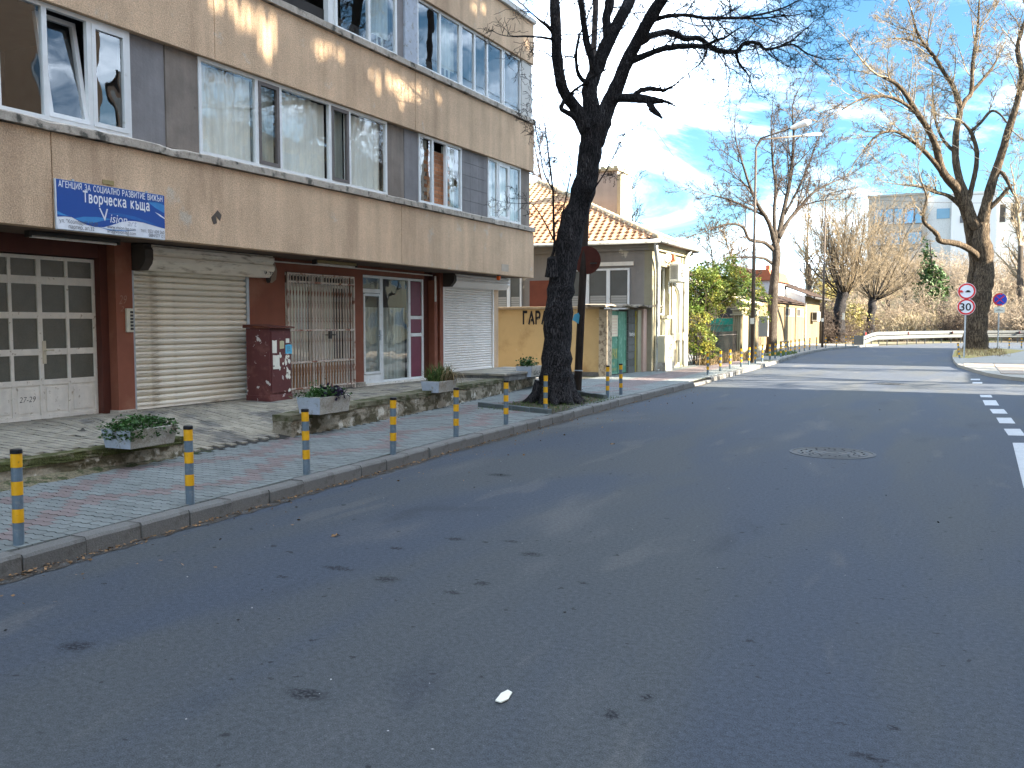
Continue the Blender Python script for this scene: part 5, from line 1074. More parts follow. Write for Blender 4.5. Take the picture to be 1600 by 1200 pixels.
MB().tube([(HX + .2, HY - .3, 4.1), (HX + .2, HY - .3, 3.95), (HX + .12, HY + .12, 3.5), (HX + .10, HY + .25, 3.2), (HX + .10, HY + .25, .18), (HX + .2, HY + .22, .14)], .065, 10).build('drainpipe', m_gutter, hs, smooth=True)
MB().tube([(HX + .3, 30.3, 4.1), (HX + .12, 30.2, 3.8), (HX + .10, 30.2, .2)], .055, 10).build('drainpipe', m_gutter, hs, smooth=True)
MB().tube([(HX + .08, 29.05, 3.0), (HX + .08, 29.6, 2.75), (HX + .08, 29.75, 2.6), (HX + .08, 29.75, .3)], .05, 10).build('waste_pipe', m_galv, hs, smooth=True); MB().tube([(HX + .04, 29.0, 2.95), (HX + .04, 29.2, 2.0), (HX + .04, 29.2, .5)], .02, 6).build('hose', m_whitedirty, hs)
for y in (29.1, 29.75, 30.2): B('pipe_box', m_whitedirty, hs, HX, HX + .14, y - .09, y + .09, 1.05, 1.3)
B('cellar_vent', m_darkmetal, hs, HX + .001, HX + .02, 29.35, 29.6, .2, .75)
ch = MB().box(-12.35, -11.35, 31.2, 32.4, 5.4, 7.15).build('chimney', m_greystucco, hs, bevel=.02); B('chimney_edge', m_cream, ch, -11.352, -11.22, 31.18, 32.42, 5.35, 7.02); B('chimney_cap', m_cream, ch, -12.45, -11.3, 31.15, 32.45, 7.16, 7.24) 
for k in range(4): B('chimney_cowl', m_cream, ch, -12.3 + k * .25, -12.15 + k * .25, 31.3, 32.3, 7.245, 7.36)
ac = thing('outdoor_unit', 'white air conditioner unit fixed high on the cream side wall of the house', 'air conditioner', (HX + .2, 29.0, 2.95))
MB().box(HX + .08, HX + .40, 28.55, 29.4, 3.0, 3.56).build('casing', m_acb, ac, bevel=.012); MB().disc((HX + .4, 28.87, 3.28), .21, (1, 0, 0), 20, .012, .19).build('fan_ring', m_acb, ac); MB().disc((HX + .401, 28.87, 3.28), .188, (1, 0, 0), 20, .004).build('fan', m_darkmetal, ac)
for k in range(7): B('grille_slat', m_acb, ac, HX + .406, HX + .414, 28.69, 29.05, 3.12 + k * .05, 3.128 + k * .05)
for k in range(6): B('side_grille', m_darkmetal, ac, HX + .12 + k * .04, HX + .14 + k * .04, 28.544, 28.549, 3.06, 3.5)
for y in (28.7, 29.2): MB().box(HX, HX + .42, y, y + .03, 2.96, 2.995).box(HX, HX + .03, y, y + .029, 2.6, 2.96).build('bracket', m_galv, ac)
t = thing('wall_lamp', 'round white lamp and terracotta pipe above the air conditioner', 'lamp', (HX, 28.4, 3.75)); MB().disc((HX + .02, 28.45, 3.75), .15, (.8, -.5, 0), 18, .06).build('reflector', m_whitedirty, t); MB().tube([(HX, 28.75, 3.72), (HX + .2, 28.75, 3.76)], .12, 10).build('terracotta_pipe', mat('terracotta', (.5, .17, .08), .8), t)
ec = thing('electric_cabinet', 'cream electricity cabinet with black graffiti by the corner of the house', 'cabinet', (-8.4, 27.9, .12))
B('body', mat('cabinet_cream', (.62, .58, .42), .6, .05, 4), ec, -8.62, -8.27, 27.2, 28.15, .40, 1.24, bevel=.012); B('base', m_conc, ec, -8.62, -8.26, 27.19, 28.16, .1, .395)
for k in range(11): B('rib', MATS['cabinet_cream'], ec, -8.60 + k * .03, -8.59 + k * .03, 27.188, 27.198, .45, 1.2)
text('graffiti', 'ДКР', .30, (-8.265, 27.30, .75), ROTX, m_black, ec, width=.6, shear=.2); text('graffiti', 'вон', .2, (-8.265, 27.4, .5), ROTX, m_black, ec, width=.5, shear=.3)

# ================================================================== POLES AND ROUND SIGN BY THE TREE
pl = thing('utility_pole', 'weathered dark wooden pole leaning slightly beside the big tree', 'pole', (-7.33, 17.75, .12))
dpl = Vector((-7.33, 17.75, .1)); ptop = PD(934, -60, 19.3); MB().tube([dpl, dpl.lerp(ptop, .5), ptop], [.085, .075, .06], 12).build('shaft', m_wood, pl, smooth=True)
MB().tube([dpl + Vector((.10, .02, .12)), dpl + Vector((.12, .03, .12))], .02, 6).build('strap_bolt', m_galv, pl)
MB().disc(dpl.lerp(ptop, .055) , .098, ptop - dpl, 16, .02, .08).build('strap', m_galv, pl)
pz = dpl.lerp(ptop, .185); 
tag(MB().prism([(pz.x - .11, pz.z - .14), (pz.x - .02, pz.z - .20), (pz.x + .01, pz.z - .02), (pz.x - .02, pz.z + .04), (pz.x - .12, pz.z), (pz.x - .16, pz.z - .12)], pz.y - .10, pz.y - .095, 'y').build('blue_rag', m_paperb), 'torn blue tape hanging on the wooden pole', 'tape')
rs = thing('round_sign', 'rusty red round traffic sign seen from behind, fixed to the wooden pole', 'sign', (-7.12, 17.9, 2.6))
MB().disc((-7.22, 17.98, 2.98), .30, (.25, -1, 0), 36, .006).build('disc', m_rust, rs); MB().box(-7.5, -7.0, 17.99, 18.01, 2.9, 2.93).build('bracket', m_darkmetal, rs); 
mt_ = thing('meter_box', 'small dark electric box tied to the pole foot', 'box', (-7.5, 17.8, .12)); B('case', m_wood, mt_, -7.66, -7.47, 17.75, 17.95, .14, .52, bevel=.01); B('lid', m_darkmetal, mt_, -7.675, -7.455, 17.73, 17.96, .522, .54)

def lamp_post(label, base, hz, arms, r=.075):
    t = thing('street_lamp', label, 'street lamp', base); b = Vector(base)
    MB().tube([b, b + Vector((0, 0, hz * .55)), b + Vector((0, 0, hz * .56)), b + Vector((0, 0, hz))], [r, r * .9, r * .65, r * .55], 10).build('mast', m_pole, t, smooth=True)
    for (e, w) in arms:
        e = Vector(e); a = b + Vector((0, 0, hz)); m1 = a + Vector((0, 0, .35)) + (e - a) * .12
        MB().tube([a - Vector((0, 0, .2)), a + Vector((0, 0, .12)), m1, e], r * .42, 8).build('arm', m_pole, t, smooth=True)
        dd_ = (e - m1).normalized(); sdv = dd_.cross(Vector((0, 0, 1))).normalized(); u_ = sdv.cross(dd_)
        MB().tube([e - dd_ * .05, e + dd_ * .15, e + dd_ * .5, e + dd_ * .68], [.05, w * .8, w, w * .5], 10).build('lamp_head', m_lamp, t, smooth=True)
    return t
lamp_post('tall double-arm street lamp standing behind the dense row of bollards', (-7.05, 34.31, .12), 7.9, [((-5.75, 34.2, 8.72), .13), ((-5.5, 35.3, 8.62), .07)])
lamp_post('second double-arm street lamp far along the bend', (-7.75, 58.6, .12), 9.0, [((-6.5, 58.5, 9.75), .12), ((-6.1, 59.5, 9.6), .07)])
for x, y, z in ((-7.05, 34.23, 1.6), (-7.75, 58.5, 1.7)): tag(B('notice', m_paper, None, x - .07, x + .07, y - .03 - .02, y - .03, z, z + .22), 'small white notice stuck on the %s lamp mast' % ('nearer' if y < 40 else 'farther'), 'notice')
# overhead wires
def wire(a, b, sag, label, r=.008): 
    a = Vector(a); b = Vector(b); tag(MB().tube([a.lerp(b, i / 12) - Vector((0, 0, sag * 4 * (i / 12) * (1 - i / 12))) for i in range(13)], r, 4).build('overhead_wire', m_darkmetal), label, 'wire')
wire(ptop - Vector((0, 0, .3)) + Vector((0, 0, -1.2)), PD(1100, 300, 35.5), .3, 'thin overhead wire slanting down from the big tree to the lamp post'); wire(PD(940, -120, 19.5), PD(1640, 300, 60), .5, 'thin overhead wire crossing the sky towards the trees on the right', .012)
for dz in (0, .5): wire((-6.5, 58.4, 9.2 + dz), (14, 66, 9.6 + dz), .6, ('lower' if dz == 0 else 'upper') + ' thin far wire running right from the second street lamp', .014)

# ================================================================== SIGNS ON THE RIGHT, GUARD RAIL
sg = thing('speed_sign', 'pole with a no-overtaking sign above a 30 speed limit sign', 'sign', (.17, 44.3, .11))
MB().tube([(.12, 44.3, .1), (.12, 44.3, 3.4)], .035, 10).build('pole', m_galv, sg)
for z, n in ((3.02, 'no_overtaking_disc'), (2.34, 'speed_limit_disc')):
    d_ = MB().disc((.14, 44.26, z), .36, (-.05, -1, 0), 36, .008).build(n, m_signw, sg); MB().disc((.14, 44.25, z), .345, (-.05, -1, 0), 36, .004, .275).build('red_ring', m_red, d_)
    if n[0] == 's': text('numeral', '30', .46, (-.13, 44.238, z - .16), ROTY, m_black, d_, width=.44, bold=.006)
    else:
        for x, mm in ((-.09, m_red), (.19, m_black)): MB().box(x - .10, x + .10, 44.236, 44.24, z - .05, z).box(x - .06, x + .06, 44.2365, 44.2395, z, z + .045).build('car_symbol', mm, d_)
s2 = thing('no_stopping_sign', 'pole with a blue and red no-stopping sign over a white plate', 'sign', (1.9, 59, .11))
MB().tube([(1.88, 59, .1), (1.88, 59, 3.3)], .04, 10).build('pole', m_galv, s2); d_ = MB().disc((1.9, 58.95, 2.98), .36, (-.05, -1, 0), 36, .008).build('disc', m_signblue, s2)
MB().disc((1.9, 58.94, 2.98), .36, (0, -1, 0), 36, .004, .28).build('red_ring', m_red, d_)
for s_ in (-1, 1): MB().prism([(1.9 + s_ * -.22 - .035, 2.98 - .2), (1.9 + s_ * -.22 + .035, 2.98 - .22), (1.9 + s_ * .22 + .035, 2.98 + .2), (1.9 + s_ * .22 - .035, 2.98 + .22)], 58.925, 58.932 + .002 * s_, 'y').build('red_bar', m_red, d_)
B('plate', m_paper, s2, 1.63, 2.17, 58.94, 58.95, 2.22, 2.54); B('plate_text', m_darkgrey, s2, 1.72, 2.08, 58.935, 58.939, 2.34, 2.365); B('plate_text', m_darkgrey, s2, 1.8, 1.95, 58.935, 58.939, 2.40, 2.43)

grl = thing('guard_rail', 'galvanised steel guard rail around the outside of the bend', 'guard rail', (0, 90, 0))
GP = [(-6.27, 66.9), (-5.0, 70.5), (-3.19, 76.9), (-1.42, 81.6), (.85, 84.0), (4.66, 85.9), (9.1, 86.0), (16, 85.6)]
def gp(t):
    i = min(int(t), len(GP) - 2); f = t - i; return (GP[i][0] * (1 - f) + GP[i + 1][0] * f, GP[i][1] * (1 - f) + GP[i + 1][1] * f)
prof = [(0, .40), (.06, .45), (.06, .50), (0, .53), (.06, .56), (.06, .62), (0, .67)]; nseg = 32
for (z_off, nm) in ((0, 'rail_beam'), (.31, 'rail_beam')):
    V = []
    for i in range(nseg + 1):
        t = i / nseg * (len(GP) - 1.01); x, y = gp(t); x2, y2 = gp(min(t + .1, len(GP) - 1.01)); x1, y1 = gp(max(t - .1, 0)); dx, dy = x2 - x1, y2 - y1; l = sqrt(dx * dx + dy * dy); nx_, ny_ = dy / l, -dx / l; zz = -.35 * max(0, 1 - i / 2.5) 
        for (o_, z) in prof: V.append((x + nx_ * o_, y + ny_ * o_, z + z_off + zz))
    nmesh(nm, [(a, b - 90, c) for a, b, c in V], [(i * 7 + q, i * 7 + 7 + q, i * 7 + 8 + q, i * 7 + 1 + q) for i in range(nseg) for q in range(6)], m_rail, grl)
for i in range(22):
    x, y = gp(i / 22 * (len(GP) - 1.05) + .15); B('rail_post', m_rail, grl, x - .09, x - .02, y - .05, y + .05, -.05, 1.1)
    if i % 5 == 0: B('reflector_plate', m_red, grl, x + .07, x + .085, y - .25, y + .05, .75, .95)
B('end_shield', m_rail, grl, -6.75, -6.0, 65.8, 66.0, .05, .75)

# ================================================================== TREES
def seg_mesh(name, segs, m, parent, base, k=3, kind=None, label=None):
    A = np.array(segs, np.float64); P0, P1, r0, r1 = A[:, 0:3], A[:, 3:6], A[:, 6:7], A[:, 7:8]; d = P1 - P0; d /= np.linalg.norm(d, axis=1)[:, None] + 1e-9
    h = np.where(np.abs(d[:, 2:3]) < .9, np.array([[0, 0, 1.]]), np.array([[1., 0, 0]])); a = np.cross(d, h); a /= np.linalg.norm(a, axis=1)[:, None]; b = np.cross(d, a); n = len(A)
    V = np.empty((n, 2 * k, 3))
    for j in range(k):
        t = 2 * pi * j / k; o = a * cos(t) + b * sin(t); V[:, j] = P0 + o * r0; V[:, k + j] = P1 + o * r1
    V = V.reshape(-1, 3) - np.array(base)
    I = (np.arange(n) * 2 * k)[:, None]; Fq = np.concatenate([np.stack([I[:, 0] + j, I[:, 0] + (j + 1) % k, I[:, 0] + k + (j + 1) % k, I[:, 0] + k + j], 1) for j in range(k)])
    return nmesh(name, V, Fq, m, parent, kind, label, smooth=True)

def grow(p, d, r, L, lvl, q, out, rnd):
    """p start, d direction (tuples of floats), recursion into child twigs; q: dict of habits"""
    n = q['n'][lvl]; st = L / n; px, py, pz = p; dx, dy, dz = d; w = q['w'][lvl]; tr = q['t'][lvl]
    rate = q['c'][lvl]; carry = rnd.random()
    for i in range(n):
        dx += rnd.gauss(0, w); dy += rnd.gauss(0, w); dz += rnd.gauss(0, w) + tr
        l = sqrt(dx * dx + dy * dy + dz * dz) + 1e-9; dx /= l; dy /= l; dz /= l
        qx, qy, qz = px + dx * st, py + dy * st, pz + dz * st; ra = r * (1 - .85 * i / n); rb = r * (1 - .85 * (i + 1) / n)
        out.append((px, py, pz, qx, qy, qz, max(ra, q['rmin']), max(rb, q['rmin'])))
        if lvl > 0 and i >= q.get('skip', 0):
            carry += rate / n
            while carry >= 1:
                carry -= 1; f = rnd.random(); a = rnd.uniform(*q['a']); ux, uy, uz = rnd.gauss(0, 1), rnd.gauss(0, 1), rnd.gauss(0, 1) * q.get('flat', 1)
                dot = ux * dx + uy * dy + uz * dz; ux -= dot * dx; uy -= dot * dy; uz -= dot * dz; l = sqrt(ux * ux + uy * uy + uz * uz) + 1e-9; s_ = sin(a) / l; c_ = cos(a)
                grow((px + (qx - px) * f, py + (qy - py) * f, pz + (qz - pz) * f), (dx * c_ + ux * s_, dy * c_ + uy * s_, dz * c_ + uz * s_), max(q['rmin'], rb * .62), L * q['k'][lvl] * rnd.uniform(.6, 1.15) * (1 - .45 * i / n), lvl - 1, q, out, rnd)
        px, py, pz = qx, qy, qz
def smooth_path(pts, rs, k=3, jit=0, rnd=None):
    """Catmull-Rom resample with optional wobble"""
    P = [pts[0]] + list(pts) + [pts[-1]]; o = []; ro = []
    for i in range(1, len(P) - 2):
        for j in range(k):
            t = j / k; a, b, c, d = P[i - 1], P[i], P[i + 1], P[i + 2]
            o.append(.5 * ((2 * b) + (c - a) * t + (2 * a - 5 * b + 4 * c - d) * t * t + (3 * b - a - 3 * c + d) * t ** 3)); ro.append(rs[i - 1] * (1 - t) + rs[min(i, len(rs) - 1)] * t)
    o.append(pts[-1]); ro.append(rs[-1])
    if jit:
        for i in range(1, len(o) - 1): o[i] = o[i] + Vector((rnd.gauss(0, 1), rnd.gauss(0, 1), rnd.gauss(0, 1))) * jit * ro[i]; ro[i] *= rnd.uniform(.93, 1.09)
    return o, ro
def limb_tree(name, label, base, depth, limbs, mbark, mtw, q, seed, group=None, lvl=2, cat='tree', extra=None):
    """limbs: list of (points [(px,py,doff,rpx)], spawn rate per metre, child length, start fraction)"""
    t = thing(name, label, cat, base, 0, group); rnd = random.Random(seed); mb = MB(); segs = []; sc_ = depth / F
    for li, (pts, rate, cl, st) in enumerate(limbs):
        rate *= q.get('dens', 1); cl *= q.get('len', 1)
        P = [PD(x, y, depth + z) for x, y, z, r in pts]; rs = [r * sc_ * q.get('fat', 1) for *_, r in pts]
        P, rs = smooth_path(P, rs, 4, .03 if rs[0] > .1 else .08, rnd); mb.tube(P, rs, 12 if rs[0] > .1 else 7)
        carry = 0; tot = len(P)
        for i in range(int(tot * st), tot - 1):
            a, b = P[i], P[i + 1]; L = (b - a).length; carry += L * rate; dd_ = (b - a).normalized()
            while carry > 1:
                carry -= 1; u = Vector((rnd.gauss(0, 1), rnd.gauss(0, 1), rnd.gauss(0, 1))); u = (u - dd_ * u.dot(dd_)).normalized(); an = rnd.uniform(*q['a']); d = dd_ * cos(an) + u * sin(an) + Vector((0, 0, q.get('up0', .1)))
                grow(tuple(a.lerp(b, rnd.random())), tuple(d.normalized()), min(rs[i] * .5, q['r0']), cl * rnd.uniform(.5, 1.2), lvl, q, segs, rnd)
        if rate: grow(tuple(P[-1]), tuple((P[-1] - P[-2]).normalized()), rs[-1], cl * 1.3, lvl, q, segs, rnd)
    if extra: extra(segs, rnd)
    mb.build('trunk', mbark, t, smooth=True)
    if segs: seg_mesh('crown', segs, mtw, t, base)
    return t

qa = dict(n=[6, 7, 9, 9], w=[.26, .22, .17, .12], t=[.06, .03, .01, .0], c=[0, 5, 8, 7], k=[0, .62, .55, .55], a=(.5, 1.2), rmin=.0028, r0=.03, up0=.0)
D1 = 17.0
limbs1 = [
    ([(872, 632, 0, 32), (869, 600, 0, 29), (870, 560, 0, 25), (872, 500, .02, 23), (876, 455, .05, 22.5), (884, 405, .1, 21), (896, 350, .12, 21), (911, 300, .1, 20), (920, 255, .08, 19), (924, 222, .05, 20), (925, 195, 0, 21)], .0, 0, 1),
    ([(918, 205, -.05, 14), (901, 172, -.1, 11), (880, 140, -.3, 9), (871, 97, -.5, 9), (869, 49, -.7, 8.5), (867, 0, -.8, 8), (872, -60, -.8, 7), (866, -140, -.7, 5)], 1.5, .9, .25),
    ([(925, 200, 0, 16), (923, 160, .1, 14), (921, 140, .15, 13), (931, 112, .2, 12), (950, 65, .3, 11.5), (973, 22, .45, 10), (987, -10, .6, 10), (1000, -80, .7, 8), (1005, -160, .8, 5)], 1.3, 1.0, .35),
    ([(950, 68, .3, 8), (949, 50, .25, 8), (948, 28, .3, 8), (953, 0, .35, 8), (955, -60, .5, 6), (965, -150, .6, 4)], 1.4, .9, .3),
    ([(929, 118, .15, 8), (925, 95, .0, 6.5), (916, 62, -.1, 6), (910, 16, -.3, 5.5), (906, -10, -.35, 5), (895, -100, -.4, 3)], 1.5, .9, .2),
    ([(930, 225, .05, 15), (938, 200, .1, 15), (947, 172, .1, 14), (963, 138, .0, 13), (979, 97, -.2, 11.5), (1001, 55, -.45, 10.5), (1022, 18, -.7, 10.5), (1038, -8, -.9, 10), (1070, -70, -1.2, 8), (1080, -150, -1.3, 5)], .9, 1.0, .45),
    ([(985, 96, -.2, 6), (1010, 86, -.5, 5), (1035, 76, -.8, 5), (1060, 73, -1.0, 4.5), (1087, 72, -1.3, 4)], 2.2, .7, .2),
    ([(1001, 66, -.4, 6.5), (1014, 57, -.3, 6), (1028, 53, -.1, 5.5), (1048, 50, .1, 5.5), (1070, 60, .4, 5), (1092, 60, .6, 4.5), (1112, 74, .8, 4.5), (1128, 80, .9, 4.5), (1151, 80, 1.1, 4), (1160, 70, 1.15, 3.5), (1172, 66, 1.2, 3.2), (1186, 68, 1.3, 3), (1196, 77, 1.35, 2.6), (1219, 73, 1.5, 2)], 4.0, .85, .25),
    ([(1150, 80, 1.1, 3), (1153, 95, 1.15, 2.4), (1160, 106, 1.2, 2), (1168, 115, 1.25, 1.2)], 2.0, .35, .2),
    ([(1020, 32, -.5, 4), (1045, 25, -.6, 3.5), (1076, 24, -.4, 3), (1100, 28, -.2, 3), (1118, 28, -.1, 2.8), (1157, 28, .2, 2.4)], 3.6, .9, .15),
    ([(1219, 73, 1.5, 2), (1240, 70, 1.6, 1.8), (1262, 84, 1.7, 1.4), (1285, 92, 1.8, .9)], 4.0, .7, .1),
    ([(1157, 28, .2, 2.2), (1190, 22, .3, 1.8), (1225, 12, .5, 1.3), (1262, -8, .6, .9)], 4.0, .8, .1),
    ([(955, 152, .05, 9), (975, 153, -.1, 7.5), (1000, 154, -.25, 7), (1022, 157, -.4, 6), (1037, 158, -.5, 3)], 0.3, .18, .5),
    ([(1014, 157, -.35, 5), (1018, 168, -.4, 6), (1024, 174, -.42, 5), (1035, 185, -.5, 1.5)], 0, 0, 1),
    ([(990, 150, -.2, 4.5), (1002, 141, -.2, 4.2), (1018, 139, -.1, 4.2), (1032, 140, 0, 3.5)], 2.4, .3, .3),
    ([(903, 188, -.1, 5), (890, 178, -.3, 4.5), (877, 170, -.45, 4), (882, 157, -.5, 3.5)], 2.5, .6, .3),
    ([(917, 130, 0, 4.5), (908, 122, -.1, 4), (902, 110, -.2, 3), (900, 85, -.3, 2.6), (905, 55, -.35, 2)], 2.4, .6, .2),
    ([(866, 56, -.65, 3.5), (860, 45, -.8, 3.5), (852, 38, -1.0, 2.8), (839, 28, -1.2, 1.5)], 1.5, .5, .2),
    ([(866, 62, -.65, 2.5), (850, 59, -.9, 2), (826, 57, -1.1, 1.5), (800, 57, -1.4, 1)], 1.5, .5, .1),
    ([(862, 402, .1, 3), (866, 385, .0, 2.2), (865, 350, -.1, 2), (864, 300, -.3, 1.7), (858, 250, -.5, 1.3), (852, 200, -.6, .9)], 1.6, .4, .2),
    ([(870, 400, .1, 2), (874, 360, .1, 1.6), (882, 320, .1, 1.2), (892, 270, .2, .8)], 1.2, .4, .2),
    ([(866, 300, -.3, 1.3), (850, 270, -.5, 1.1), (842, 225, -.7, .9), (832, 180, -.8, .7)], 1.5, .4, .2),
    ([(905, 330, .0, 1.6), (925, 300, -.3, 1.3), (948, 265, -.6, 1.0), (968, 225, -.8, .7)], 3, .3, .1),
    ([(868, 380, 0, 1.4), (850, 345, -.2, 1.1), (832, 320, -.4, .8), (815, 318, -.5, .6)], 1.2, .3, .1),
]
D1B = (-6.92, 15.65, .12)
def roots(segs, rnd): pass
q1 = dict(qa); q1['fat'] = .93; q1['dens'] = 1.9; q1['len'] = 1.5; q1['r0'] = .016; q1['rmin'] = .0036; q1['up0'] = -.02; q1['t'] = [.05, .0, -.015, 0]
T1 = limb_tree('bare_tree', 'massive dark-barked leaning bare tree in its pit at the kerb', D1B, D1, limbs1, m_bark1, m_bark1, q1, 21)
mb = MB(); rg = random.Random(8)
for k in range(11):
    a = 2 * pi * k / 11 + rg.uniform(-.2, .2); b_ = Vector(D1B); pth = [b_ + Vector((.30 * cos(a), .30 * sin(a), .42)), b_ + Vector((.36 * cos(a), .36 * sin(a), .16)), b_ + Vector((.50 * cos(a), .50 * sin(a), .03)), b_ + Vector((.68 * cos(a), .68 * sin(a), -.05))]
    mb.tube(pth, [.10, .11, .085, .03], 8)
mb.build('root_flare', m_bark1, T1, smooth=True)
mb = MB(); mb.tube([PD(868, 430, D1), PD(866, 415, D1 - .05), PD(863, 402, D1 - .1)], [.21, .15, .10], 9); mb.build('broken_stub', m_bark1, T1, smooth=False)

q2 = dict(n=[3, 4, 6, 8], w=[.24, .20, .15, .10], t=[.04, .04, .03, .01], c=[0, 5, 6, 7], k=[0, .5, .52, .55], a=(.4, 1.0), rmin=.0068, r0=.05, up0=.15, dens=1.35, len=1.15)
limbs2 = [
    ([(1205, 553, 0, 9), (1206, 530, 0, 8), (1207, 500, 0, 7.5), (1208, 460, 0, 7.2), (1211, 430, 0, 6.5), (1213, 396, 0, 6.5), (1211, 380, 0, 6)], 0, 0, 1),
    ([(1212, 385, 0, 4.5), (1204, 355, -.3, 3.6), (1196, 338, -.6, 3), (1184, 320, -.9, 2.6), (1172, 292, -1.2, 2), (1160, 255, -1.5, 1.4)], 1.6, 2.0, .3),
    ([(1214, 380, 0, 4.5), (1222, 341, .4, 3.4), (1231, 300, .6, 3), (1237, 262, .7, 2.6), (1240, 215, .8, 1.8), (1238, 175, .8, 1.1)], 1.6, 2.0, .3),
    ([(1217, 372, 0, 3.8), (1232, 345, .5, 3), (1252, 322, .9, 2.6), (1272, 300, 1.3, 2), (1300, 285, 1.6, 1.3)], 1.7, 2.0, .25),
    ([(1210, 392, 0, 3.2), (1194, 379, -.4, 2.8), (1171, 374, -.8, 2.4), (1160, 354, -1, 2), (1137, 350, -1.4, 1.6), (1115, 357, -1.7, 1)], 1.9, 1.6, .25),
    ([(1207, 412, 0, 2.8), (1194, 404, -.3, 2.2), (1175, 402, -.5, 1.7), (1160, 402, -.7, 1.2)], 1.5, .9, .4),
    ([(1205, 470, 0, 2.8), (1196, 460, -.3, 2), (1185, 440, -.6, 1.4), (1172, 425, -.9, 1)], 1.5, .9, .3),
    ([(1214, 380, 0, 3.4), (1210, 352, .1, 3), (1210, 325, .1, 2.6), (1212, 290, .2, 2.2), (1207, 250, .2, 1.6), (1205, 200, .1, 1)], 1.6, 1.7, .2),
    ([(1226, 335, .4, 2.4), (1245, 300, .6, 1.8), (1262, 262, .8, 1.4), (1275, 225, 1, 1)], 1.6, 1.6, .2),
    ([(1196, 338, -.6, 2), (1170, 325, -.9, 1.6), (1140, 312, -1.4, 1.2), (1112, 305, -1.8, .8)], 1.8, 1.5, .1),
]
T2 = limb_tree('bare_tree', 'bare spreading grey tree among the bollards by the low tan building', (-8.58, 46.39, .1), 45.3, limbs2, m_bark3, m_twigd, q2, 5, 'bare street trees', lvl=3)
q3 = dict(q2); q3['rmin'] = .0075; q3['dens'] = 1.2; q3['len'] = 1.25; q3['r0'] = .045
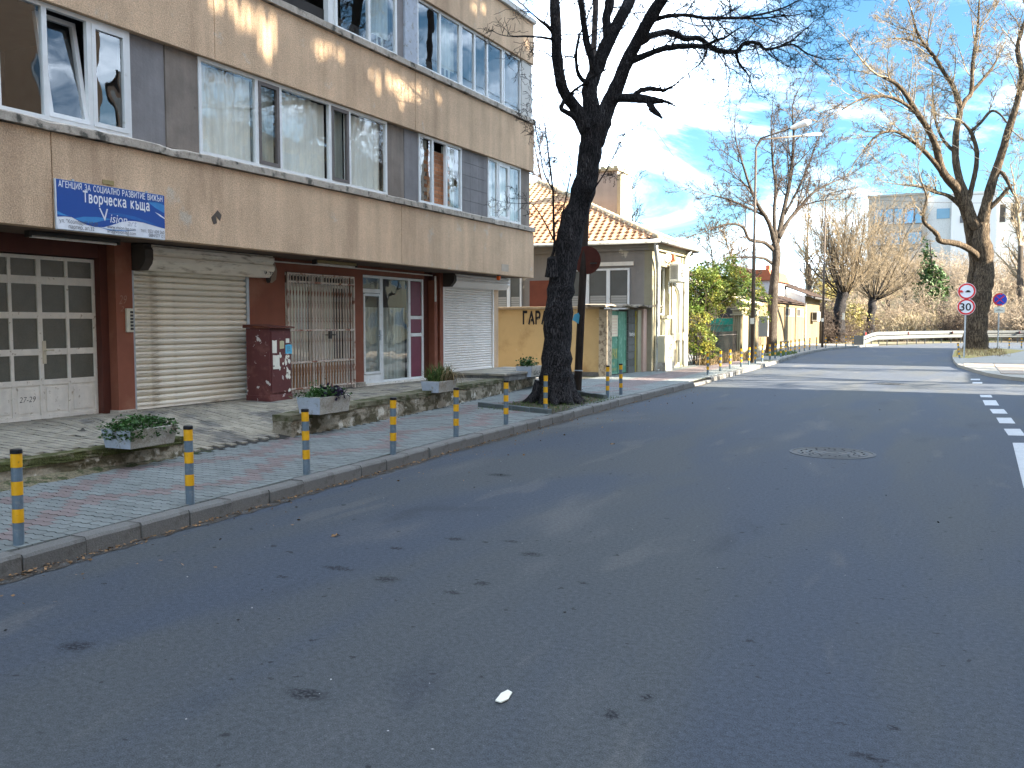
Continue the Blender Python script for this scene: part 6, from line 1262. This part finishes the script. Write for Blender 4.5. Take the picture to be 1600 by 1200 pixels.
limbs3 = [
    ([(1525, 548, 0, 21), (1524, 520, 0, 17.5), (1527, 490, 0, 16), (1533, 460, 0, 15), (1538, 430, 0, 14), (1538, 400, 0, 13.5), (1533, 374, 0, 13), (1535, 350, 0, 11)], 0, 0, 1),
    ([(1520, 500, .4, 12), (1517, 470, .7, 10), (1521, 435, .8, 9), (1523, 405, .8, 8.5), (1518, 375, .7, 8), (1513, 345, .6, 8), (1506, 322, .4, 8), (1496, 297, .2, 7.5), (1480, 278, -.2, 6.5), (1470, 262, -.4, 6), (1462, 228, -.8, 5), (1449, 200, -1.2, 4.4), (1434, 178, -1.6, 4), (1420, 155, -2, 3.4), (1402, 132, -2.4, 2.8), (1380, 121, -2.8, 2)], 1.25, 2.3, .55),
    ([(1530, 356, 0, 9), (1519, 342, .1, 7.5), (1510, 312, .2, 6.5), (1498, 275, .3, 5.5), (1493, 245, .3, 5), (1494, 206, .3, 5), (1500, 170, .3, 4.5), (1490, 137, .3, 3.6), (1476, 115, .2, 3), (1462, 92, 0, 2.8), (1435, 55, -.3, 2), (1424, 16, -.6, 1.2)], 1.5, 2.2, .45),
    ([(1500, 172, .3, 4), (1509, 156, .5, 3.6), (1518, 143, .7, 3.4), (1520, 96, .9, 2.6), (1527, 50, 1.1, 2), (1530, 5, 1.2, 1.5)], 1.5, 2.2, .3),
    ([(1517, 145, .7, 3), (1535, 125, 1, 2.4), (1551, 105, 1.3, 2), (1560, 88, 1.5, 1.2)], 1.5, 1.4, .3),
    ([(1535, 352, 0, 10), (1541, 320, -.2, 8), (1549, 290, -.4, 7), (1566, 238, -.8, 6.2), (1575, 205, -1, 5.5), (1584, 178, -1.2, 5), (1594, 140, -1.4, 4.4), (1596, 110, -1.4, 4), (1590, 77, -1.4, 3.5), (1597, 45, -1.5, 3), (1604, 20, -1.6, 2.5), (1600, -40, -1.6, 2)], 1.4, 2.2, .35),
    ([(1512, 316, .2, 4.5), (1519, 290, .0, 4), (1525, 262, -.2, 3.6), (1526, 235, -.3, 3.4), (1518, 208, -.4, 3), (1505, 192, -.6, 1.5)], 1.3, 1.4, .4),
    ([(1517, 205, -.4, 2.8), (1532, 192, -.6, 2.2), (1548, 174, -.9, 2), (1562, 178, -1.1, 1.5), (1578, 198, -1.2, 1)], 1.5, 1.2, .3),
    ([(1533, 407, 0, 6), (1518, 392, -.4, 5), (1502, 383, -.8, 4.6), (1486, 379, -1.2, 4.4), (1468, 376, -1.5, 4), (1464, 366, -1.6, 3.4), (1452, 355, -1.8, 3), (1443, 345, -1.9, 2.6), (1444, 326, -2, 2), (1448, 308, -2, 1.5), (1440, 285, -2.1, 1)], 1.2, 1.3, .5),
    ([(1505, 325, .4, 4), (1482, 306, .3, 3), (1460, 300, .1, 2.4), (1440, 292, -.2, 1.8), (1420, 290, -.4, 1.2)], 1.5, 1.8, .2),
    ([(1470, 266, -.4, 4), (1448, 240, -.9, 3.2), (1425, 220, -1.4, 2.6), (1398, 205, -1.9, 2.2), (1370, 212, -2.4, 1.6), (1350, 235, -2.7, 1)], 1.8, 2.3, .15),
    ([(1436, 180, -1.6, 3), (1410, 160, -2, 2.4), (1380, 150, -2.5, 2), (1345, 155, -3, 1.4), (1315, 172, -3.4, .9)], 1.8, 2.2, .1),
    ([(1470, 100, .1, 2.2), (1448, 75, -.3, 1.8), (1420, 62, -.8, 1.4), (1395, 60, -1.2, 1)], 1.7, 2.0, .1),
    ([(1555, 268, -.5, 3.4), (1568, 272, -.8, 3), (1582, 300, -1, 1.8)], .8, .8, .4), ([(1546, 325, -.3, 4), (1560, 312, -.5, 3.4), (1574, 296, -.7, 2.8), (1582, 288, -.9, 2)], 0, 0, 1),
    ([(1590, 150, -1.3, 3), (1610, 120, -1.6, 2.4), (1625, 80, -1.8, 1.6)], 1.5, 2, .2), ([(1495, 240, .3, 3), (1475, 220, .6, 2.4), (1462, 190, .9, 1.8), (1458, 150, 1.1, 1.2)], 1.6, 1.8, .2),
]
T3 = limb_tree('bare_tree', 'huge brown many-limbed bare tree behind the 30 speed limit sign', (.77, 58.33, .1), 51.8, limbs3, m_bark2, m_twig, q3, 9, 'bare street trees', lvl=3)
tag(MB().prism([(-.35, 44.9), (.3, 43.6), (2.3, 51.5), (3.2, 57.0), (2.2, 60.3), (.4, 60.0), (-.3, 56)], .108, .118).build('grass_patch', mat('leafy_grass', (.26, .21, .06), 1, .3, 3, fine=.3, fscale=20, col2=(.33, .22, .09), th=(.48, .6), s2=2)), 'leaf-strewn grass patch round the foot of the huge tree', 'grass')
V, Fc = blades(900, 0, 0, .118, (.06, .22), pr, 1, .012, 3, .3, (-.2, 2.0, 46, 59)); nmesh('dry_grass', V, Fc, m_grassd, None, 'stuff', 'dry grass tufts round the huge tree and the speed sign')

def pollard(label, px, py, depth, trunk_pts, hx, hy, top, n, seed, spread=1.0, base=None, rsc=1.0):
    t = thing('pollarded_tree', label, 'tree', base, 0, 'pollarded trees at the bend'); rnd = random.Random(seed); sc_ = depth / F; mb = MB(); P = [PD(x, y, depth) for x, y, r in trunk_pts]; rs = [r * sc_ for *_, r in trunk_pts]
    P, rs = smooth_path(P, rs, 3, .12, rnd); mb.tube(P, rs, 10); segs = []; head = PD(hx, hy, depth); Ht = (top) * sc_
    for k in range(int(n * 1.6)):
        az = rnd.uniform(0, 2 * pi); tilt = abs(rnd.gauss(0, .62)) * spread + .05; d = Vector((cos(az) * sin(tilt), sin(az) * sin(tilt), cos(tilt))); p0 = head + Vector((cos(az), sin(az), 0)) * .22 * rsc + Vector((0, 0, rnd.uniform(-.5, .2)))
        L = Ht * rnd.uniform(.6, 1.05) * (1 - .35 * min(1, tilt)); ns = 8; p = p0; dd_ = (d + Vector((cos(az), sin(az), 0)) * .25).normalized(); r = .026 * rsc * rnd.uniform(.7, 1.5); pts = [p]
        for i in range(ns): p = p + dd_ * L / ns; dd_ = (dd_ + Vector((rnd.gauss(0, .13), rnd.gauss(0, .13), .09))).normalized(); pts.append(p)
        if r > .05: mb.tube(pts, [r * (1 - .8 * i / ns) for i in range(ns + 1)], 5)
        else:
            for i in range(ns): segs.append((*pts[i], *pts[i + 1], r * (1 - .8 * i / ns), max(.012, r * (1 - .8 * (i + 1) / ns))))
        for i in range(2, ns):
            for _ in range(2): grow(tuple(pts[i]), tuple((dd_ + Vector((rnd.gauss(0, .5), rnd.gauss(0, .5), .15))).normalized()), .016, L * .25 * rnd.uniform(.5, 1.2), 1, dict(q2, rmin=.010, c=[0, 5, 5], k=[0, .5, .5]), segs, rnd)
    mb.build('trunk', m_bark1, t, smooth=True); seg_mesh('crown', segs, m_twig, t, base); return t
pollard('pollarded tree with a tall broom of shoots, left of the guard rail end', 1312, 534, 72.5, [(1311, 535, 9), (1311, 510, 8), (1312, 485, 8.5), (1316, 462, 8), (1319, 450, 9)], 1318, 455, 195, 46, 31, 1.0, (-8.8, 76.8, 0), 1.6)
pollard('smaller pollarded tree rising just behind the start of the guard rail', 1358, 530, 83.7, [(1357, 532, 6.5), (1360, 500, 6), (1363, 475, 6), (1365, 460, 7)], 1365, 462, 165, 36, 32, 1.15, (-7.7, 89.8, 0), 1.5)
nt_ = B('notice', m_paper, None, -8.62, -8.42, 76.25, 76.27, 1.9, 2.4); tag(nt_, 'white sheet pinned to the pollarded tree trunk', 'notice')

# distant trees behind the houses and across the way (copies of shared crowns)
def far_tree(label, px, ytop, depth, seed, ybase=515, mt_=None, grp='bare trees far behind the houses', sp=1.0, lv=3):
    rnd = random.Random(seed); b = PD(px, ybase, depth); b.z = 0; t = thing('bare_tree', label, 'tree', tuple(b), 0, grp); segs = []; Ht = (504 - ytop) * depth / F + 1.65
    q = dict(n=[3, 4, 6, 9], w=[.16, .14, .12, .06], t=[.06, .05, .03, .03], c=[0, 6, 9, 22], k=[0, .4, .42, .45], a=(.35, .95), rmin=.016 if depth > 60 else .011, r0=.1, skip=0); 
    mb = MB(); mb.tube([b, b + Vector((.1, 0, Ht * .25)), b + Vector((0, .1, Ht * .5))], [Ht * .022, Ht * .018, Ht * .012], 8); mb.build('trunk', m_bark3, t, smooth=True)
    grow(tuple(b + Vector((0, 0, Ht * .22))), (0, 0, 1), Ht * .016, Ht * .72, lv, q, segs, rnd); seg_mesh('crown', segs, mt_ or m_twigd, t, tuple(b)); return t
far_tree('small bare tree seen beyond the tiled roof, left of the big trunk', 868, 195, 44, 41)
far_tree('tall faint bare tree just right of the chimney', 975, 285, 60, 42)
far_tree('bare tree behind the leafy hedge, right of the house', 1118, 345, 58, 43, mt_=m_twig)
far_tree('bare tree behind the hedge, nearer the street lamp', 1160, 355, 66, 44, mt_=m_twig)
far_tree('wide bare tree between the tan building and the pollards', 1262, 300, 88, 45, mt_=m_twig)
far_tree('bare tree rising behind the second street lamp', 1300, 330, 100, 46, mt_=m_twig)
far_tree('tall thin bare tree behind the guard rail bend', 1412, 330, 104, 47, mt_=m_twig)
far_tree('bare tree at the far right edge above the guard rail', 1590, 240, 92, 48, mt_=m_twig)
far_tree('slim bare tree before the glass-fronted building', 1385, 345, 98, 49, mt_=m_twig)
# trees out of frame on the right whose shadows streak the road
for (x, y, sc_, rz, l) in [(9.8, 27.9, .9, .3, 'nearest'), (10.5, 35.5, 1.0, 2.1, 'second'), (9.5, 41.0, .95, 4.0, 'third'), (14, 50, 1.1, 5.2, 'farthest')]:
    c = copy_tree(T2); c.location = (x, y, .1); c.scale = (sc_,) * 3; c.rotation_euler = (0, 0, rz); c['label'] = l + ' bare tree across the road, outside the right edge of the picture'

# thicket on the bank
def clump(seed, n, h, rmin):
    rnd = random.Random(seed); segs = []; q = dict(n=[3, 4, 5], w=[.34, .32, .24], t=[-.04, .0, -.04], c=[0, 5, 7], k=[0, .5, .5], a=(.4, 1.1), rmin=rmin, r0=.03)
    for i in range(n):
        az = rnd.uniform(0, 2 * pi); tl = rnd.uniform(.05, .95); grow((rnd.gauss(0, .35), rnd.gauss(0, .35), 0), (cos(az) * sin(tl), sin(az) * sin(tl), cos(tl)), .03, h * rnd.uniform(.6, 1.15), 2, q, segs, rnd)
    A = np.array(segs); return A
CL = [clump(60 + i, 20, 3.3, .014) for i in range(4)]
def thicket(name, label, spots, m_, seed, parent=None):
    g = random.Random(seed); allA = []
    for (x, y, s_) in spots:
        A = CL[g.randrange(4)].copy(); a = g.uniform(0, 2 * pi); c_, s2_ = cos(a), sin(a)
        for k in (0, 3): X_, Y__ = A[:, k] * s_, A[:, k + 1] * s_; A[:, k] = x + X_ * c_ - Y__ * s2_; A[:, k + 1] = y + X_ * s2_ + Y__ * c_; A[:, k + 2] = hill(x, y) + A[:, k + 2] * s_
        allA.append(A)
    return seg_mesh(name, np.concatenate(allA), m_, None, (0, 0, 0), kind='stuff', label=label)
g = random.Random(77); spots = []
for i in range(92):
    y = g.uniform(90, 150); x = g.uniform(-.24 * y * 1.0, .10 * y + 6); spots.append((x, y, g.uniform(.9, 1.7)))
thicket('bare_thicket', 'tangled bare tan thicket covering the bank behind the guard rail', spots, mat('twig_pale', (.27, .215, .155), .9, .12, 1, rnd=.3), 1)
spots = [(g.uniform(-17, -9.5), g.uniform(76, 92), g.uniform(.7, 1.3)) for i in range(26)] + [(g.uniform(-1, 16), g.uniform(88, 96), g.uniform(.7, 1.2)) for i in range(20)]
thicket('bramble_thicket', 'grey-brown brambles behind the pollarded trees', spots, m_twigd, 2)
def leafcloud(name, label, clusters, n, size, m_, seed, kind=None, cat=None, grp=None, flat=.7, hollow=.6, parent=None):
    rs_ = np.random.RandomState(seed); P = []; tot = sum(c[1][0] * c[1][1] * c[1][2] for c in clusters) 
    for c, r in clusters:
        k = max(10, int(n * r[0] * r[1] * r[2] / tot)); u = rs_.normal(0, 1, (k, 3)); u /= np.linalg.norm(u, axis=1)[:, None]; rad = (hollow + (1 - hollow) * rs_.random((k, 1))) * (1 + .22 * np.sin(u[:, :1] * 5 + c[0]) * np.cos(u[:, 2:3] * 6)) ; P.append(np.array(c) + u * rad * np.array(r))
    P = np.concatenate(P); P = P[P[:, 2] > .1]; nn = np.sin(P[:, 0] * 3.1 + P[:, 2] * 2.3) * np.sin(P[:, 1] * 2.7 - P[:, 2] * 3.3); P = P[(nn > -.55) | (rs_.random(len(P)) < .3)]; S = size * rs_.uniform(.6, 1.4, len(P))
    V, Fc = leaves_np(P, S, seed, flat); b = P.mean(0) * [1, 1, 0]
    if parent is not None: return nmesh(name, V - np.array(parent.location), Fc, m_, parent)
    o = nmesh(name, V - b, Fc, m_, None, kind); o.location = b
    if cat: tag(o, label, cat, grp)
    else: o['label'] = label
    return o
def C(px, py, d, r, rz=None): p = PD(px, py, d); return (tuple(p), (r, r, rz or r))
vine = thing('vine_hedge', 'yellow-green leafy vine spilling over the garden fence beside the house', 'hedge', (-8.9, 34, .1))
leafcloud('foliage', '', [C(1100, 452, 33, .95), C(1085, 498, 32, .6), C(1092, 530, 32, .62), C(1104, 550, 32.5, .5), C(1128, 436, 34, .72), C(1152, 436, 35, .62), C(1176, 452, 36, .52), C(1190, 470, 36.5, .42), C(1082, 440, 33.5, .55), C(1138, 462, 34, .5), C(1168, 482, 36, .32), C(1112, 485, 33, .5), C(1120, 455, 34.5, .8), C(1106, 424, 34, .45), C(1140, 412, 34.5, .4), C(1074, 470, 32.6, .4), C(1196, 496, 36.6, .25), C(1158, 470, 35.2, .35)], 17000, .062, m_leafy, 5, parent=vine)
leafcloud('foliage', '', [C(1098, 470, 33.6, .8), C(1095, 520, 32.8, .5), C(1130, 450, 34.6, .7), C(1160, 450, 35.6, .5)], 3500, .065, m_ivy, 6, parent=vine, hollow=.2)
sg_ = []; rg = random.Random(12)
for k in range(26): p = PD(rg.uniform(1080, 1112), 572, 32.3 + rg.random()); p.z = .1; grow(tuple(p), (rg.gauss(0, .1), rg.gauss(0, .1), 1), .02, rg.uniform(1.5, 3), 1, dict(q2, rmin=.006), sg_, rg)
seg_mesh('stems', sg_, m_twigd, vine, tuple(vine.location))
fe = thing('picket_fence', 'thin dark metal picket fence half hidden under the vine', 'fence', (-8.35, 33, .1)); MB().box(-8.37, -8.33, 31.2, 37.5, .35, .38).box(-8.37, -8.33, 31.2, 37.5, 1.15, 1.18).build('fence_rail', m_darkmetal, fe)
me = None
for k in range(52):
    if me is None: me = B('picket', m_darkmetal, fe, -8.36, -8.34, 31.25, 31.27, .1, 1.3)
    else: c = me.copy(); COL.objects.link(c); c.location.y = k * .12
V, Fc = blades(1400, 0, 0, .12, (.15, .5), pr, 1, .012, 4, .4, (-8.5, -7.9, 31.5, 40)); nmesh('dry_grass', V, Fc, m_grassd, None, 'stuff', 'dry grass growing along the garden fence')
V, Fc = blades(700, 0, 0, .12, (.08, .2), pr, 1, .015, 3, .4, (-8.2, -7.3, 42, 47)); nmesh('green_grass', V, Fc, m_grassb, None, 'stuff', 'low green weeds round the grey tree by the bollards')
tg = thing('teal_gate', 'weathered teal wooden gate beyond the leafy vine', 'gate', (-9.2, 38.5, .1))
for k in range(8): B('plank', m_teal, tg, -9.75 + k * .125, -9.63 + k * .125, 38.5, 38.53, .15, 1.55)
B('top_board', mat('teal_bright', (.02, .26, .19), .6, .1), tg, -9.78, -8.74, 38.46, 38.499, 1.555, 1.84); B('rail', m_teal, tg, -9.75, -8.75, 38.531, 38.56, .5, .6)
for i, (x, y, l) in enumerate([(-8.55, 38.6, 'ribbed concrete gate pier with a flat cap, right of the teal gate'), (-8.42, 41.0, 'second ribbed concrete pier, nearer the grey tree')]):
    p = thing('gate_pier', l, 'pier', (x, y, .1), 0, 'ribbed concrete gate piers'); B('shaft', m_cream2, p, x - .17, x + .17, y - .17, y + .17, .1, 1.95)
    for k in range(4): B('rib', m_cream, p, x - .15 + k * .085, x - .11 + k * .085, y - .195, y - .171, .1, 1.93)
    B('cap', m_cream, p, x - .30, x + .24, y - .25, y + .25, 1.952, 2.02, bevel=.01); B('cap_top', m_cream, p, x - .2, x + .2, y - .2, y + .2, 2.022, 2.18, bevel=.02); B('cap_plate', m_cream, p, x - .27, x + .25, y - .25, y + .25, 2.182, 2.24)
mbx = B('meter_box', m_pavfar, None, -8.35, -7.95, 42.0, 42.25, 1.0, 1.95, bevel=.01); tag(mbx, 'pale grey meter box on the wall behind the street lamp', 'box')

# ---- low tan building and neighbours
lb = thing('tan_building', 'long low tan rendered building with brown tiled roofs beyond the grey tree', 'building', (-11, 58, .1))
Lx = -9.9
B('side_wall', m_cream2, lb, -15, Lx, 49.6, 65.4, .05, 2.78); B('shaded_wall', mat('brown_stucco', (.34, .26, .17), .95, .12, 2, streak=.2, sscale=2), lb, -15, Lx - .001, 49.5, 49.6, .05, 2.78); B('plinth', m_cream, lb, -15, Lx + .04, 49.45, 65.4, .05, .35)
B('band', m_cream2, lb, Lx, Lx + .06, 49.45, 65.4, 2.62, 2.82)
B('tall_wall', m_cream2, lb, -15, Lx, 65.4, 73, .05, 3.5)
MB().prism([(Lx + .05, 2.86), (-15, 4.65), (-15, 5.55), (Lx + .05, 3.45)], 65.3, 65.399, 'y').build('white_gable', m_modwhite, lb)
def proof(y0, y1, x0, z0, x1, z1, nm):
    mb = MB(); mb.prism([(x0, z0 - .02), (x0, z0), (x1, z1), (x1, z1 - .1)], y0, y1, 'y'); r_ = mb.build(nm, m_tiledark, lb); big = MB(); n = int((y1 - y0) / .3); L = sqrt((x1 - x0) ** 2 + (z1 - z0) ** 2); m_ = int(L / .36); a = atan2(z1 - z0, x0 - x1)
    for i in range(n):
        for j in range(m_):
            t0, t1 = j / m_, (j + 1.12) / m_; zj = rr.uniform(0, .015); y = y0 + i * .3
            big.v += [(x0 + (x1 - x0) * t0, y, z0 + (z1 - z0) * t0 + .05 + zj), (x0 + (x1 - x0) * t0, y + .15, z0 + (z1 - z0) * t0 + .09 + zj), (x0 + (x1 - x0) * t0, y + .29, z0 + (z1 - z0) * t0 + .04 + zj), (x0 + (x1 - x0) * t1, y, z0 + (z1 - z0) * t1 + .02), (x0 + (x1 - x0) * t1, y + .15, z0 + (z1 - z0) * t1 + .06), (x0 + (x1 - x0) * t1, y + .29, z0 + (z1 - z0) * t1 + .01)]
            k = len(big.v) - 6; big.f += [(k, k + 1, k + 4, k + 3), (k + 1, k + 2, k + 5, k + 4)]
    big.build('tile_field', m_tiledark, r_, kind='stuff')
proof(49.3, 65.3, Lx + .25, 2.86, -15, 4.75, 'low_roof'); proof(65.2, 73.6, Lx + .65, 3.42, -15, 5.75, 'tall_roof')
B('ridge_board', m_darkbrown if False else mat('dark_board', (.06, .045, .04), .9), lb, -15.2, -14.9, 65.2, 73.6, 5.6, 5.85)
def bwin(y0, y1, z0, z1):
    w = MB().box(Lx, Lx + .04, y0, y1, z0, z0 + .07).box(Lx, Lx + .04, y0, y1, z1 - .07, z1).box(Lx, Lx + .039, y0, y0 + .1, z0 + .07, z1 - .07).box(Lx, Lx + .039, y1 - .1, y1, z0 + .07, z1 - .07).box(Lx, Lx + .039, (y0 + y1) / 2 - .05, (y0 + y1) / 2 + .05, z0 + .07, z1 - .07).build('window', m_cream, lb)
    B('pane', m_interior, w, Lx + .001, Lx + .012, y0 + .1, (y0 + y1) / 2 - .05, z0 + .07, z1 - .07); B('pane', m_curtaing, w, Lx + .001, Lx + .012, (y0 + y1) / 2 + .05, y1 - .1, z0 + .07, z1 - .07)
bwin(57.7, 61.2, 2.02, 2.60); bwin(62.0, 65.0, 2.02, 2.60)
for y in (53, 57.5, 61.6): B('rib', m_cream2, lb, Lx, Lx + .05, y, y + .2, .35, 2.6)
for k in range(20): B('brick', m_brick if k % 3 else mat('pale_brick', (.5, .32, .2), .9), lb, -10.10 - (.06 if k % 2 else 0), -9.93, 49.44, 49.499, .30 + k * .115, .405 + k * .115)
MB().tube([(Lx + .5, 72.8, 3.3), (Lx + .3, 72.9, 2.9), (Lx + .1, 73.05, 2.6), (Lx + .1, 73.05, .1)], .07, 8).build('drainpipe', m_darkmetal, lb, smooth=True); MB().tube([(Lx + .08, 65.5, 3.0), (Lx + .08, 65.5, .4)], .06, 6).build('drainpipe', m_gutter, lb)
MB().tube([(Lx + .68, 65.2, 3.36), (Lx + .68, 73.7, 3.36)], .08, 8).build('gutter', m_darkmetal, lb)
a2 = thing('outdoor_unit', 'small air conditioner unit on the far end of the low tan building', 'air conditioner', (Lx, 69, 1.9)); B('casing', m_acb, a2, Lx + .1, Lx + .5, 68.3, 69.6, 1.75, 2.45, bevel=.02); B('side_grille', m_darkmetal, a2, Lx + .16, Lx + .44, 68.285, 68.298, 1.85, 2.35); B('bracket', m_darkmetal, a2, Lx, Lx + .5, 68.8, 68.85, 1.70, 1.745)
bench = thing('rail_bench', 'low metal rail frame standing before the tan building wall', 'rail', (-8.6, 50, .1)); MB().tube([(-8.7, 49.5, .1), (-8.7, 49.5, .62), (-8.7, 52, .62), (-8.7, 52, .1)], .03, 6).tube([(-8.7, 49.5, .35), (-8.7, 52, .35)], .025, 6).build('rail_frame', m_darkmetal, bench)
oh = thing('small_house', 'white walled little house with a bright orange tile roof behind the vine', 'house', (-12, 61, 0)); B('wall', m_modwhite, oh, -13.6, -11.25, 60, 66, 0, 4.45); MB().prism([(-13.9, 4.4), (-11.05, 4.4), (-11.35, 5.1), (-13.6, 5.1)], 59.8, 66.2, 'y').build('roof', mat('orange_tile', (.36, .11, .05), .85, .15, 4), oh); B('chimney', mat('orange_brick', (.5, .17, .08), .9), oh, -11.6, -11.35, 60.2, 60.5, 5.0, 5.4)
shd = thing('garden_shed', 'dull brown shed with a pale sloping roof behind the gate', 'shed', (-11, 45, .1)); B('wall', MATS['brown_stucco'], shd, -13, -9.7, 44, 48.8, .1, 2.5); MB().prism([(-9.4, 2.55), (-13.2, 3.9), (-13.2, 4.0), (-9.4, 2.65)], 43.7, 49, 'y').build('roof', m_ridge, shd); B('dark_opening', m_interior, shd, -10.8, -9.9, 43.95, 43.999, 1.9, 2.35)

# ---- bushes at the bend
ev = thing('ivy_covered_tree', 'conical evergreen ivy-covered tree on the bank above the guard rail', 'tree', tuple(PD(1455, 500, 98) * 1)); ev.location.z = hill(ev.location.x, ev.location.y)
leafcloud('foliage', '', [C(1455, 485, 98, 1.8, 1.6), C(1453, 462, 98, 1.9, 2.2), C(1458, 435, 98, 1.6, 1.8), C(1450, 408, 98, .9, 1.6), C(1446, 388, 98, .5, 1.2), C(1470, 450, 98, 1.2, 1.0)], 4200, .22, m_ivy, 9, parent=ev, hollow=.4)
MB().tube([ev.location, ev.location + Vector((0, 0, 5)), ev.location + Vector((-.4, 0, 8.4))], [.2, .14, .04], 7).build('trunk', m_bark3, ev)
for i, (cl, n, s_, l) in enumerate([([C(1295, 470, 92, 2.3, 2.6), C(1282, 440, 92, 1.6, 1.8), C(1330, 500, 84, 2.0, 1.9), C(1300, 505, 86, 1.8, 1.8)], 4200, .16, 'ochre-leaved shrub behind the first pollarded tree'), ([C(1345, 500, 92, 1.9, 2.0), C(1352, 520, 90, 1.5, 1.2)], 2000, .15, 'small ochre shrub between the two pollarded trees')]):
    leafcloud('ochre_shrub', l, cl, n, s_, mat('ochre_leaf', (.30, .25, .09), .8, .2, .5, rnd=.4, transl=.2), 30 + i, cat='shrub', grp='ochre shrubs at the bend', hollow=.3)
for i, (px, py, d, rx, rz, mm, n, L, l) in enumerate([(1440, 512, 86, 4.6, 2.5, mat('pale_dry_grass', (.34, .275, .165), .9, .2, 1, rnd=.35), 3000, (.6, 1.5), 'pale dry grass mound spreading over the bank'), (1392, 524, 80.5, 1.7, .8, m_twigd, 900, (.5, 1.1), 'dark bramble mound, left one behind the rail'), (1482, 522, 83.5, 1.9, .7, m_twigd, 800, (.5, 1.0), 'dark bramble mound, right one behind the rail')]):
    c = PD(px, py, d); rg = random.Random(i); V = []; Fc = []
    for k in range(n):
        x = rg.gauss(0, rx * .55); y = rg.gauss(0, rx * .4); zz = rz * max(0, 1 - (x / rx) ** 2 * .5 - (y / rx) ** 2 * .5) * rg.uniform(.0, .8); a, f = blades(1, x, y, zz + hill(c.x, c.y) * 0, L, rg, 1.6, .018, 4, .8); b = len(V); V += a; Fc += [tuple(q + b for q in t_) for t_ in f]
    o = nmesh('dry_mound' if i == 0 else 'bramble_mound', V, Fc, mm, None, 'stuff', l); o.location = (c.x, c.y, hill(c.x, c.y))

# ---- modern buildings on the skyline
mg = thing('office_building', 'grey flat-topped modern building with a blue glass band beyond the trees', 'building', (-9, 165, 0))
B('wall', m_modgrey, mg, -14.4, -5.5, 160, 172, 0, 22.2); B('wing_wall', m_modwhite if False else mat('far_pale_render', (.55, .56, .55), .85), mg, -5.5, -1.9, 161, 172, 0, 22.0); B('roof_edge', m_modgrey, mg, -14.6, -5.3, 159.8, 172.2, 22.2, 22.5)
for k in range(5):
    w = B('window', m_darkgrey, mg, -13.6 + k * 1.55, -12.1 + k * 1.55, 159.9, 159.99, 17.6, 20.2); B('pane', mat('sky_glass', (.10, .32, .55), .1, spec=.8) if k == 3 else m_modglass, w, -13.5 + k * 1.55, -12.2 + k * 1.55, 159.85, 159.899, 17.7, 20.1)
for k in range(3):
    w = B('window', m_darkgrey, mg, -13.6 + k * 2.6, -11.4 + k * 2.6, 159.9, 159.99, 14.2, 16.3); B('pane', m_modglass, w, -13.5 + k * 2.6, -11.5 + k * 2.6, 159.85, 159.899, 14.3, 16.2)
B('pane', m_modglass, mg, -4.2, -2.3, 160.9, 160.99, 18.3, 19.9)
mw = thing('white_building', 'white cubic modern building at the right edge beyond the trees', 'building', (2, 162, 0)); B('wall', m_modwhite, mw, -2.0, 4.2, 158, 170, 0, 21.6); B('side_wing', MATS['far_pale_render'], mw, 4.2, 12, 160, 172, 0, 21.0); B('roof_edge', m_modwhite, mw, -2.1, 4.3, 157.9, 170.1, 21.6, 21.9)
for k in range(3):
    w = B('window', m_darkgrey, mw, 4.7 + k * 1.5, 5.5 + k * 1.5, 159.93, 159.99, 17.2, 20.0); B('pane', m_interior, w, 4.76 + k * 1.5, 5.44 + k * 1.5, 159.9, 159.929, 17.3, 19.9)
B('window', m_darkgrey, mw, -.8, 1.2, 157.9, 157.99, 17.2, 18.3)
